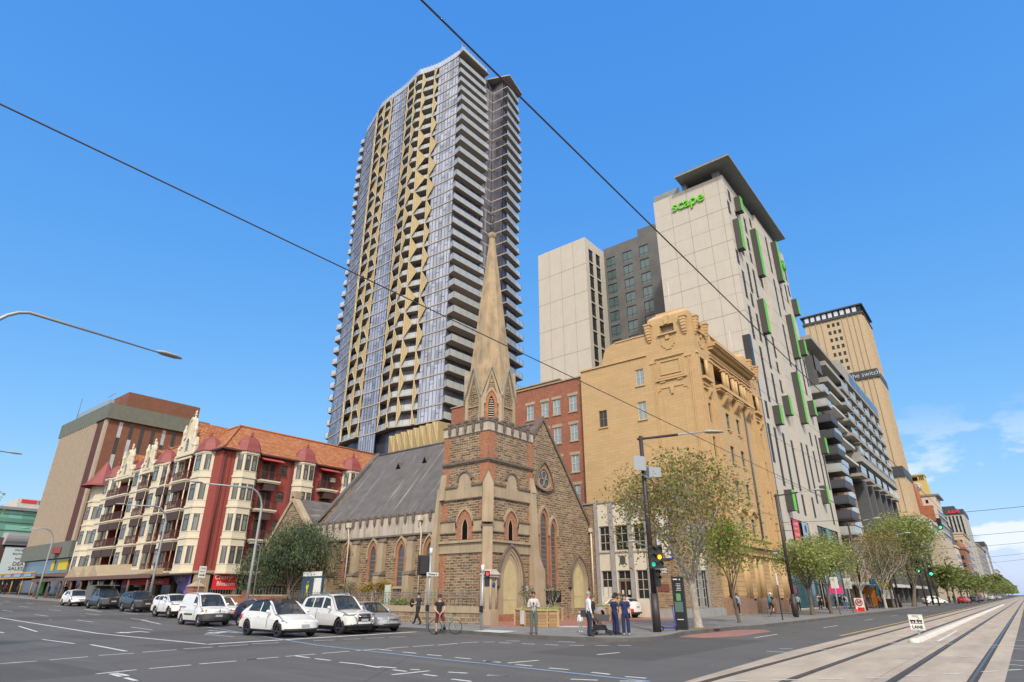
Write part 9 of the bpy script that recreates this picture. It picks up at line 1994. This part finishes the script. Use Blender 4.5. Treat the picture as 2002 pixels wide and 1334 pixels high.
person('person in black cap and khaki trousers behind the women in scrubs', 27.35, 15.5, toward(-.5, -.9), 1.74, top=cloth('mustard', (.30, .22, .05)), legs=KHK, shoes=GRY, cap=(BLKc, 'peak'), sleeves='short')
person('person with brown curly hair and teal top behind the women in scrubs', 27.9, 15.6, toward(-.8, -.5), 1.72, top=OLV, legs=KHK, shoes=CHAR, hair=HRB, hairstyle='long', sleeves='short')
person('person in dark clothes partly hidden behind the grey haired man', 26.6, 16.3, toward(.5, -.8), 1.66, top=BLKc, legs=JN, shoes=BLKc, hair=HRB)
# walking man
person('man in a dark vest striding left along the low church wall', 27.7, 29.5, toward(-.05, 1), 1.80, top=CHAR, legs=BLKc, shoes=BLKc, sleeves='short', skin=WSH and SKN, pose={'knee_l': (-.10, -.20, .52), 'ank_l': (-.10, -.36, .12), 'toe_l': (-.11, -.50, .07), 'knee_r': (.10, .08, .49), 'ank_r': (.10, .38, .14), 'toe_r': (.11, .26, .045), 'wri_l': (-.24, -.30, 1.05), 'wri_r': (.22, -.22, 1.15)})
bg_ = empty('backpack', (27.62, 30.0, 1.2), 'black bag carried in front by the walking man', 'bag'); mb = MB(); mb.ball((27.62, 30.0, 1.38), .2, 10, 0, (.8, .6, 1.3)); mb.build('bag', BLKc, bg_)
# bicycles
def bicycle(x, y, rz, label, frame_m, z=0, name='bicycle'):
 e = empty(name, (x, y, z), label, 'bicycle', None, rz); r_ = .34
 for yy in (-.52, .52):
  mb = MB(); mb.lathe([(r_ - .02, -.012), (r_, 0), (r_ - .02, .012), (r_ - .032, 0), (r_ - .02, -.012)], (0, yy, r_), 28, axis='x'); w_ = mb.build_local('wheel', TYR, e); mb = MB()
  for q in range(12): a = 2 * PI * q / 12; mb.tube([(0, yy, r_), (0, yy + math.cos(a) * (r_ - .03), r_ + math.sin(a) * (r_ - .03))], .003, 3, 0, False)
  mb.tube([(-.04, yy, r_), (.04, yy, r_)], .025, 8); mb.build_local('spokes', CHR, w_)
 mb = MB(); bb, st_, hd, hd2 = (0, .05, .29), (0, .22, .80), (0, -.36, .82), (0, -.40, .70)
 for a, b_, q in ((bb, st_, .016), (bb, hd2, .02), (st_, hd, .016), (hd, hd2, .02)): mb.tube([a, b_], q, 6)
 for s_ in (-1, 1): mb.tube([(s_ * .02, .05, .29), (s_ * .05, .52, r_)], .010, 5); mb.tube([(s_ * .02, .22, .76), (s_ * .05, .52, r_)], .009, 5); mb.tube([(s_ * .03, -.40, .70), (s_ * .05, -.52, r_)], .012, 5)
 mb.build_local('frame', frame_m, e)
 mb = MB(); mb.tube([(0, .22, .80), (0, .25, .93)], .013, 5); mb.prism([(-.06, .36, .93), (.06, .36, .93), (.02, .10, .93), (-.02, .10, .93)], (0, 0, .05)); mb.build_local('saddle', BLK, e)
 mb = MB(); mb.tube([(0, -.36, .82), (0, -.37, .92)], .014, 5); mb.tube([(-.2, -.50, .86), (-.21, -.55, .93), (-.2, -.40, .94), (.2, -.40, .94), (.21, -.55, .93), (.2, -.50, .86)], .013, 5); mb.build_local('handlebar', BLK, e)
 mb = MB(); mb.lathe([(.09, -.005), (.09, .005), (.0, .005)], (.05, .05, .29), 14, axis='x'); mb.tube([(.06, .05, .29), (.06, .05 - .12, .17)], .009, 4); mb.tube([(-.06, .05, .29), (-.06, .17, .41)], .009, 4); mb.box(.05, .15, -.11, -.03, .155, .175); mb.box(-.15, -.05, .13, .21, .40, .42); mb.build_local('crank', BLK, e); return e
bdir = toward(.8, -.62)
bicycle(23.95, 23.45, toward(.62, -.78), 'green and blue road bicycle under the waiting cyclist', simple('frame_teal', (.10, .28, .26), .4))
person('cyclist in black shirt and maroon shorts waiting astride his bicycle at the kerb', 23.75, 23.72, toward(-.62, -.78), 1.80, z=.02, top=BLKc, legs=MAR, shoes=BLKc, shorts=True, sleeves='short', cap=(CHAR, 'round'), pose={'wri_l': (-.07, -.30, .93), 'elb_l': (-.25, -.06, 1.14), 'wri_r': (.06, -.31, .93), 'elb_r': (.25, -.06, 1.14), 'knee_r': (.26, -.18, .58), 'ank_r': (.28, .02, .30), 'toe_r': (.32, -.12, .26)})
bicycle(55.6, 16.9, toward(1, -.1), 'thin bicycle ridden away along the footpath by the ochre columns', simple('frame_dark', (.03, .03, .04), .4), z=Zp)
person('cyclist with teal backpack and white helmet riding away past the ochre columns', 55.8, 16.95, toward(1, -.1), 1.72, z=Zp + .12, top=BLKc, legs=BLKc, shoes=BLKc, shorts=True, sleeves='short', cap=(WSH, 'round'), pose={'upper': (0, -.16, 1.36), 'neck': (0, -.2, 1.45), 'chest': (0, -.10, 1.25), 'sho_l': (-.17, -.16, 1.38), 'sho_r': (.17, -.16, 1.38), 'elb_l': (-.22, -.32, 1.15), 'elb_r': (.22, -.32, 1.15), 'wri_l': (-.2, -.5, .95), 'wri_r': (.2, -.5, .95), 'knee_l': (-.12, -.25, .6), 'ank_l': (-.11, -.1, .25), 'toe_l': (-.11, -.25, .2)}, fingers=False)
bp_ = empty('backpack', (55.75, 16.95, 1.25), 'teal backpack on the riding cyclist', 'backpack'); mb = MB(); mb.ball((55.72, 16.97, 1.42), .2, 10, 0, (.55, .85, 1.25)); mb.build('pack', simple('pack_teal', (.03, .16, .24), .7), bp_)
# pram
e = empty('pram', (26.2, 15.75, Zp), 'grey pram with a rounded canopy between the man in white and the women in scrubs', 'pram', rz=toward(.72, -.7)); FRM = simple('pram_frame', (.04, .04, .045), .5); CNP = cloth('pram_grey', (.22, .20, .20)); CN2 = cloth('pram_dark', (.08, .085, .09))
for sx in (-.27, .27):
 for yy, r_ in ((-.42, .11), (.30, .16)): mb = MB(); mb.lathe([(r_ - .03, -.02), (r_, -.012), (r_, .012), (r_ - .03, .02), (r_ - .04, 0), (r_ - .03, -.02)], (sx, yy, r_), 18, axis='x'); mb.tube([(sx - .02, yy, r_), (sx + .02, yy, r_)], r_ * .5, 10); mb.build_local('wheel', TYR, e)
mb = MB()
for sx in (-.25, .25): mb.tube([(sx, -.42, .14), (sx, .15, .62), (sx, .62, 1.02)], .017, 6); mb.tube([(sx, .30, .16), (sx, .05, .45), (sx, -.05, .62)], .017, 6)
mb.tube([(-.25, .62, 1.02), (.25, .62, 1.02)], .02, 6); mb.tube([(-.25, .3, .16), (.25, .3, .16)], .014, 5); mb.build_local('frame', FRM, e)
mb = MB(); mb.hexa([(-.22, -.38, .58), (.22, -.38, .58), (.22, .28, .58), (-.22, .28, .58), (-.26, -.45, .85), (.26, -.45, .85), (.26, .36, .85), (-.26, .36, .85)]); mb.build_local('carrycot', CN2, e)
mb = MB(); mb.hexa([(-.2, -.3, .2), (.2, -.3, .2), (.2, .25, .2), (-.2, .25, .2), (-.22, -.25, .42), (.22, -.25, .42), (.22, .25, .42), (-.22, .25, .42)]); mb.build_local('basket', BLK, e)
mb = MB(); vs_ = []
for j in range(8):
 a = PI * .95 * j / 7 - .1
 for i in range(9): q = PI * i / 8; vs_.append((.265 * math.cos(q), -.08 - .36 * math.cos(a) * (.35 + .65 * math.sin(q)) * .95, .84 + .36 * math.sin(max(.0, a)) * (.35 + .65 * math.sin(q)) ** .5))
mb.add(vs_, [(j * 9 + i, j * 9 + i + 1, (j + 1) * 9 + i + 1, (j + 1) * 9 + i) for j in range(7) for i in range(8)], 0, True); mb.build_local('canopy', CNP, e)
# scooter
e = empty('electric_scooter', (31.3, 14.75, Zp), 'purple electric scooter parked against the black wayfinding pylon', 'scooter', rz=toward(.95, -.5)); PUR = simple('scooter_purple', (.06, .05, .32), .4)
for yy in (-.52, .42): mb = MB(); mb.lathe([(.09, -.025), (.12, -.015), (.12, .015), (.09, .025), (.07, 0), (.09, -.025)], (0, yy, .12), 18, axis='x'); mb.build_local('wheel', TYR, e)
mb = MB(); mb.hexa([(-.08, -.38, .10), (.08, -.38, .10), (.08, .34, .10), (-.08, .34, .10), (-.09, -.38, .17), (.09, -.38, .17), (.09, .34, .17), (-.09, .34, .17)]); mb.tube([(0, .38, .14), (0, .42, .24), (0, .52, .2)], .03, 5); mb.build_local('deck', PUR, e)
mb = MB(); mb.tube([(0, -.52, .12), (0, -.46, .35), (0, -.34, 1.15)], .032, 7); mb.tube([(0, -.38, .16), (0, -.47, .32)], .03, 5); mb.build_local('stem', PUR, e); mb = MB(); mb.tube([(-.22, -.30, 1.16), (0, -.34, 1.17), (.22, -.30, 1.16)], .018, 6); mb.build_local('handlebar', BLK, e)
# walkers on the terrace footpath
tg = 'people walking along the terrace footpath'
def back(u, lab, x, y, mt_):
 b_ = empty('backpack', (x, y, 1.2), lab, 'backpack'); mb = MB(); mb.ball((x, y, 1.38), .19, 10, 0, (.55, .85, 1.25)); mb.build('pack', mt_, b_)
person('man in pale shirt with a navy backpack standing by the ochre columns', 58.3, 20.6, toward(1, 0), 1.78, top=LBL, legs=BLKc, shoes=WSH, group=tg, fingers=False); back(0, 'navy backpack on the man by the ochre columns', 58.1, 20.6, cloth('pack_navy', (.02, .04, .08)))
person('person in a pale blue top walking past the student tower window', 76.5, 20.2, toward(1, .1), 1.68, top=LBL, legs=BLKc, shoes=BLKc, group=tg, fingers=False)
person('person in dark red half hidden behind the second tram pole', 58.8, 16.0, toward(1, 0), 1.70, top=cloth('darkred', (.08, .02, .02)), legs=BLKc, shoes=BLKc, group=tg, fingers=False)
person('woman in shorts and dark top among the group under the first street tree', 86.0, 20.1, toward(1, 0), 1.68, top=CHAR, legs=BLKc, shoes=WSH, shorts=True, sleeves='short', group=tg, fingers=False)
person('person in a white shirt in the group under the first street tree', 88.5, 20.8, toward(-1, 0), 1.80, top=WSH, legs=JN, shoes=BLKc, group=tg, fingers=False)
person('person in brown top stepping past the second street tree', 84.8, 19.0, toward(-1, -.2), 1.70, top=BRW, legs=BLKc, shoes=BLKc, group=tg, fingers=False)
person('person in black shorts left of the two parking posts', 84.5, 17.6, toward(1, 0), 1.75, top=BLKc, legs=BLKc, shoes=WSH, shorts=True, group=tg, fingers=False)
person('person in white top with black backpack and blue jeans', 82.8, 16.7, toward(1, 0), 1.72, top=WSH, legs=DEN, shoes=WSH, group=tg, fingers=False); back(0, 'black backpack on the person in blue jeans', 82.6, 16.7, BLKc)
person('person in dark green holding the pink board', 93, 19.8, toward(-1, 0), 1.75, top=GRN_, legs=BLKc, shoes=BLKc, group=tg, fingers=False)
person('person in dark clothes waiting at the bus shelter', 99.0, 17.0, toward(-1, -.5), 1.7, top=CHAR, legs=JN, shoes=BLKc, group=tg, fingers=False)
person('person in orange by the bus shelter poster', 100.2, 16.0, toward(-1, -.5), 1.68, top=cloth('orange', (.45, .12, .02)), legs=BLKc, shoes=BLKc, group=tg, fingers=False)
person('dark figure crossing beyond the white hatchback', 165, 13.2, toward(-1, -.5), 1.75, top=CHAR, legs=BLKc, shoes=BLKc, group=tg, fingers=False)
person('second dark figure crossing beyond the white hatchback', 168, 12.6, toward(-1, .5), 1.7, top=JN, legs=BLKc, shoes=BLKc, group=tg, fingers=False)
# walkers under the left verandah
lg = 'people on the left street footpath'
for k, (x, y, tp, lab) in enumerate(((28.8, 103, GRN_, 'person in green near the post under the grey awning'), (29.6, 99, BLKc, 'person in black between the first verandah posts'), (30.2, 96, WSH, 'person in white under the verandah'), (30.0, 92.5, CHAR, 'person in charcoal under the verandah by the blue bin'), (28.6, 122, MAR, 'person in red far down the left footpath'), (29.0, 126, BLKc, 'person in black far down the left footpath'), (28.2, 131, WSH, 'person in white farthest down the left footpath'), (29.3, 118, CHAR, 'dark figure by the green window poster'))):
 person(lab, x, y, toward(-.3, -1 if k % 2 else 1), 1.72, z=Zp + hz(y), top=tp, legs=BLKc, shoes=BLKc, group=lg, fingers=False)
e = empty('blue_bin', (31.5, 91, hz(91) + Zp), 'bright blue box stall under the verandah', 'bin'); mb = MB(); z_ = hz(91) + Zp; mb.box(30.6, 31.6, 89.8, 92, z_ + .6, z_ + 1.5); mb.box(30.5, 31.7, 89.7, 92.1, z_ + 1.5, z_ + 1.6); mb.build('box', simple('bin_blue', (.02, .20, .42)), e); mb = MB(); mb.box(30.7, 31.5, 89.9, 90.1, z_, z_ + .6); mb.box(30.7, 31.5, 91.7, 91.9, z_, z_ + .6); mb.build('leg', BLK, e)
e = empty('window_poster', (32.9, 115, 1.6), 'bright green poster in the shop window of the ribbed office', 'poster'); mb = MB(); mb.box(32.7, 32.85, 119.5, 122.2, 2.0, 4.1, 0); mb.build('sheet', simple('poster_green', (.06, .42, .10)), e); mb = MB(); mb.ball((32.68, 120.8, 3.0), .55, 8, 0, (.05, 1, .6)); mb.build('print', OR, e)
# ============================================================ pieces that stand apart become parts of their own
def split_part(o, gap=.05, most=70):
 me = o.data; n = len(me.vertices); pa = list(range(n))
 def find(i):
  while pa[i] != i: pa[i] = pa[pa[i]]; i = pa[i]
  return i
 for p in me.polygons:
  v_ = p.vertices; a = find(v_[0])
  for i in v_[1:]: pa[find(i)] = a
 bb = {}
 for i in range(n):
  r_ = find(i); c = me.vertices[i].co; b_ = bb.get(r_)
  if b_ is None: bb[r_] = [c.x, c.y, c.z, c.x, c.y, c.z]
  else:
   for k in range(3): b_[k] = min(b_[k], c[k]); b_[k + 3] = max(b_[k + 3], c[k])
 ks = list(bb); cl = {k: k for k in ks}
 if len(ks) > 900 or len(ks) < 2: return
 def f2(k):
  while cl[k] != k: k = cl[k]
  return k
 for i, a in enumerate(ks):
  A = bb[a]
  for b2 in ks[i + 1:]:
   B = bb[b2]
   if all(A[k] - gap <= B[k + 3] and B[k] - gap <= A[k + 3] for k in range(3)):
    x, y = f2(a), f2(b2)
    if x != y: cl[x] = y
 gr = {}
 for p in me.polygons: gr.setdefault(f2(find(p.vertices[0])), []).append(p.index)
 if not 1 < len(gr) <= most: return
 for j, fs in enumerate(gr.values()):
  mb = MB(); id_ = {}
  for fi in fs:
   p = me.polygons[fi]; t_ = []
   for i in p.vertices:
    if i not in id_: id_[i] = len(mb.v); mb.v.append(tuple(me.vertices[i].co))
    t_.append(id_[i])
   mb.f.append(tuple(t_)); mb.m.append(p.material_index); mb.sm.append(p.use_smooth)
  q = mb.build(o.name.split('.')[0], list(me.materials), None); q.parent = o.parent
 bpy.data.objects.remove(o)
SPLIT = set('relief_moulding fascia stone_wall plinth quoin slot_window balustrade attic_ornament belfry_surround downpipe sill lintel dark_band bracket print window pane string_course attic_opening paper_notice sign_plate door_handle roof_rail side_moulding indicator wheel post slat loggia_floor spandrel_panel cream_wall rusticated_pier air_conditioner balcony_door railing floor_slab top_window louvre poster yellow_panel box_window chrome_trim plate column crest gable_window fluted_panel concrete_frame rust_panel corner_pier shop_pier green_frame roof_sign letter_panel notice eyes'.split())
for o in list(COL.objects):
 if o.type == 'MESH' and o.parent and not o.children and o.name.split('.')[0] in SPLIT: split_part(o)
